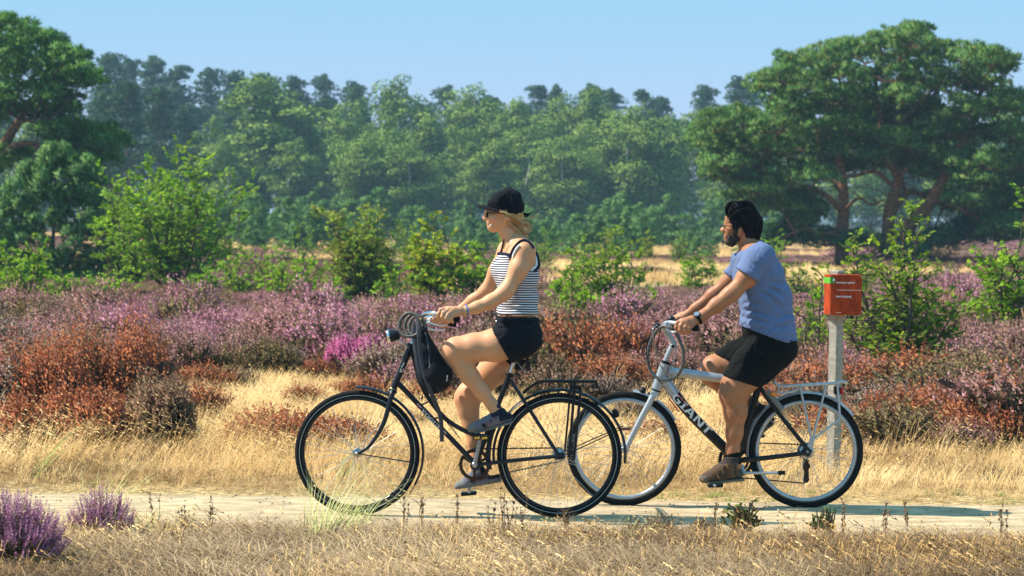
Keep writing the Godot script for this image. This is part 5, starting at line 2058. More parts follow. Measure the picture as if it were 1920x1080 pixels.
func gold(x: float, d: float) -> float:          # how much dry golden grass grows at a place, 0 to 1
	var n := patch_noise.get_noise_2d(x * 3.0, d * 1.6)
	var v := 0.0
	if d < 20.0: v = 1.0
	v = maxf(v, 1.0 - smoothstep(0.75, 1.1, Vector2((x + 1.95) / 1.6, (d - 23.8) / 5.2).length() + n * 0.3))
	if x > -1.6 and x < 2.3 and d < 28.0: v = maxf(v, 1.0 - smoothstep(24.5, 27.5, d + n * 3.0))
	if x > 2.3 and d < 20.6: v = 1.0
	# pale strips far out on the heath
	if d > 58.0:
		var w := patch_noise.get_noise_2d(x * 0.35 + 40.0, d * 0.4)
		if x > 0.8 and d > 68.0 + w * 10.0 and d < 96.0 + w * 12.0: v = 1.0
		if d > 112.0 + w * 20.0 and d < 150.0 and (w > 0.02 or x > 2.0 and x < 11.0): v = 1.0
		if x < -1.5 and x > -16.0 and d > 86.0 + w * 14.0 and d < 106.0 + w * 14.0 and w > -0.2: v = 1.0
		if d > 150.0 and d < 200.0 and w > 0.12: v = 0.8
	return v

func soil(x: float, d: float) -> Color:
	var n := fast_noise.get_noise_2d(x * 2.0, d * 2.0)
	var n2 := patch_noise.get_noise_2d(x * 1.5, d * 1.5)
	var straw := Color(0.66, 0.45, 0.185) * (1.0 + 0.3 * n)
	var litter := Color(0.42, 0.29, 0.15) * (1.0 + 0.35 * n + 0.2 * n2)
	var heath_soil := Color(0.105, 0.062, 0.05) * (1.0 + 0.4 * n)
	var c := heath_soil
	if d < PATH_NEAR + 0.3: c = litter.lerp(Color(0.30, 0.225, 0.16), clampf(0.4 + 2.2 * patch_noise.get_noise_2d(x * 5.0, d * 7.0), 0, 1))
	else: c = heath_soil.lerp(straw, gold(x, d))
	if d > 60.0: c = c.lerp(Color(0.52, 0.37, 0.17), gold(x, d) * 0.8)
	elif d > 41.0 and x < 4.0: c = c.lerp(Color(0.13, 0.13, 0.05), 0.5)
	if d > 190.0: c = c.lerp(Color(0.05, 0.06, 0.03), smoothstep(190.0, 230.0, d))
	return c

func rise(x: float, d: float) -> float:
	if d > PATH_NEAR - 0.25 and d < PATH_FAR + 0.25: return 0.0
	var off := maxf(PATH_NEAR - 0.25 - d, d - PATH_FAR - 0.25)
	var y := clampf(off * 0.7, 0, 1) * (0.05 * patch_noise.get_noise_2d(x * 2.2, d * 2.2) + 0.015)
	if d > 22.0 and d < 60.0:                    # low mounds under the heather
		var up := smoothstep(22.0, 24.0, d) * (1.0 - smoothstep(52.0, 60.0, d)) * (1.0 - gold(x, d))
		y += up * 0.22 * clampf(patch_noise.get_noise_2d(x * 4.5 + 31.0, d * 3.2) + 0.05, 0.0, 0.6)
	return y

func land() -> void:
	var g := G.new()
	var rows := [-60.0, -20.0, 0.0, 6.0]
	var d := 9.0
	while d < 60.0:
		rows.append(d)
		d += 0.16 if d < 30.0 else 0.5
	while d < 2600.0:
		rows.append(d)
		d *= 1.03 if d < 320.0 else 1.25
	var cols := 90
	for r in rows:
		var half: float = 14.0 + maxf(r, 0.0) * 0.42 + (40.0 if r < 5.0 or r > 300.0 else 0.0)
		for k in cols + 1:
			var u := lerpf(-1, 1, float(k) / cols)
			var x := half * (0.55 * u + 0.45 * u * u * u)
			g.col = soil(x, r)
			g.vert(Vector3(x, rise(x, r), -r), Vector3.UP, Vector2(x, -r))
	for j in rows.size() - 1:
		for k in cols:
			var a := j * (cols + 1) + k
			var b := a + cols + 1
			g.tri(a, a + 1, b + 1)
			g.tri(a, b + 1, b)
	var gm := mat(Color(1, 1, 1), 0.95, 0.0, true)
	gm.albedo_texture = noise_tex(0.03, Color(0.55, 0.55, 0.55), Color(1, 1, 1), 512, 5, 61)
	gm.uv1_scale = Vector3(0.9, 0.9, 1)
	gm.normal_enabled = true
	gm.normal_texture = normal_tex(0.05, 8.0, 512, 62)
	gm.normal_scale = 0.8
	var o := part("ground", g, gm, self)
	tag(o, "dry heath ground of sand, straw and dark heather soil", "ground", "", "structure")

	# the path: a slab of pale sandy concrete with ragged edges
	g = G.new()
	var n := 320
	var across_rows := 15
	for k in n + 1:
		var x := lerpf(-26.0, 26.0, float(k) / n)
		var e0 := PATH_NEAR + 0.05 * fast_noise.get_noise_2d(x * 3.0, 1.0) + 0.03 * fast_noise.get_noise_2d(x * 11.0, 4.0)
		var e1 := PATH_FAR + 0.035 * fast_noise.get_noise_2d(x * 3.0, 9.0) + 0.03 * fast_noise.get_noise_2d(x * 11.0, 14.0)
		for j in across_rows + 1:
			var u := float(j) / across_rows
			var dd := lerpf(e0, e1, u)
			var rut := exp(-pow((u - 0.42) / 0.09, 2.0)) + exp(-pow((u - 0.68) / 0.09, 2.0))
			var w := fast_noise.get_noise_2d(x * 2.2, dd * 7.0) * 0.16 + fast_noise.get_noise_2d(x * 0.7 + 30.0, dd * 3.0) * 0.12
			g.col = Color(1, 1, 1) * (0.90 + 0.07 * rut + w)
			if u < 0.08 or u > 0.93: g.col = g.col * Color(0.86, 0.82, 0.76)
			var y := 0.008 - 0.006 * rut + 0.004 * fast_noise.get_noise_2d(x * 6.0, dd * 6.0)
			if j == 0 or j == across_rows: y = -0.03
			g.vert(Vector3(x, y, -dd), Vector3.UP, Vector2(x, -dd))
	for k in n:
		for j in across_rows:
			var a := k * (across_rows + 1) + j
			var b := a + across_rows + 1
			g.tri(a, b, b + 1)
			g.tri(a, b + 1, a + 1)
	var pm := mat(Color(0.57, 0.425, 0.255), 0.9, 0.0, true)
	pm.albedo_texture = noise_tex(0.012, Color(0.78, 0.77, 0.75), Color(1, 1, 1), 1024, 6, 63)
	pm.uv1_scale = Vector3(0.30, 0.55, 1)
	pm.normal_enabled = true
	pm.normal_texture = normal_tex(0.12, 4.0, 512, 64)
	pm.normal_scale = 0.35
	o = part("path", g, pm, self)
	tag(o, "pale yellow concrete cycle path crossing the heath", "path", "", "structure")

# ---------------------------------------------------------------- foliage builders
func leaf(g: G, p: Vector3, dir: Vector3, out: Vector3, l: float, w: float, soft := 0.5) -> void:
	# a folded diamond from p along dir; its faces look outwards
	var side := dir.cross(out)
	if side.length() < 0.05: side = dir.cross(Vector3(0.3, 0.5, 0.8))
	side = side.normalized() * w * 0.5
	var up := side.cross(dir).normalized()
	if up.dot(out) < 0: up = -up
	var tip := p + dir * l
	var mid := p + dir * l * 0.45
	var a := mid + side + up * w * 0.18
	var b := mid - side + up * w * 0.18
	for q in [[p, a, tip], [p, tip, b]]:
		var nn: Vector3 = (q[1] - q[0]).cross(q[2] - q[0]).normalized()
		if nn.dot(out) < 0:
			nn = -nn
			g.face(q[0], q[2], q[1], nn.lerp(out, soft).normalized())
		else:
			g.face(q[0], q[1], q[2], nn.lerp(out, soft).normalized())

func rnd() -> Vector3:
	var v := Vector3(rng.randf_range(-1, 1), rng.randf_range(-1, 1), rng.randf_range(-1, 1))
	while v.length() > 1.0 or v.length() < 0.05:
		v = Vector3(rng.randf_range(-1, 1), rng.randf_range(-1, 1), rng.randf_range(-1, 1))
	return v.normalized()

func tone(list: Array, amount := 0.25) -> Color:
	var a: Color = list[rng.randi() % list.size()]
	var b: Color = list[rng.randi() % list.size()]
	return a.lerp(b, rng.randf()) * (1.0 + rng.randf_range(-amount, amount))

# broad leaves on the shell of a puff
func puff(g: G, c: Vector3, r: Vector3, count: int, l: float, ratio: float, tones: Array, droop := 0.2, soft := 0.5) -> void:
	for k in count:
		var u := rnd()
		if u.y < -0.3 and rng.randf() < 0.6: u.y = -u.y
		var p := c + u * r * (1.0 - 0.45 * rng.randf() * rng.randf())
		var out := (u / r).normalized()
		var dir := (rnd() + out * 0.35 + Vector3(0, -droop, 0)).normalized()
		g.col = tone(tones)
		leaf(g, p, dir, (out + Vector3(0, 0.25, 0)).normalized(), l * rng.randf_range(0.6, 1.25), l * ratio * rng.randf_range(0.8, 1.2), soft)

# needle tufts: short brushes that point up and out
func needles(g: G, c: Vector3, r: Vector3, count: int, l: float, tones: Array, upward := 0.5, fan := 5, thin := 0.16, soft := 0.6) -> void:
	for k in count:
		var u := rnd()
		if u.y < -0.15 and rng.randf() < 0.75: u.y = -u.y
		var p := c + u * r * (1.0 - 0.5 * rng.randf() * rng.randf())
		var out := (u / r).normalized()
		var axis := (out + Vector3(0, upward, 0) + rnd() * 0.4).normalized()
		var soft_n := (out + Vector3(0, 0.3, 0)).normalized()
		g.col = tone(tones)
		for f in fan:
			var dir := (axis + rnd() * 0.75).normalized()
			var side := dir.cross(rnd()).normalized() * l * thin
			var a := p - side
			var b := p + side
			var t := p + dir * l * rng.randf_range(0.7, 1.2)
			var nn := (b - a).cross(t - a).normalized()
			if nn.dot(soft_n) < 0: g.face(a, t, b, (-nn).lerp(soft_n, soft).normalized())
			else: g.face(a, b, t, nn.lerp(soft_n, soft).normalized())

func bough(g: G, a: Vector3, b: Vector3, r0: float, r1: float, sag := 0.1, sides := 6, steps := 6) -> Array:
	var pts := []
	var bend := rnd() * a.distance_to(b) * sag
	for k in steps + 1:
		var t := float(k) / steps
		pts.append(a.lerp(b, t) + bend * sin(PI * t) + rnd() * a.distance_to(b) * 0.02 * (1.0 if k > 0 and k < steps else 0.0))
	g.tube(pts, grow(r0, r1, steps + 1), sides, 1.0, Vector3(0, 0, 1), false)
	return pts

func leaf_mat(back: Color) -> StandardMaterial3D:
	var m := mat(Color(1, 1, 1), 0.6, 0.0, true)
	m.metallic_specular = 0.25
	m.cull_mode = BaseMaterial3D.CULL_DISABLED
	m.backlight_enabled = true
	m.backlight = back.linear_to_srgb()
	return m

func bark(lin: Color, sd := 71) -> StandardMaterial3D:
	var m := mat(lin, 0.95, 0.0, true)
	m.albedo_texture = noise_tex(0.04, Color(0.4, 0.38, 0.36), Color(1, 1, 1), 256, 5, sd)
	m.uv1_triplanar = true
	m.uv1_scale = Vector3(2, 0.7, 2)
	m.normal_enabled = true
	m.normal_texture = normal_tex(0.06, 8.0, 256, sd + 1)
	return m

const TENS := ["first", "second", "third", "fourth", "fifth", "sixth", "seventh", "eighth", "ninth", "tenth", "eleventh", "twelfth", "thirteenth", "fourteenth", "fifteenth", "sixteenth", "seventeenth", "eighteenth", "nineteenth", "twentieth"]
func ordinal(k: int) -> String:
	if k < 20: return TENS[k]
	var lead := ["twenty", "thirty", "forty", "fifty", "sixty", "seventy", "eighty"]
	var ends := ["", "first", "second", "third", "fourth", "fifth", "sixth", "seventh", "eighth", "ninth"]
	if (k + 1) % 10 == 0: return ["twentieth", "thirtieth", "fortieth", "fiftieth", "sixtieth", "seventieth", "eightieth"][(k + 1) / 10 - 2]
	return lead[(k + 1) / 10 - 2] + "-" + ends[(k + 1) % 10]

# ---------------------------------------------------------------- the wood at the far side of the heath
func grow_birch(h: float, w: float) -> Array:          # [trunk, crown] of a birch h tall and w wide
	var tg := G.new()
	var cg := G.new()
	var lean := Vector3(rng.randf_range(-0.06, 0.06) * h, 0, rng.randf_range(-0.04, 0.04) * h)
	var top := Vector3(0, h * 0.96, 0) + lean
	var stems := 1 + rng.randi() % 3
	var tones := [Color(0.139, 0.232, 0.039), Color(0.189, 0.275, 0.048), Color(0.094, 0.177, 0.034), Color(0.224, 0.291, 0.064)]
	for s in stems:
		var foot := Vector3(rng.randf_range(-0.25, 0.25) * s, 0, rng.randf_range(-0.3, 0.3) * s)
		var head := top + Vector3(rng.randf_range(-0.22, 0.22) * w * s, -h * 0.12 * s, rng.randf_range(-0.2, 0.2) * w * s)
		tg.col = Color(0.42, 0.40, 0.36)
		var pts := bough(tg, foot, head, 0.13, 0.03, 0.03, 7, 9)
		for k in 19:
			var t := rng.randf_range(0.22, 0.93)
			var p: Vector3 = pts[int(t * 9)]
			var reach := w * 0.5 * sin(PI * clampf((t - 0.08) / 1.0, 0, 1)) * rng.randf_range(0.5, 1.0)
			var a := rng.randf() * TAU
			var tip := p + Vector3(cos(a) * reach, reach * rng.randf_range(0.15, 0.6), sin(a) * reach)
			tg.col = Color(0.16, 0.13, 0.10)
			bough(tg, p, tip, 0.04, 0.012, 0.08, 4, 4)
			var rr := w * rng.randf_range(0.11, 0.19)
			for q in 3:
				var c := p.lerp(tip, rng.randf_range(0.45, 1.05)) + rnd() * rr * 0.6
				puff(cg, c, Vector3(rr, rr * rng.randf_range(0.6, 0.85), rr), 95, 0.25, 0.62, tones, 0.55, 0.8)
		for q in 5:
			puff(cg, head + Vector3(rng.randf_range(-0.1, 0.1) * w, -q * h * 0.035, rng.randf_range(-0.1, 0.1) * w), Vector3(w * 0.12, w * 0.12, w * 0.12), 90, 0.24, 0.6, tones, 0.4, 0.5)
	return [tg, cg]

func grow_pine(h: float, w: float, bare: float, dense := 1.0) -> Array:
	var tg := G.new()
	var cg := G.new()
	var tones := [Color(0.032, 0.081, 0.038), Color(0.046, 0.106, 0.042), Color(0.025, 0.063, 0.034), Color(0.066, 0.129, 0.050)]
	tg.col = Color(0.20, 0.10, 0.065)
	var top := Vector3(rng.randf_range(-0.04, 0.04) * h, h * 0.95, rng.randf_range(-0.03, 0.03) * h)
	var pts := bough(tg, Vector3.ZERO, top, 0.16, 0.03, 0.03, 7, 10)
	var n := int(34 * dense)
	for k in n:
		var t := bare + (1.0 - bare) * pow((k + rng.randf()) / n, 0.85)
		var ti := clampf(t * 10.0, 0.0, 9.99)
		var p: Vector3 = (pts[int(ti)] as Vector3).lerp(pts[int(ti) + 1], fmod(ti, 1.0))
		var v := (t - bare) / (1.0 - bare)
		var prof := pow(1.0 - v * 0.94, 0.6) * minf(1.0, 0.5 + v * 3.0)
		var reach := w * 0.5 * prof * rng.randf_range(0.35, 1.12)
		var a := k * 2.4 + rng.randf() * 0.9
		var tip := p + Vector3(cos(a) * reach, reach * rng.randf_range(-0.05, 0.5), sin(a) * reach)
		bough(tg, p, tip, 0.035, 0.012, 0.05, 4, 3)
		for q in 2:
			var c := p.lerp(tip, 0.55 + 0.42 * q) + rnd() * 0.15
			var rr := w * rng.randf_range(0.085, 0.15)
			needles(cg, c, Vector3(rr, rr * rng.randf_range(0.5, 0.8), rr), 36, 0.27, tones, 0.7, 4, 0.17)
	for k in 4:
		needles(cg, top + Vector3(rng.randf_range(-0.35, 0.35), -0.28 * k + 0.2, rng.randf_range(-0.35, 0.35)), Vector3(0.3, 0.34, 0.3), 26, 0.26, tones, 0.9, 4, 0.17)
	return [tg, cg]

func young_pine(h: float, w: float) -> Array:
	var tg := G.new()
	var cg := G.new()
	var tones := [Color(0.101, 0.215, 0.063), Color(0.131, 0.260, 0.074), Color(0.077, 0.176, 0.060), Color(0.166, 0.282, 0.078)]
	tg.col = Color(0.10, 0.07, 0.05)
	bough(tg, Vector3.ZERO, Vector3(0, h * 0.95, 0), 0.05, 0.01, 0.02, 5, 5)
	var lumps := 3 + rng.randi() % 3
	for m in lumps:                                   # leaders of different height merge into one bush
		var mo := Vector3(rng.randf_range(-0.3, 0.3) * w * (1.0 if m > 0 else 0.2), 0, rng.randf_range(-0.3, 0.3) * w)
		var mh := h * (1.0 if m == 0 else rng.randf_range(0.5, 0.9))
		for k in 26:
			var t := rng.randf()
			var reach := w * 0.34 * pow(1.0 - pow(t, 1.6), 0.7) * sqrt(rng.randf())
			var a := rng.randf() * TAU
			var c := mo + Vector3(cos(a) * reach, mh * (0.05 + 0.9 * t), sin(a) * reach)
			needles(cg, c, Vector3(0.15, 0.18, 0.15) * (h / 2.2), 24, 0.13, tones, 1.1, 4, 0.12, 0.75)
	return [tg, cg]

func plant_pair(called: String, label: String, category: String, group: String, where: Vector3, pair: Array, tm: Material, cm: Material, turn := 0.0, sc := Vector3.ONE) -> Node3D:
	var t := thing(called, label, category, where, group)
	t.rotation.y = turn
	part("trunk", pair[0], tm, t)
	part("crown", pair[1], cm, t)
	t.scale = sc
	return t

func meshes(pair: Array) -> Array:
	return [pair[0].mesh(), pair[1].mesh()]

func far_trees() -> void:
	rng.seed = 21
	var tm := mat(Color(1, 1, 1), 0.9, 0.0, true)
	var birch_m := leaf_mat(Color(0.22, 0.27, 0.09))
	var pine_m := leaf_mat(Color(0.15, 0.22, 0.08))
	var birches := []
	for k in 6: birches.append(meshes(grow_birch(11.0, rng.randf_range(5.0, 6.5))))
	var pines := []
	for k in 5: pines.append(meshes(grow_pine(13.0, rng.randf_range(4.2, 5.6), [0.35, 0.3, 0.2, 0.42, 0.25][k])))
	var dense := []
	for k in 3: dense.append(meshes(grow_pine(12.0, 5.5, 0.04, 1.7)))
	var young := []
	for k in 7: young.append(meshes(young_pine(2.2, rng.randf_range(1.9, 2.7))))

	# deep rows that close the wood
	var spots := []
	for row in 2:
		var d := 264.0 + row * 30.0
		var x := -240.0 + row * 17.0
		while x < 2180.0:
			spots.append([x + rng.randf_range(-14, 14), d + rng.randf_range(-6, 6), rng.randf_range(9.5, 12.0) if row < 1 else rng.randf_range(11.5, 14.0)])
			x += 60.0
	for s in spots:
		var lim := 1.0 - 0.12 * smoothstep(500.0, 1300.0, s[0])
		var k := rng.randi() % 3
		plant_pair("pine_tree", "dark pine standing deep in the far wood behind the birches", "pine tree", "pines deep in the far wood", Vector3(across(s[0], s[1]), 0, -s[1]), dense[k], tm, pine_m, rng.randf() * TAU, Vector3.ONE * (s[2] * lim / 12.0))

	# the wood goes on to both sides of the view as one mass
	var beyond := []
	for side in [-1.0, 1.0]:
		for k in 70:
			var d := rng.randf_range(225.0, 310.0)
			var sc := rng.randf_range(0.8, 1.1)
			beyond.append(Transform3D(Basis(Vector3.UP, rng.randf() * TAU) * Basis.from_scale(Vector3.ONE * sc), Vector3(side * (d * 0.215 + rng.randf_range(0.0, 75.0)), 0, -d)))
	scatter("far_wood", "far wood of pines going on beyond both edges of the view", "wood", dense[0][1], pine_m, beyond, [])

	# pines whose tops stand out against the sky, from left to right
	var tops := [[192, 95, 78], [240, 106, 60], [286, 102, 66], [338, 120, 80], [386, 124, 56], [432, 130, 84], [482, 134, 70], [552, 140, 60], [608, 137, 62], [664, 150, 66], [722, 168, 70], [832, 158, 76], [1000, 158, 84], [1036, 156, 50], [1098, 156, 66], [1150, 164, 70], [1200, 166, 66], [1245, 178, 60], [1322, 157, 90], [1386, 140, 66], [1412, 152, 60], [1905, 190, 70]]
	var nth := 0
	for s in tops:
		var d := 296.0 + rng.randf_range(-10, 10)
		var h: float = pw(s[0], s[1], d).y
		var k := rng.randi() % 5
		var sc := h / 13.0
		plant_pair("pine_tree", "blue-green pine top against the sky above the far wood, %s from the left" % ordinal(nth), "pine tree", "pines along the skyline", Vector3(across(s[0], d), 0, -d), pines[k], tm, pine_m, rng.randf() * TAU, Vector3(sc * s[2] / 72.0 * 1.05, sc, sc))
		nth += 1
	# taller pines at the left with reddish stems
	var left := [[182, 214, 84, 196, "short broad pine beside the big left pine, before the left wood"], [206, 168, 92, 210, "dark pine just right of the big left pine's crown"], [250, 150, 118, 202, "green pine with a bare reddish stem left of the large round birch"], [303, 158, 108, 206, "green pine with flat tiers next to the large round birch"], [152, 230, 80, 205, "dark narrow pine half behind the big left pine"], [345, 205, 90, 226, "small dark pine in the gap beside the large round birch"]]
	for s in left:
		var h: float = pw(s[0], s[1], s[3]).y
		var sc := h / 13.0
		plant_pair("pine_tree", s[4], "pine tree", "", Vector3(across(s[0], s[3]), 0, -s[3]), pines[rng.randi() % 5], tm, pine_m, rng.randf() * TAU, Vector3(sc * 1.15, sc, sc))
	# birches in front of the pines
	var list := [[690, 250, 110, 214], [770, 268, 100, 212], [930, 262, 110, 213], [1060, 258, 110, 212], [1150, 262, 100, 216], [1230, 262, 90, 216], [540, 262, 100, 214], [430, 265, 90, 218], [1370, 252, 100, 218], [490, 143, 240, 222], [400, 218, 90, 230], [592, 238, 90, 224], [652, 188, 112, 232], [722, 218, 150, 218], [754, 142, 120, 238], [806, 216, 112, 226], [870, 238, 104, 216], [886, 164, 130, 236], [964, 186, 112, 230], [1000, 236, 124, 220], [1046, 180, 112, 238], [1100, 226, 94, 222], [1112, 164, 122, 236], [1188, 202, 150, 214], [1250, 216, 92, 228], [1300, 206, 104, 236], [1346, 214, 92, 230], [1420, 225, 110, 232], [1500, 215, 120, 236], [1590, 220, 120, 230], [1690, 215, 120, 236], [1780, 220, 120, 232], [1880, 210, 120, 236], [1980, 215, 120, 232], [60, 225, 120, 228], [-40, 215, 120, 232]]
	nth = 0
	list.sort_custom(func(a, b): return a[0] < b[0])
	for s in list:
		var d: float = s[3]
		var h: float = pw(s[0], s[1], d).y
		var sc := h / 11.0
		var wide: float = s[2] * d / F / (5.6 * sc)
		var lab := "pale green birch at the edge of the far wood, %s from the left" % ordinal(nth)
		if s[0] == 490: lab = "largest birch of the far wood, a broad round yellow-green crown left of the woman"
		plant_pair("birch_tree", lab, "birch tree", "birches along the far wood", Vector3(across(s[0], d), 0, -d), birches[rng.randi() % 6], tm, birch_m, rng.randf() * TAU, Vector3(sc * clampf(wide * 1.22, 0.85, 1.9), sc, sc * clampf(wide * 1.1, 0.8, 1.6)))
		nth += 1
	# thicket of young pines before the wood
	var low := []
	var x := 285.0
	while x < 1460.0:
		low.append([x + rng.randf_range(-10, 10), 152.0 + rng.randf_range(-9, 9), rng.randf_range(1.3, 2.9)])
		x += rng.randf_range(18, 42)
	x = 300.0
	while x < 1450.0:
		if rng.randf() < 0.86:
			low.append([x + rng.randf_range(-12, 12), 121.0 + rng.randf_range(-7, 7), rng.randf_range(0.7, 2.1) * (1.25 if x < 480.0 or x > 990.0 and x < 1130.0 else 1.0)])
		x += rng.randf_range(22, 58)
	low.sort_custom(func(a, b): return a[0] < b[0])
	nth = 0
	for s in low:
		var sc: float = s[2] / 2.2
		plant_pair("young_pine", "young bushy pine in the thicket before the far wood, %s from the left" % ordinal(nth), "young pine", "young pines before the far wood", Vector3(across(s[0], s[1]), 0, -s[1]), young[rng.randi() % 7], tm, pine_m, rng.randf() * TAU, Vector3(sc * 1.2, sc, sc * 1.2))
		nth += 1

# ---------------------------------------------------------------- the two old pines
func big_pines() -> void:
	rng.seed = 33
	var red_bark := bark(Color(0.44, 0.21, 0.115))
	var cm := leaf_mat(Color(0.18, 0.28, 0.08))
	var tones := [Color(0.090, 0.208, 0.056), Color(0.118, 0.246, 0.061), Color(0.062, 0.153, 0.051), Color(0.148, 0.262, 0.066), Color(0.169, 0.186, 0.051)]
	var d := 98.0
	base_d = d
	base_at = Vector3(across(1660, d), 0, -d)
	var t := thing("scots_pine", "broad old pine with several reddish stems and layered crown, right of the man", "pine tree", base_at)
	var pads := [[1690, 72, 46, 24], [1722, 62, 30, 18], [1640, 84, 52, 26], [1590, 98, 50, 26], [1540, 110, 48, 28], [1490, 122, 44, 26], [1448, 138, 34, 22], [1735, 98, 52, 28], [1790, 100, 50, 26], [1838, 108, 44, 26], [1868, 120, 26, 24],
		[1580, 142, 58, 28], [1650, 138, 56, 28], [1510, 156, 56, 30], [1455, 170, 40, 26], [1715, 140, 50, 26], [1780, 146, 52, 26], [1842, 160, 46, 22], [1545, 180, 50, 22], [1610, 178, 40, 18], [1690, 172, 34, 16], [1480, 195, 44, 22],
		[1338, 228, 42, 26], [1395, 222, 50, 26], [1450, 226, 50, 26], [1330, 262, 36, 24], [1385, 262, 52, 28], [1440, 268, 50, 26], [1350, 295, 42, 20], [1410, 306, 50, 22], [1525, 228, 52, 26], [1575, 236, 48, 24], [1500, 272, 52, 26], [1555, 276, 48, 22], [1618, 262, 42, 22], [1660, 254, 36, 20], [1690, 262, 28, 18], [1470, 318, 50, 20], [1525, 316, 40, 18], [1405, 340, 44, 15], [1450, 356, 40, 13], [1375, 325, 34, 16], [1640, 290, 34, 14],
		[1790, 198, 46, 22], [1846, 194, 54, 26], [1905, 190, 50, 26], [1955, 200, 50, 28], [1776, 246, 42, 24], [1842, 244, 56, 28], [1905, 245, 52, 28], [1960, 250, 50, 28], [1752, 290, 42, 20], [1815, 292, 54, 24], [1880, 296, 54, 26], [1945, 300, 50, 26], [1800, 330, 44, 17], [1866, 342, 50, 20], [1925, 348, 46, 20], [1738, 316, 30, 15], [2000, 230, 50, 30], [2010, 290, 46, 26],
		[1640, 205, 40, 22, -1], [1690, 215, 40, 20, -1], [1735, 195, 40, 22, -1], [1622, 232, 34, 18, -1], [1715, 240, 36, 18, -1], [1665, 180, 44, 20, -1], [1590, 205, 40, 20, -1], [1740, 262, 36, 18, -1], [1590, 300, 40, 16, -1], [1700, 292, 34, 14, -1],
		[1395, 360, 38, 14], [1450, 378, 44, 15], [1500, 366, 34, 13], [1520, 390, 30, 10], [1345, 318, 34, 18], [1780, 362, 36, 13], [1835, 372, 44, 17], [1890, 385, 50, 20], [1945, 375, 50, 22], [1860, 408, 40, 14], [1915, 415, 46, 16],
		[1480, 442, 44, 18], [1545, 452, 46, 18], [1610, 455, 40, 17], [1745, 452, 44, 18], [1815, 440, 50, 20], [1880, 445, 46, 22], [1850, 415, 40, 16], [1930, 430, 50, 20], [1500, 410, 26, 9], [1690, 470, 44, 14], [1440, 462, 30, 14]]
	var tg := G.new()
	tg.col = Color(1, 1, 1)
	var fork_a := path3([[1578, 492, 0.2], [1580, 440, 0.1], [1582, 385, 0.0], [1579, 335, 0.0], [1568, 285, 0.1], [1548, 230, 0.0], [1560, 170, 0.0]])
	var fork_b := path3([[1668, 496, 0.0], [1666, 440, 0.0], [1668, 390, 0.1], [1684, 335, 0.2], [1662, 292, 0.0], [1650, 220, 0.0], [1640, 140, 0.0]])
	var fork_c := path3([[1690, 498, -0.2], [1698, 435, 0.3], [1738, 388, 0.5], [1764, 345, 0.6], [1785, 300, 0.5], [1822, 240, 0.4], [1835, 180, 0.2]])
	var fork_d := path3([[1672, 400, 0.1], [1700, 362, -0.3], [1728, 365, -0.4], [1790, 388, -0.3], [1850, 372, 0.0], [1905, 330, 0.2]])
	var fork_e := path3([[1582, 400, 0.0], [1556, 372, 0.5], [1520, 352, 0.8], [1470, 345, 1.0], [1420, 318, 0.9]])
	var fork_f := path3([[1580, 360, 0.0], [1540, 318, -0.6], [1490, 300, -0.9], [1420, 262, -1.0]])
	var fork_g := path3([[1676, 350, 0.1], [1640, 322, 0.4], [1600, 330, 0.7], [1560, 330, 0.8]])
	var fork_h := path3([[1740, 388, 0.5], [1742, 425, 0.9], [1740, 470, 1.2]])
	var fork_j := path3([[1700, 362, -0.3], [1690, 330, 0.6], [1720, 300, 0.9], [1738, 285, 1.0]])
	var fork_k := path3([[1582, 395, 0.1], [1610, 372, 0.9], [1636, 384, 1.3], [1662, 372, 1.4]])
	var fork_l := path3([[1780, 382, 0.6], [1812, 398, 1.2], [1850, 420, 1.5], [1872, 455, 1.6]])
	var fork_m := path3([[1578, 430, 0.1], [1545, 438, 0.9], [1515, 428, 1.3], [1490, 436, 1.5]])
	var fork_i := path3([[1655, 260, 0.0], [1690, 228, -0.3], [1715, 200, -0.4], [1760, 160, -0.3]])
	var stems := [[fork_a, 0.24, 0.07], [fork_b, 0.26, 0.06], [fork_c, 0.27, 0.07], [fork_d, 0.13, 0.05], [fork_e, 0.12, 0.04], [fork_f, 0.11, 0.04], [fork_g, 0.09, 0.04], [fork_h, 0.06, 0.02], [fork_i, 0.10, 0.03], [fork_j, 0.08, 0.03], [fork_k, 0.06, 0.02], [fork_l, 0.07, 0.02], [fork_m, 0.06, 0.02]]
	var joints := []
	for s in stems:
		var line := curve(s[0], 18)
		var tr := G.new()
		tr.tube(line, grow(s[1], s[2], line.size()), 10, 1.0, Vector3(0, 0, 1), false)
		part("trunk" if s[1] > 0.2 else "branch", tr, red_bark, t)
		for k in range(6, line.size()): joints.append(line[k])
	var cg := G.new()
	var bg := G.new()
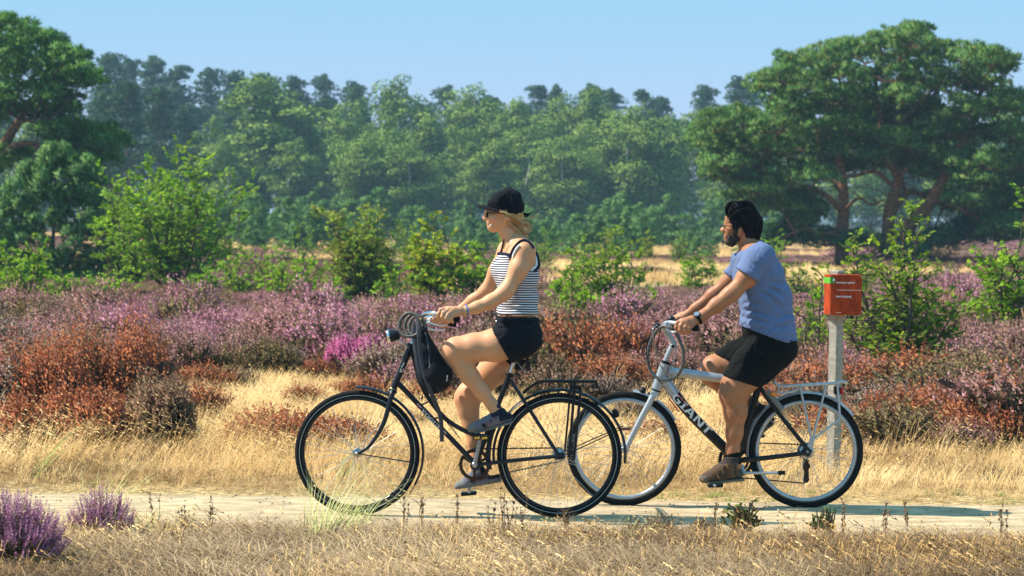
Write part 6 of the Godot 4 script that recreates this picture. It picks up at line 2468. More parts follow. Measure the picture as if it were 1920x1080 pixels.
	for p in pads:
		var c0 := at(p[0], p[1], 0)
		var rx := px(p[2])
		var ry := px(p[3])
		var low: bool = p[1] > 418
		var copies := 2
		for q in copies:
			var z := rng.randf_range(0.2, 2.6) * (1.0 if q != 1 else -1.0)
			if p.size() > 4: z = -rng.randf_range(1.2, 3.0)
			if low: z = rng.randf_range(0.2, 1.2) * (1.0 if q == 0 else -1.0)
			var c := c0 + Vector3(rng.randf_range(-0.15, 0.15), rng.randf_range(-0.05, 0.05) - 0.12 * absf(z) * (0.0 if low else 1.0), z)
			# a pad is a layer of small cushions, each thick with brushes of needles
			var n := 13
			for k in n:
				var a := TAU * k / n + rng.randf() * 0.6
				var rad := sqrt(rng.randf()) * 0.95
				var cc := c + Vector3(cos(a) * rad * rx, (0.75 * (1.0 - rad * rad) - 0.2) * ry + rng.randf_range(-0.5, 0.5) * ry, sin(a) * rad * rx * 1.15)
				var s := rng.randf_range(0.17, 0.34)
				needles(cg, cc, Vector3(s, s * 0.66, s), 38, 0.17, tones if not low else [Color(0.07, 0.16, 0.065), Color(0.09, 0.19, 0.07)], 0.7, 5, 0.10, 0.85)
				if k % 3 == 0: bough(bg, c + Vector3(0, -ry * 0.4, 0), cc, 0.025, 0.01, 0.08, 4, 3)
			var best: Vector3 = joints[0]
			for j in joints:
				if j.distance_to(c) < best.distance_to(c): best = j
			if best.distance_to(c) < 4.5 and (q == 0 or rng.randf() < 0.6):
				bough(bg, best, c + Vector3(0, -ry * 0.4, 0), 0.045, 0.02, 0.1, 5, 6)
	for k in 70:                                            # bare dead twigs low in the crown
		var j: Vector3 = joints[rng.randi() % joints.size()]
		if j.y > 3.9: continue
		bough(bg, j, j + Vector3(rng.randf_range(-1.3, 1.3), rng.randf_range(-0.7, 0.5), rng.randf_range(-0.5, 1.0)), 0.025, 0.006, 0.12, 4, 5)
	for k in 340:                                           # single shoots that stand out of the cushions
		var p = pads[rng.randi() % pads.size()]
		var c := at(p[0] + rng.randf_range(-0.95, 0.95) * p[2], p[1] - rng.randf_range(-0.9, 0.85) * p[3], rng.randf_range(-2.0, 2.2))
		needles(cg, c, Vector3(0.09, 0.12, 0.09), 12, 0.17, tones, 1.0, 5, 0.08, 0.7)
	part("branches", bg, bark(Color(0.30, 0.15, 0.09), 75), t, "stuff")
	part("crown", cg, cm, t)

	# the pine that leans in from the left edge
	d = 84.0
	base_d = d
	base_at = Vector3(across(-40, d), 0, -d)
	t = thing("scots_pine", "old pine with reddish limbs leaning in at the left edge of the heath", "pine tree", base_at)
	tones = [Color(0.095, 0.226, 0.046), Color(0.129, 0.267, 0.051), Color(0.062, 0.155, 0.041), Color(0.157, 0.280, 0.056)]
	pads = [[-10, 62, 50, 30], [30, 60, 36, 26], [8, 88, 50, 24], [66, 78, 30, 22], [90, 84, 16, 18], [50, 104, 40, 20], [-30, 110, 60, 30], [110, 128, 42, 22], [140, 118, 24, 20], [150, 142, 34, 22], [60, 136, 60, 26], [0, 146, 60, 28], [120, 160, 50, 24], [40, 172, 50, 22], [-30, 180, 60, 30], [165, 158, 20, 16], [110, 190, 36, 18], [20, 206, 44, 18], [70, 215, 40, 16], [-50, 220, 50, 26], [120, 208, 30, 14], [-60, 150, 60, 30], [-80, 90, 60, 40],
		[150, 252, 40, 18], [190, 258, 40, 20], [130, 275, 46, 18], [175, 286, 46, 16], [205, 276, 24, 14], [110, 248, 30, 14], [180, 305, 30, 10], [20, 290, 30, 16], [-10, 310, 30, 14]]
	joints = []
	for s in [[[[-42, 520, 0], [-38, 420, 0], [-20, 330, 0.2], [8, 272, 0.3], [30, 235, 0.3], [60, 190, 0.2], [80, 150, 0]], 0.25, 0.06], [[[-20, 330, 0.2], [10, 285, 0.6], [50, 268, 0.8], [100, 280, 0.9], [150, 285, 0.8]], 0.12, 0.04], [[[-30, 380, 0], [-60, 280, -0.4], [-50, 180, -0.5], [0, 110, -0.3]], 0.2, 0.05], [[[12, 262, 0.3], [45, 226, 0.9], [70, 240, 1.2], [66, 290, 1.2]], 0.07, 0.02]]:
		var line := curve(path3(s[0]), 16)
		var tr := G.new()
		tr.tube(line, grow(s[1], s[2], line.size()), 10, 1.0, Vector3(0, 0, 1), false)
		part("trunk" if s[1] > 0.2 else "branch", tr, red_bark, t)
		for k in range(5, line.size()): joints.append(line[k])
	cg = G.new()
	bg = G.new()
	for p in pads:
		var c0 := at(p[0], p[1], 0)
		var rx := px(p[2])
		var ry := px(p[3])
		for q in 2:
			var z := rng.randf_range(0.2, 1.9) * (1.0 if q == 0 else -1.0)
			var c := c0 + Vector3(0, rng.randf_range(-0.05, 0.05), z)
			for k in 8:
				var a := TAU * k / 8 + rng.randf() * 0.6
				var rad := sqrt(rng.randf()) * 0.9
				var cc := c + Vector3(cos(a) * rad * rx, (0.7 * (1.0 - rad * rad) - 0.15) * ry + rng.randf_range(-0.45, 0.45) * ry, sin(a) * rad * rx * 1.15)
				var s := rng.randf_range(0.16, 0.32)
				needles(cg, cc, Vector3(s, s * 0.66, s), 36, 0.16, tones, 0.7, 5, 0.10, 0.85)
			var best: Vector3 = joints[0]
			for j in joints:
				if j.distance_to(c) < best.distance_to(c): best = j
			bough(bg, best, c + Vector3(0, -ry * 0.4, 0), 0.045, 0.02, 0.1, 5, 6)
	part("branches", bg, bark(Color(0.21, 0.11, 0.07), 75), t, "stuff")
	part("crown", cg, cm, t)

# ---------------------------------------------------------------- shrubs and saplings on the heath
func shrub_pair(h: float, w: float, stems: int, leaf_l: float, twigs: int, per: int, tones: Array, open := 0.4, lobed := false, stem_tone := Color(0.09, 0.065, 0.045)) -> Array:
	# stems fan out from the foot; shoots leave them at all heights and carry leaves on both sides
	var tg := G.new()
	var cg := G.new()
	tg.col = stem_tone
	for s in stems:
		var a := TAU * (s + rng.randf() * 0.8) / stems
		var out := w * 0.5 * (rng.randf_range(0.25, 0.95) if stems > 1 else 0.12)
		var hh := h * rng.randf_range(0.55, 1.0) * (1.0 - 0.8 * open * out / w)
		if s == 0:
			out = w * 0.06
			hh = h
		var tip := Vector3(cos(a) * out, hh, sin(a) * out * 0.8)
		var r0 := 0.007 + 0.011 * h
		var pts := bough(tg, Vector3(rng.randf_range(-0.05, 0.05), -0.03, rng.randf_range(-0.05, 0.05)), tip, r0, 0.005, 0.16, 6, 9)
		for k in twigs:
			var t := rng.randf_range(0.12, 1.0)
			var ti := clampf(t * 9.0, 0.0, 8.99)
			var p: Vector3 = (pts[int(ti)] as Vector3).lerp(pts[int(ti) + 1], fmod(ti, 1.0))
			var reach := w * rng.randf_range(0.14, 0.38) * (1.15 - 0.75 * t)
			var b := rng.randf() * TAU
			var q := p + Vector3(cos(b) * reach, reach * rng.randf_range(-0.15, 1.0) * (0.6 + 0.6 * t), sin(b) * reach)
			if q.y < 0.06: q.y = 0.06 + rng.randf() * 0.1
			var tw := bough(tg, p, q, 0.006, 0.0025, 0.16, 4, 4)
			var along := (q - p).normalized()
			var shade := rng.randf_range(0.65, 1.35)
			for l in int(per * 0.8):
				var u := rng.randf_range(0.8, 4.0)
				var lp: Vector3 = (tw[mini(int(u), 3)] as Vector3).lerp(tw[mini(int(u), 3) + 1], fmod(u, 1.0))
				var sd := along.cross(Vector3.UP).normalized() * (1.0 if l % 2 == 0 else -1.0)
				var dir := (along * 0.7 + sd * rng.randf_range(0.4, 1.1) + rnd() * 0.45).normalized()
				lp += rnd() * leaf_l * 0.3
				var up := (Vector3(-0.25, 0.8, 0.55) + rnd() * 0.7).normalized()
				cg.col = tone(tones, 0.18) * shade
				if lobed: oak_leaf(cg, lp, dir, up, leaf_l * rng.randf_range(0.6, 1.2))
				else: leaf(cg, lp, dir, up, leaf_l * rng.randf_range(0.6, 1.2), leaf_l * 0.6, 0.3)
	return [tg, cg]

func oak_leaf(g: G, p: Vector3, dir: Vector3, up: Vector3, l: float) -> void:
	var side := dir.cross(up).normalized()
	var nn := side.cross(dir).normalized()
	var half := [0.03, 0.16, 0.11, 0.25, 0.17, 0.27, 0.16, 0.10]
	for s in [-1.0, 1.0]:
		var prev := p
		for k in 8:
			var t := 0.12 + 0.84 * k / 7.0
			var q: Vector3 = p + dir * l * t + side * s * l * half[k] + nn * l * (half[k] * 0.25 - 0.12 * t * t)
			var spine := p + dir * l * t - nn * l * 0.12 * t * t
			var sp0 := p + dir * l * maxf(t - 0.12, 0.0) - nn * l * 0.12 * t * t
			if s > 0: g.face(sp0, prev, q); g.face(sp0, q, spine)
			else: g.face(sp0, q, prev); g.face(sp0, spine, q)
			prev = q

func shrubs() -> void:
	rng.seed = 45
	var wood := mat(Color(1, 1, 1), 0.9, 0.0, true)
	var lm := leaf_mat(Color(0.75, 0.9, 0.3))
	var lime := [Color(0.220, 0.374, 0.020), Color(0.297, 0.440, 0.025), Color(0.154, 0.286, 0.020), Color(0.363, 0.451, 0.035)]
	var fresh := [Color(0.19, 0.34, 0.028), Color(0.26, 0.41, 0.03), Color(0.12, 0.25, 0.026), Color(0.33, 0.43, 0.03)]
	var olive := [Color(0.262, 0.373, 0.050), Color(0.331, 0.414, 0.060), Color(0.193, 0.290, 0.045), Color(0.373, 0.276, 0.070)]
	var amber := [Color(0.396, 0.437, 0.025), Color(0.288, 0.391, 0.025), Color(0.480, 0.380, 0.030), Color(0.192, 0.299, 0.025)]
	var oakg := [Color(0.175, 0.288, 0.030), Color(0.263, 0.362, 0.030), Color(0.375, 0.425, 0.035), Color(0.119, 0.206, 0.028)]
	# name, label, category, x, depth, height px, width px, stems, leaf, twigs, leaves, tones, lobed
	var list := [
		["oak_shrub", "large sprawling bright green oak shrub with a dark crooked stem, left of the woman", "oak shrub", 325, 57.0, 262, 300, 13, 0.10, 30, 18, fresh, false],
		["oak_shrub", "yellow-green oak shrub standing behind the sprawling left one", "oak shrub", 245, 62.0, 245, 120, 8, 0.10, 22, 18, lime, false],
		["oak_sapling", "slim yellow-green sapling at the left edge in front of the dark young pine", "sapling", 40, 50.0, 126, 120, 6, 0.09, 14, 12, lime, false],
		["low_shrub", "low bright green shrub under the sprawling oak, behind the purple heather", "shrub", 215, 51.0, 50, 130, 8, 0.09, 12, 12, lime, false],
		["low_shrub", "low green shrub at the left frame edge among purple heather", "shrub", 5, 50.0, 50, 100, 7, 0.09, 12, 12, fresh, false],
		["bramble", "low lime green bramble patch between the oak shrub and the round olive bush", "bramble", 555, 52.0, 66, 160, 12, 0.10, 12, 14, lime, false],
		["round_bush", "round olive green bush with reddish twigs left of the woman's handlebar", "bush", 668, 51.0, 180, 170, 14, 0.07, 30, 20, olive, false],
		["oak_sapling", "amber tinted oak sapling just behind the woman's arms", "sapling", 808, 49.0, 180, 130, 9, 0.09, 22, 16, amber, false],
		["low_shrub", "dense green bush right behind the woman's hands", "bush", 880, 50.0, 116, 120, 9, 0.085, 20, 16, lime, false],
		["low_shrub", "fresh green shrub at the foot of the amber sapling", "shrub", 745, 47.0, 76, 90, 8, 0.09, 14, 14, fresh, false],
		["oak_shrub", "green and yellow oak shrub between the two riders", "oak shrub", 1140, 47.0, 150, 170, 8, 0.085, 20, 13, oakg, false],
		["low_shrub", "low leafy shrub right beside the woman's back", "shrub", 1062, 46.0, 90, 80, 6, 0.085, 12, 12, lime, false],
		["low_shrub", "small fresh green bush further out between the riders", "bush", 1092, 74.0, 62, 66, 8, 0.09, 12, 14, fresh, false],
		["low_shrub", "low green shrub in front of the pale strip, left of the man's hands", "shrub", 1225, 48.0, 50, 60, 6, 0.085, 10, 12, fresh, false],
		["low_shrub", "dark green shrub beside the man's chest", "shrub", 1305, 62.0, 56, 80, 8, 0.09, 12, 14, fresh, false],
		["low_shrub", "yellowish shrub just behind the man's back", "shrub", 1500, 54.0, 76, 90, 7, 0.09, 12, 12, olive, false],
		["low_shrub", "spreading lime green undergrowth right of the sprawling oak", "shrub", 455, 54.0, 70, 110, 9, 0.09, 12, 12, lime, false],
		["low_shrub", "yellow-green undergrowth at the right foot of the olive bush", "shrub", 620, 48.0, 52, 110, 9, 0.09, 10, 12, lime, false],
		["low_shrub", "green undergrowth below the sprawling oak's dark stem", "shrub", 385, 51.5, 50, 130, 9, 0.09, 10, 12, fresh, false],
		["low_shrub", "low green sprouts at the far left beneath the dark young pine", "shrub", 110, 51.0, 44, 120, 9, 0.09, 10, 12, fresh, false],
		["low_shrub", "bushy lime undergrowth between the woman and the oak shrub", "shrub", 1100, 45.0, 56, 120, 9, 0.085, 10, 12, lime, false],
		["low_shrub", "scattered green undergrowth right of the oak shrub between the riders", "shrub", 1195, 46.0, 50, 90, 8, 0.085, 10, 10, oakg, false],
		["low_shrub", "dark little pine-green bush on the pale strip", "bush", 1330, 76.0, 40, 70, 8, 0.09, 10, 12, fresh, false],
		["low_shrub", "yellow tinted bush far out left of the man's shoulder", "bush", 1215, 104.0, 46, 40, 7, 0.12, 12, 12, amber, false],
		["low_shrub", "green shrub between the man's back and the sign", "shrub", 1530, 44.0, 70, 80, 7, 0.085, 12, 11, fresh, false],
		["oak_sapling", "leafy young oak standing alone in rusty heather, right of the sign", "sapling", 1692, 27.4, 345, 235, 7, 0.066, 44, 11, oakg, true],
		["oak_shrub", "spreading oak bush around the foot of the young oak right of the sign", "oak shrub", 1660, 27.8, 220, 220, 7, 0.065, 18, 8, oakg, true],
		["oak_sapling", "thin oak sapling half hidden by the sign post", "sapling", 1532, 29.0, 200, 110, 4, 0.065, 16, 7, oakg, true],
		["oak_sapling", "tall bright green oak cut off by the right frame edge", "sapling", 1915, 34.0, 310, 190, 8, 0.08, 34, 11, fresh, true],
		["low_shrub", "low bright green shrub under the oak at the right frame edge", "shrub", 1845, 36.0, 100, 130, 8, 0.08, 16, 10, lime, true],
	]
	var more := [[500, 66, 60, 90], [560, 84, 70, 80], [725, 70, 56, 80], [770, 88, 64, 70], [930, 72, 66, 90], [1020, 86, 60, 80], [1135, 92, 60, 70], [1270, 98, 52, 60], [1400, 70, 60, 90], [1455, 84, 66, 90], [1620, 60, 50, 80], [1770, 66, 56, 90], [330, 78, 70, 90], [420, 92, 66, 80]]
	for k in more.size():
		var q = more[k]
		list.append(["low_shrub", "small green bush out on the middle of the heath, %s from the left" % ordinal([2, 3, 4, 5, 6, 7, 8, 9, 10, 11, 12, 13, 0, 1][k]), "bush", q[0], float(q[1]), q[2], q[3], 8, 0.085, 14, 12, [lime, fresh, olive, oakg][k % 4], false])
	for q in list:
		var d: float = q[4]
		var s: float = d / F
		var pair := shrub_pair(q[5] * s * (1.04 if q[5] > 80 else 1.25), q[6] * s * 1.12, q[7] + (2 if q[5] > 80 else -2), q[8] * (1.0 if q[5] > 80 else 0.85), q[9], q[10], q[11], 0.1 if q[7] > 11 else 0.4, q[12])
		plant_pair(q[0], q[1], q[2], "", Vector3(across(q[3], d), 0, -d), pair, wood, lm)
	# bushy young pine at the left, with upright shoots
	var d2 := 66.0
	base_d = d2
	base_at = Vector3(across(95, d2), 0, -d2)
	var t := thing("young_pine", "bushy dark young pine with pale upright shoots at the left", "pine tree", base_at)
	var tg := G.new()
	tg.col = Color(0.12, 0.075, 0.05)
	for s in [[[95, 545], [100, 440], [105, 300]], [[90, 540], [40, 440], [10, 390]], [[100, 540], [160, 430], [170, 340]], [[95, 500], [60, 380], [55, 330]]]:
		tg.tube(curve(path3(s), 10), grow(0.07, 0.015, 11), 6)
	part("trunk", tg, wood, t)
	var cg := G.new()
	var pt := [Color(0.096, 0.219, 0.069), Color(0.136, 0.269, 0.076), Color(0.072, 0.163, 0.057), Color(0.208, 0.326, 0.095)]
	for q in [[105, 300, 22], [70, 330, 24], [150, 322, 26], [40, 372, 36], [105, 350, 40], [170, 360, 34], [20, 420, 44], [80, 410, 50], [150, 410, 50], [196, 420, 36], [-20, 420, 50], [0, 480, 50], [70, 470, 56], [140, 470, 56], [200, 480, 44], [225, 455, 26], [50, 525, 44], [120, 525, 50], [190, 525, 46], [-40, 500, 50], [20, 540, 44], [85, 548, 46], [150, 548, 44], [215, 535, 40]]:
		for k in 22:
			var u := rnd()
			var c := at(q[0], q[1], 0) + Vector3(u.x, u.y * 0.8, u.z * 1.3) * px(q[2])
			needles(cg, c, Vector3(0.13, 0.20, 0.13), 34, 0.13, pt, 1.3, 5, 0.10, 0.75)
	part("crown", cg, leaf_mat(Color(0.15, 0.22, 0.08)), t)

# ---------------------------------------------------------------- heather
func heather_clump(kind: String, n := 230, r := 0.36, h := 0.5) -> G:
	var g := G.new()
	var stem := Color(0.12, 0.085, 0.065)
	var green := [Color(0.11, 0.11, 0.05), Color(0.14, 0.115, 0.07), Color(0.085, 0.085, 0.045)]
	var tip := []
	match kind:
		"purple": tip = [Color(0.536, 0.242, 0.366), Color(0.625, 0.338, 0.471), Color(0.424, 0.181, 0.251), Color(0.346, 0.200, 0.157)]
		"pink": tip = [Color(0.664, 0.151, 0.411), Color(0.749, 0.277, 0.557), Color(0.507, 0.126, 0.266)]
		"mauve": tip = [Color(0.433, 0.231, 0.227), Color(0.377, 0.214, 0.167), Color(0.479, 0.265, 0.302), Color(0.308, 0.192, 0.130)]
		"brown": tip = [Color(0.340, 0.209, 0.147), Color(0.280, 0.191, 0.116), Color(0.413, 0.252, 0.190), Color(0.231, 0.184, 0.098)]
		"olive": tip = [Color(0.180, 0.168, 0.066), Color(0.228, 0.186, 0.090), Color(0.240, 0.156, 0.108)]
		"rust": tip = [Color(0.493, 0.144, 0.060), Color(0.560, 0.230, 0.102), Color(0.370, 0.121, 0.072), Color(0.302, 0.172, 0.120)]
		"grey": tip = [Color(0.373, 0.310, 0.263), Color(0.290, 0.228, 0.192), Color(0.310, 0.207, 0.162)]
	if kind == "rust": green = [Color(0.26, 0.09, 0.045), Color(0.19, 0.095, 0.06), Color(0.30, 0.13, 0.055)]
	if kind == "grey": green = [Color(0.14, 0.12, 0.105)]
	for k in n:
		var a := rng.randf() * TAU
		var q := sqrt(rng.randf())
		var end := Vector3(cos(a) * q * r, h * sqrt(maxf(0.05, 1.0 - 0.75 * q * q)) * rng.randf_range(0.72, 1.1), sin(a) * q * r)
		var foot := Vector3(end.x * 0.35, 0.0, end.z * 0.35)
		var out := (Vector3(end.x, end.y * 0.7, end.z)).normalized()
		var dir := (end - foot).normalized()
		dir = (dir + rnd() * 0.22).normalized()
		var l := end.y * rng.randf_range(0.45, 0.62)
		var p0 := end - dir * l
		# stem
		g.col = stem
		var side := dir.cross(rnd()).normalized() * 0.004
		g.face(foot - side, foot + side, p0 + dir * l * 0.6)
		# leafy lower part, then the flowering spike, in small scales round the shoot
		var scales := 9
		for s in scales:
			var t := (s + rng.randf()) / scales
			var p := p0 + dir * l * t
			g.col = tone(tip if t > 0.38 else green, 0.22)
			var around := dir.cross(rnd()).normalized()
			var sz := 0.019 * (1.1 - 0.45 * t)
			var tp := p + (around * 0.8 + dir * 0.9).normalized() * sz * 1.7
			var sd := dir.cross(around) * sz * 0.55
			var nn := (around + out * 0.8 + Vector3(0, 0.3, 0)).normalized()
			var fn := (2.0 * sd).cross(tp - p)
			if fn.dot(nn) > 0: g.face(p - sd, p + sd, tp, nn)
			else: g.face(p + sd, p - sd, tp, nn)
	return g

func bush_core(g: G, r: float, h: float, c: Color) -> void:      # the tangle of woody stems inside
	g.col = c
	for k in 60:
		var a := rng.randf() * TAU
		var q := rng.randf() * r * 0.8
		var p := Vector3(cos(a) * q, h * rng.randf_range(0.3, 0.72), sin(a) * q)
		var f := Vector3(p.x * 0.3, 0, p.z * 0.3)
		var sd := (p - f).cross(rnd()).normalized() * 0.012
		g.face(f - sd, f + sd, p)
		g.face(p - sd * 2.0, p + sd * 2.0, f + Vector3(0, h * 0.3, 0) + rnd() * 0.05)

func heath() -> void:
	rng.seed = 57
	var hm := mat(Color(1, 1, 1), 0.9, 0.0, true)
	hm.metallic_specular = 0.15
	hm.backlight_enabled = true
	hm.backlight = Color(0.6, 0.5, 0.5).linear_to_srgb()
	M.heather = hm
	var kinds := ["purple", "mauve", "brown", "olive", "rust", "grey"]
	var lib := {}
	for k in kinds:
		lib[k] = []
		for v in 3:
			var g := heather_clump(k)
			bush_core(g, 0.36, 0.5, Color(0.10, 0.075, 0.058) if k != "rust" else Color(0.16, 0.08, 0.05))
			lib[k].append(g.mesh())
	var put := {}
	for k in kinds: put[k] = [[], [], []]
	var d := 19.8
	while d < 190.0:
		var step := 0.42 if d < 60.0 else (0.42 + (d - 60.0) * 0.014)
		var half := 5.0 + d * 0.225
		var x := -half
		while x < half:
			var px0 := x + rng.randf_range(-0.5, 0.5) * step
			var d0 := d + rng.randf_range(-0.5, 0.5) * step
			x += step
			var gd := gold(px0, d0)
			var fringe := patch_noise.get_noise_2d(px0 * 4.0, d0 * 4.0)
			if gd > 0.5 and rng.randf() > (0.05 if d0 > 60.0 else 0.10 * smoothstep(20.0, 23.0, d0)): continue
			if d0 < 20.6 + fringe: continue
			if d0 > 150.0 and rng.randf() < 0.5: continue
			var n := patch_noise.get_noise_2d(px0 * 1.1 + 7.0, d0 * 0.55)
			var n2 := patch_noise.get_noise_2d(px0 * 1.4 + 90.0, d0 * 0.8 + 30.0)
			var near_w := 1.0 - smoothstep(23.5, 31.0 + (4.0 if px0 > 3.0 else 0.0), d0 - n * 8.0)
			var kind := "mauve"
			if rng.randf() < near_w:
				kind = "rust" if n2 + rng.randf_range(-0.12, 0.12) > (-0.1 if px0 < -2.2 and d0 < 25.0 or px0 > 2.3 and d0 < 27.5 else 0.2) else ["brown", "brown", "mauve", "grey", "olive", "mauve"][rng.randi() % 6]
				if px0 > -0.6 and px0 < 2.0 and d0 < 27.0 and rng.randf() < 0.4: kind = "brown"
			else:
				var m := patch_noise.get_noise_2d(px0 * 2.9 + 17.0, d0 * 1.6) * 1.15 + rng.randf_range(-0.08, 0.08)
				if d0 > 44.0 and px0 < 5.0 and rng.randf() < 0.5: kind = ["brown", "olive", "mauve", "brown"][rng.randi() % 4]
				elif m > 0.13: kind = "purple"
				elif m > -0.02: kind = "mauve"
				elif m > -0.12: kind = "brown"
				elif m > -0.20: kind = "grey" if rng.randf() < 0.5 else "mauve"
				elif m > -0.27: kind = "olive"
				else: kind = "mauve" if d0 < 60.0 else "brown"
			if rng.randf() < 0.06: kind = "grey"
			elif rng.randf() < 0.05: kind = "olive"
			if gd > 0.5: kind = ["rust", "brown", "rust"][rng.randi() % 3] if d0 < 60.0 else "brown"
			var sc := rng.randf_range(0.7, 1.2) * (1.45 if rng.randf() < 0.14 else 1.0) * (0.62 if gd > 0.5 and d0 < 60.0 else 1.0)
			var hs := 1.0 + 0.35 * patch_noise.get_noise_2d(px0 * 2.0 + 200.0, d0 * 2.0)
			var sp := sc * maxf(1.0, step / 0.46)
			hs *= 0.88
			if d0 < 27.0: hs *= 0.8
			if d0 > 34.0 and px0 < 5.0 + (d0 - 36.0) * 0.1: hs *= lerpf(1.0, 0.38, smoothstep(36.0, 40.5, d0 + 2.0 * n))
			if d0 > 60.0: hs *= 0.8
			var b := Basis(Vector3.UP, rng.randf() * TAU) * Basis.from_scale(Vector3(sp, sc * hs, sp))
			put[kind][rng.randi() % 3].append(Transform3D(b, Vector3(px0, rise(px0, d0) - 0.02, -d0)))
		d += step
	var words := {"purple": "flowering purple heather spread across the heath", "mauve": "fading mauve heather spread across the heath", "brown": "brown withered heather spread across the heath", "olive": "dark olive heather out of flower on the heath", "rust": "rust red dead heather beyond the path", "grey": "bleached grey dead heather on the heath"}
	for k in kinds:
		for v in 3:
			if put[k][v].is_empty(): continue
			scatter(k + "_heather", words[k], "heather", lib[k][v], hm, put[k][v], [])

	# bushes that stand out, one by one
	var single := [
		["rust_heather_bush", "tall rust orange dead heather bush at the left, its top lit", "heather bush", "rust", 225, 21.2, 265, 190],
		["rust_heather_bush", "rust red heather bush at the far left edge above the grass", "heather bush", "rust", 70, 20.6, 230, 180],
		["rust_heather_bush", "low glowing orange heather in front of the tall left bush", "heather bush", "rust", 105, 20.2, 90, 170],
		["rust_heather_bush", "broad orange red heather bush at the very left, rooted in the golden grass", "heather bush", "rust", 20, 19.3, 130, 170],
		["rust_heather_bush", "bright rust heather lobe right of the broad orange one, level with the front tyre", "heather bush", "rust", 170, 19.5, 165, 170],
		["brown_heather_bush", "dark brown heather bush bulging right over the grass, before the golden patch", "heather bush", "brown", 285, 19.9, 175, 130],
		["grey_heather_bush", "pale grey brittle heather between the rust bushes at the left edge", "heather bush", "grey", -10, 20.6, 190, 120],
		["brown_heather_bush", "dark brown dead heather bush leaning over the golden grass at the left", "heather bush", "brown", 290, 21.0, 150, 120],
		["brown_heather_bush", "grey brown heather bush behind the tall rust one", "heather bush", "brown", 130, 24.0, 190, 220],
		["pink_heather_bush", "vivid pink flowering heather left of the woman's front wheel", "heather bush", "pink", 672, 29.5, 84, 110],
		["olive_heather_bush", "dark olive heather bush behind the golden grass patch", "heather bush", "olive", 455, 28.6, 86, 170],
		["rust_heather_bush", "rust red heather bush low in the grass behind the front wheel", "heather bush", "rust", 570, 20.6, 80, 290],
		["rust_heather_bush", "rust bush right of the sign post behind the rear wheel", "heather bush", "rust", 1690, 21.4, 120, 150],
		["rust_heather_bush", "deep red dead heather bush near the right frame edge", "heather bush", "rust", 1840, 21.0, 110, 170],
		["grey_heather_bush", "bleached grey heather tuft right of the sign post foot", "heather bush", "grey", 1660, 20.8, 60, 70],
		["brown_heather_bush", "brown heather bush beneath the young oak", "heather bush", "brown", 1760, 23.0, 110, 180],
		["rust_heather_bush", "rust orange bush cut by the right frame edge", "heather bush", "rust", 1930, 22.0, 130, 140],
	]
	for q in single:
		var dd: float = q[5]
		var s := dd / F
		var hh: float = q[6] * s
		var rr: float = q[7] * s * 0.5
		var g := G.new()
		var lobes := 7
		for k in lobes:
			var sub := heather_clump(q[3], 210, rr * 0.62, hh * rng.randf_range(0.7, 1.0))
			bush_core(sub, rr * 0.6, hh * 0.8, Color(0.11, 0.08, 0.062))
			var off := Vector3(rng.randf_range(-0.7, 0.7) * rr, 0, rng.randf_range(-0.6, 0.6) * rr)
			var st := g.v.size()
			for j in sub.v.size():
				g.v.push_back(sub.v[j] + off); g.n.push_back(sub.n[j]); g.uv.push_back(Vector2.ZERO); g.c.push_back(sub.c[j])
			for j in sub.i: g.i.push_back(j + st)
		var o := part(q[0], g, hm, self)
		o.position = Vector3(across(q[4], dd), 0, -dd)
		tag(o, q[1], q[2])

# ---------------------------------------------------------------- grasses
func tuft(n: int, h: float, spread: float, wide: float, tones: Array, lean := Vector3.ZERO, seeds := 0.0) -> G:
	var g := G.new()
	for k in n:
		var a := rng.randf() * TAU
		var p := Vector3(cos(a), 0, sin(a)) * spread * rng.randf()
		var dir := (Vector3(cos(a) * 0.35, 1, sin(a) * 0.35) + rnd() * 0.3 + lean).normalized()
		var l := h * rng.randf_range(0.45, 1.1)
		var side := Vector3(cos(a + 1.3 + rng.randf()), 0, sin(a + 1.3)).normalized() * wide * 0.5
		var bend := (Vector3(dir.x, -0.35, dir.z) + lean).normalized()
		g.col = tone(tones, 0.2)
		var prev := p
		var pw0 := 1.0
		for s in 3:
			var t := (s + 1) / 3.0
			var q := p + dir * l * t + bend * l * 0.28 * t * t
			var w := 1.0 - t * 0.9
			var nn := (Vector3(-0.25, 1.0, 0.3) + rnd() * 0.25).normalized()
			if (2.0 * side).cross(q - prev).z < 0.0: side = -side
			g.face(prev - side * pw0, prev + side * pw0, q + side * w, nn)
			if s < 2: g.face(prev - side * pw0, q + side * w, q - side * w, nn)
			prev = q
			pw0 = w
		if rng.randf() < seeds:
			for s in 5:
				var q := prev + bend * 0.012 * s + rnd() * 0.004
				g.face(q, q + rnd() * 0.006, q + bend * 0.018 + rnd() * 0.003, Vector3(-0.3, 0.9, 0.3))
	return g

func straw_litter(n: int, tones: Array) -> G:
	var g := G.new()
	for k in n:
		var p := Vector3(rng.randf_range(-0.2, 0.2), rng.randf_range(0.0, 0.05), rng.randf_range(-0.2, 0.2))
		var a := rng.randf() * TAU
		var dir := Vector3(cos(a), rng.randf_range(-0.1, 0.35), sin(a)).normalized()
		var l := rng.randf_range(0.08, 0.28)
		var side := dir.cross(Vector3.UP).normalized() * 0.0013
		g.col = tone(tones, 0.3)
		var mid := p + dir * l * 0.5 + Vector3(0, rng.randf_range(0, 0.03), 0)
		g.face(p - side, p + side, mid + side, Vector3.UP)
		g.face(p - side, mid + side, mid - side, Vector3.UP)
		g.face(mid - side, mid + side, p + dir * l, Vector3.UP)
	return g

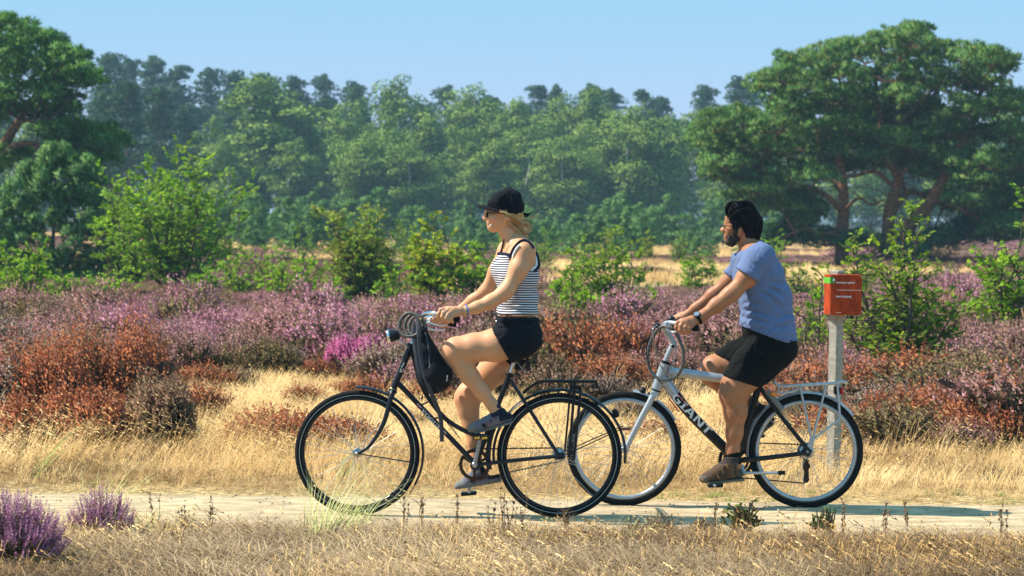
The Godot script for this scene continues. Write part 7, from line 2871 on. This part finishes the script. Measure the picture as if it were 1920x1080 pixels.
func spread_over(n: int, d0: float, d1: float, pad: float, want: Callable, lo: float, hi: float) -> Array:
	var out := []
	for k in n:
		var d := sqrt(lerpf(d0 * d0, d1 * d1, rng.randf()))
		var half := d * 0.172 + pad
		var x := rng.randf_range(-half, half)
		if rng.randf() > want.call(x, d): continue
		var s := rng.randf_range(lo, hi)
		if d < PATH_NEAR: s *= lerpf(0.42, 1.0, smoothstep(0.0, 0.9, PATH_NEAR - d))
		elif d < 18.6: s *= lerpf(0.4, 1.0, smoothstep(0.1, 1.2, d - PATH_FAR))
		out.append(Transform3D(Basis(Vector3.UP, rng.randf_range(-0.9, 0.9)) * Basis.from_scale(Vector3(s, s * rng.randf_range(0.8, 1.2), s)), Vector3(x, rise(x, d) - 0.005, -d)))
	return out

func hues(where: Array, lo: Color, hi: Color, freq := 3.0) -> Array:      # patches of paler and browner growth
	var out := []
	for t in where:
		var p: Vector3 = t.origin
		var n := clampf(0.5 + 1.1 * patch_noise.get_noise_2d(p.x * freq, p.z * freq) + 0.5 * fast_noise.get_noise_2d(p.x * freq * 1.7, p.z * freq * 1.7) + rng.randf_range(-0.15, 0.15), 0, 1)
		out.append(lo.lerp(hi, n))
	return out

func sow(called: String, label: String, category: String, g: G, where: Array, lo: Color, hi: Color, freq := 3.0) -> void:
	scatter(called, label, category, g.mesh(), M.grass, where, hues(where, lo, hi, freq))

func grasses() -> void:
	rng.seed = 69
	var gm := mat(Color(1, 1, 1), 0.7, 0.0, true)
	gm.metallic_specular = 0.2
	gm.backlight_enabled = true
	gm.backlight = Color(0.3, 0.26, 0.18).linear_to_srgb()
	M.grass = gm
	var golden := [Color(0.72, 0.52, 0.25), Color(0.78, 0.60, 0.33), Color(0.62, 0.43, 0.19), Color(0.68, 0.53, 0.29)]
	var pale := [Color(0.640, 0.460, 0.203), Color(0.543, 0.377, 0.164), Color(0.466, 0.313, 0.140), Color(0.679, 0.515, 0.250)]
	var dull := [Color(0.437, 0.288, 0.152), Color(0.380, 0.248, 0.136), Color(0.475, 0.333, 0.176), Color(0.532, 0.378, 0.208)]
	var green := [Color(0.12, 0.20, 0.03), Color(0.20, 0.25, 0.06), Color(0.09, 0.16, 0.025)]
	# behind the path
	var tan_lo := Color(0.72, 0.62, 0.52)
	var tan_hi := Color(1.06, 1.03, 1.0)
	var back := func(x: float, d: float) -> float: return gold(x, d) * (0.45 + 0.55 * smoothstep(-0.2, 0.25, patch_noise.get_noise_2d(x * 5.0, d * 4.0)))
	for v in 3:
		sow("golden_grass", "golden dry grass behind the path and in patches of the heath", "grass", tuft(26, 0.19, 0.12, 0.0036, golden, Vector3(0.2, 0, 0), 0.1), spread_over(2700, 17.35, 28.0, 0.9, back, 0.5, 1.25), tan_lo, tan_hi, 2.5)
	for v in 2:
		sow("golden_grass", "taller golden grass with seed heads along the far verge", "grass", tuft(22, 0.42, 0.11, 0.0034, golden, Vector3(0.35, 0, 0), 0.6), spread_over(620, 17.6, 21.0, 0.9, func(x, d): return 0.3 + 1.4 * patch_noise.get_noise_2d(x * 5.0, d * 5.0) + (0.4 if x < -1.5 else 0.0), 0.6, 1.15), tan_lo, tan_hi)
	sow("golden_grass", "sparse dry grass among the heather", "grass", tuft(18, 0.45, 0.08, 0.005, golden, Vector3(0.15, 0, 0), 0.5), spread_over(420, 20.0, 40.0, 1.5, func(x, d): return 0.5, 0.7, 1.2), tan_lo, tan_hi)
	sow("short_grass", "short straw beside the far edge of the path", "grass", tuft(26, 0.07, 0.10, 0.0032, pale + dull), spread_over(2200, 17.15, 18.4, 0.9, func(x, d): return 1.0, 0.6, 1.3), Color(0.6, 0.52, 0.45), tan_hi)
	for v in 2:
		sow("straw", "grey and brown straw lying on the far verge", "straw", straw_litter(44, pale + dull + dull), spread_over(900, 17.2, 20.5, 0.9, func(x, d): return clampf(0.5 + 2.0 * patch_noise.get_noise_2d(x * 3.0 + 50.0, d * 5.0), 0, 1), 0.7, 1.4), Color(0.5, 0.45, 0.42), tan_hi)
	sow("green_tufts", "green sprouts along the far edge of the path", "grass", tuft(22, 0.08, 0.07, 0.006, green), spread_over(520, 17.15, 17.75, 0.9, func(x, d): return clampf(0.1 + patch_noise.get_noise_2d(x * 6.0, 3.0) * 2.5, 0, 1), 0.7, 1.6), Color(0.8, 0.8, 0.7), Color(1.1, 1.1, 1.0))
	var peb := G.new()
	peb.col = Color(0.55, 0.45, 0.32)
	peb.ball(Vector3(0, 0.002, 0), Vector3(0.006, 0.0035, 0.005), Basis.IDENTITY, 6)
	var on_path := []
	for k in 700:
		var d := rng.randf_range(PATH_NEAR, PATH_FAR)
		if rng.randf() > 0.25 + absf(d - 16.3): continue
		var sc := rng.randf_range(0.4, 1.6)
		on_path.append(Transform3D(Basis(Vector3.UP, rng.randf() * TAU) * Basis.from_scale(Vector3.ONE * sc), Vector3(rng.randf_range(-3.6, 3.6), 0.009, -d)))
	sow("pebbles", "small pebbles and grit lying on the path", "pebbles", peb, on_path, Color(0.6, 0.6, 0.6), Color(1.2, 1.2, 1.2))
	sow("straw", "loose straw blown onto the edges of the path", "straw", straw_litter(7, pale), spread_over(220, PATH_NEAR, PATH_FAR, 0.9, func(x, d): return absf(d - 16.28) * 0.9 - 0.25, 0.5, 1.2), Color(0.7, 0.65, 0.6), tan_hi)
	# far strips
	sow("pale_grass", "pale dry grass in strips far out on the heath", "grass", tuft(26, 0.30, 0.35, 0.02, [Color(0.68, 0.50, 0.24), Color(0.60, 0.43, 0.20)]), spread_over(11000, 66.0, 190.0, 3.0, func(x, d): return gold(x, d), 0.6, 1.3), tan_lo, tan_hi, 0.6)
	# before the path
	for v in 3:
		sow("dry_grass", "matted dry grass on the verge in front of the path", "grass", tuft(26, 0.11, 0.13, 0.0018, pale + dull, Vector3(0.5, -0.35, 0)), spread_over(2400, 12.4, PATH_NEAR - 0.02, 0.9, func(x, d): return clampf(0.5 + 2.4 * patch_noise.get_noise_2d(x * 4.5, d * 7.0), 0.08, 1), 0.6, 1.5), Color(0.42, 0.34, 0.27), tan_hi)
		sow("straw", "grey and yellow straw lying on the near verge", "straw", straw_litter(52, [Color(0.38, 0.28, 0.18), Color(0.31, 0.23, 0.16), Color(0.50, 0.37, 0.21), Color(0.58, 0.44, 0.25), Color(0.42, 0.32, 0.23)]), spread_over(1400, 12.4, PATH_NEAR + 0.05, 0.9, func(x, d): return 1.0, 0.7, 1.5), Color(0.38, 0.31, 0.26), tan_hi)
	for v in 2:
		sow("dry_grass", "upright golden stalks on the near verge", "grass", tuft(11, 0.22, 0.09, 0.0024, golden + pale, Vector3(0.18, 0, 0), 0.4), spread_over(850, 12.6, PATH_NEAR - 0.12, 0.9, func(x, d): return clampf(0.45 + patch_noise.get_noise_2d(x * 4.0, d * 4.0) * 1.8, 0, 1), 0.5, 1.4), tan_lo, tan_hi)
	sow("green_tufts", "small green sprouts among the straw of the near verge", "grass", tuft(12, 0.09, 0.05, 0.0055, green), spread_over(900, 12.6, PATH_NEAR - 0.03, 0.9, func(x, d): return clampf(0.05 + patch_noise.get_noise_2d(x * 5.0, d * 5.0) * 3.0, 0, 1), 0.7, 1.9), Color(0.8, 0.8, 0.7), Color(1.1, 1.1, 1.0))

# ---------------------------------------------------------------- plants in front of the path, one by one
func foreground() -> void:
	rng.seed = 83
	var gm: Material = M.grass
	var blade := [Color(0.42, 0.46, 0.18), Color(0.52, 0.52, 0.24), Color(0.32, 0.38, 0.14), Color(0.58, 0.50, 0.26)]
	for q in [[600, 1030, 0.50, 120, "tall pale green grass tuft before the woman's front wheel"], [665, 1000, 0.30, 60, "thin green grass tuft below the front hub of the black bicycle"], [185, 985, 0.42, 40, "tall pale grass blades left of the purple heather sprig"], [250, 1035, 0.36, 30, "loose pale grass blades between the two purple heathers"], [330, 1020, 0.26, 18, "leaning straw coloured blades right of the heather sprig"], [1180, 1020, 0.18, 24, "short golden tuft below the black bicycle's rear wheel"], [985, 1030, 0.2, 22, "golden tuft below the woman's pedals"]]:
		var d: float = EYE * F / (q[1] - (q[0] - 960.0) * ROLL - 400.0)
		var o := part("grass_tuft", tuft(q[3], q[2], 0.10, 0.0055, blade, Vector3(0.28, 0, 0), 0.25), gm, self)
		o.position = Vector3(across(q[0], d), 0, -d)
		tag(o, q[4], "grass tuft")
	# blades behind the path that lean right
	for q in [[255, 850, 0.55, 16, "tall green blades leaning right before the rust bush"], [60, 905, 0.5, 14, "green reed blades at the left edge behind the path"], [640, 905, 0.28, 22, "green weed seen through the black bicycle's front wheel"]]:
		var d: float = EYE * F / (q[1] - (q[0] - 960.0) * ROLL - 400.0)
		var o := part("grass_tuft", tuft(q[3], q[2], 0.10, 0.008, [Color(0.22, 0.27, 0.08), Color(0.30, 0.32, 0.12)], Vector3(0.45, 0, 0), 0.0), gm, self)
		o.position = Vector3(across(q[0], d), 0, -d)
		tag(o, q[4], "grass tuft")
	# flowering heather at the lower left
	for q in [[25, 1085, 165, 210, "purple flowering heather bush in the lower left corner", 800], [190, 1030, 120, 140, "purple heather sprig beside the path at the lower left", 300], [110, 1060, 60, 60, "small purple heather between the corner bush and the sprig", 120]]:
		var d: float = EYE * F / (q[1] - (q[0] - 960.0) * ROLL - 400.0)
		var s: float = d / F
		var g := heather_spikes(q[5], q[3] * s * 0.5, q[2] * s)
		var o := part("heather_bush", g, M.heather, self)
		o.position = Vector3(across(q[0], d), 0, -d)
		tag(o, q[4], "heather bush")
	# dead brown weeds standing in the near verge
	var words := ["dead brown weed in front of the path, %s from the left"]
	var nth := 0
	for q in [[292, 1010, 100, 1], [345, 1030, 90, 2], [395, 1010, 80, 1], [760, 1000, 70, 1], [790, 990, 60, 1], [850, 1015, 95, 1], [920, 1020, 80, 1], [950, 1030, 120, 3], [978, 1035, 100, 2], [1060, 1010, 60, 1], [1340, 1000, 60, 1], [1580, 1005, 70, 1], [1660, 1005, 60, 1], [1700, 990, 60, 1], [1880, 1020, 80, 2]]:
		var d: float = EYE * F / (q[1] - (q[0] - 960.0) * ROLL - 400.0)
		var h: float = q[2] * d / F
		var g := G.new()
		g.col = Color(0.26, 0.16, 0.09)
		for s in 2 + q[3]:
			var tip := Vector3(rng.randf_range(-0.12, 0.12) * h, h * rng.randf_range(0.7, 1.0), rng.randf_range(-0.1, 0.1) * h)
			var line := bough(g, Vector3(rng.randf_range(-0.01, 0.01), 0, 0), tip, 0.0022, 0.0012, 0.05, 5, 6)
			for k in 16:
				var p: Vector3 = line[2 + rng.randi() % 5] + rnd() * 0.006
				g.col = tone([Color(0.24, 0.15, 0.09), Color(0.32, 0.20, 0.11), Color(0.17, 0.10, 0.065)])
				g.ball(p, Vector3(0.0028, 0.0045, 0.0028) * rng.randf_range(0.6, 1.5), Basis.IDENTITY, 6)
				if k % 3 == 0: bough(g, p, p + rnd() * 0.035 + Vector3(0, 0.02, 0), 0.001, 0.0007, 0.1, 3, 2)
		var o := part("dead_weed", g, M.grass, self)
		o.position = Vector3(across(q[0], d), 0, -d)
		tag(o, words[0] % ordinal(nth), "weed", "dead weeds on the near verge")
		nth += 1
	# bramble sprig and yellow flowers on the right
	var lm := leaf_mat(Color(0.3, 0.35, 0.05))
	for q in [[1400, 1005, 62, 100, 0.03, "small bramble sprig with green and reddish leaves before the silver bicycle", [Color(0.10, 0.15, 0.03), Color(0.16, 0.20, 0.03), Color(0.24, 0.10, 0.03)]], [1545, 1010, 34, 60, 0.018, "small green weed below the silver bicycle's rear wheel", [Color(0.12, 0.20, 0.03), Color(0.10, 0.17, 0.04)]]]:
		var d: float = EYE * F / (q[1] - (q[0] - 960.0) * ROLL - 400.0)
		var s: float = d / F
		var pair := shrub_pair(q[2] * s, q[3] * s, 6, q[4], 9, 7, q[6], 0.5)
		plant_pair("weed", q[5], "weed", "", Vector3(across(q[0], d), 0, -d), pair, M.grass, lm)
	nth = 0
	for q in [[1490, 1070], [1502, 1067], [1508, 1064], [1524, 1062], [1513, 1076], [330, 1020], [368, 995], [860, 1015]]:
		var d: float = EYE * F / (q[1] + 14.0 - (q[0] - 960.0) * ROLL - 400.0)
		var o := Vector3(across(q[0], d), 0, -d)
		var t := thing("yellow_flower", "small yellow flower in the near verge, %s from the left" % ordinal([3, 4, 5, 7, 6, 0, 1, 2][nth]), "flower", o, "yellow flowers")
		var g := G.new()
		g.col = Color(0.12, 0.18, 0.04)
		var h := pw(q[0], q[1], d).y
		bough(g, Vector3.ZERO, Vector3(0, h, 0), 0.0016, 0.0012, 0.05, 5, 4)
		part("stem", g, M.grass, t)
		g = G.new()
		g.col = Color(0.75, 0.42, 0.01)
		for k in 8:
			var a := TAU * k / 8
			g.ball(Vector3(cos(a) * 0.006, h + 0.003, sin(a) * 0.006), Vector3(0.006, 0.004, 0.006), Basis.IDENTITY, 6)
		part("blossom", g, M.grass, t)
		nth += 1
	# clods of dark dead moss
	nth = 0
	for q in [[1240, 1000, 70, 34], [1190, 1008, 40, 26], [1320, 1000, 60, 22], [1720, 1030, 60, 26], [505, 1040, 90, 24], [1000, 1050, 70, 18]]:
		var d: float = EYE * F / (q[1] - (q[0] - 960.0) * ROLL - 400.0)
		var s: float = d / F
		var g := G.new()
		for k in 420:
			var u := rnd()
			u.y = absf(u.y)
			var p := Vector3(u.x * q[2] * s * 0.5, u.y * q[3] * s, u.z * q[2] * s * 0.4) * sqrt(rng.randf())
			g.col = tone([Color(0.17, 0.11, 0.07), Color(0.24, 0.17, 0.11), Color(0.11, 0.075, 0.05), Color(0.30, 0.22, 0.13)])
			var dir := (rnd() + Vector3(0, 0.2, 0)).normalized()
			leaf(g, p, dir, (u + Vector3(0, 0.5, 0)).normalized(), 0.045, 0.006, 0.3)
		var o := part("dead_moss", g, M.grass, self)
		o.position = Vector3(across(q[0], d), 0, -d)
		tag(o, "clod of withered brown moss on the near verge, %s from the left" % ordinal([3, 2, 4, 5, 0, 1][nth]), "moss", "withered moss clods")
		nth += 1

func heather_spikes(n: int, r: float, h: float) -> G:
	var g := G.new()
	var bloom := [Color(0.460, 0.237, 0.378), Color(0.552, 0.323, 0.464), Color(0.368, 0.152, 0.275), Color(0.478, 0.162, 0.310)]
	for k in n:
		var a := rng.randf() * TAU
		var q := sqrt(rng.randf())
		var end := Vector3(cos(a) * q * r, h * (1.0 - 0.45 * q * q) * rng.randf_range(0.6, 1.08), sin(a) * q * r)
		var foot := Vector3(end.x * 0.4, 0, end.z * 0.4)
		var dir := ((end - foot).normalized() + rnd() * 0.12).normalized()
		g.col = Color(0.10, 0.06, 0.045)
		var sd := dir.cross(rnd()).normalized() * 0.0016
		g.face(foot - sd, foot + sd, end)
		var l := minf(0.11, end.y * 0.6) * rng.randf_range(0.6, 1.2)
		for s in 26:
			var t := (s + rng.randf()) / 26.0
			var p := end - dir * l * (1.0 - t)
			g.col = tone(bloom, 0.25) if t > 0.2 else tone([Color(0.07, 0.10, 0.03), Color(0.10, 0.12, 0.04)])
			var around := dir.cross(rnd()).normalized()
			leaf(g, p, (around + dir * 0.7).normalized(), around, 0.011 * (1.15 - 0.6 * t), 0.007, 0.3)
		for s in 8:
			var p := foot.lerp(end - dir * l, rng.randf_range(0.3, 1.0))
			g.col = tone([Color(0.06, 0.09, 0.03), Color(0.09, 0.11, 0.04)])
			leaf(g, p, (rnd() + dir).normalized(), rnd(), 0.012, 0.005, 0.2)
	return g
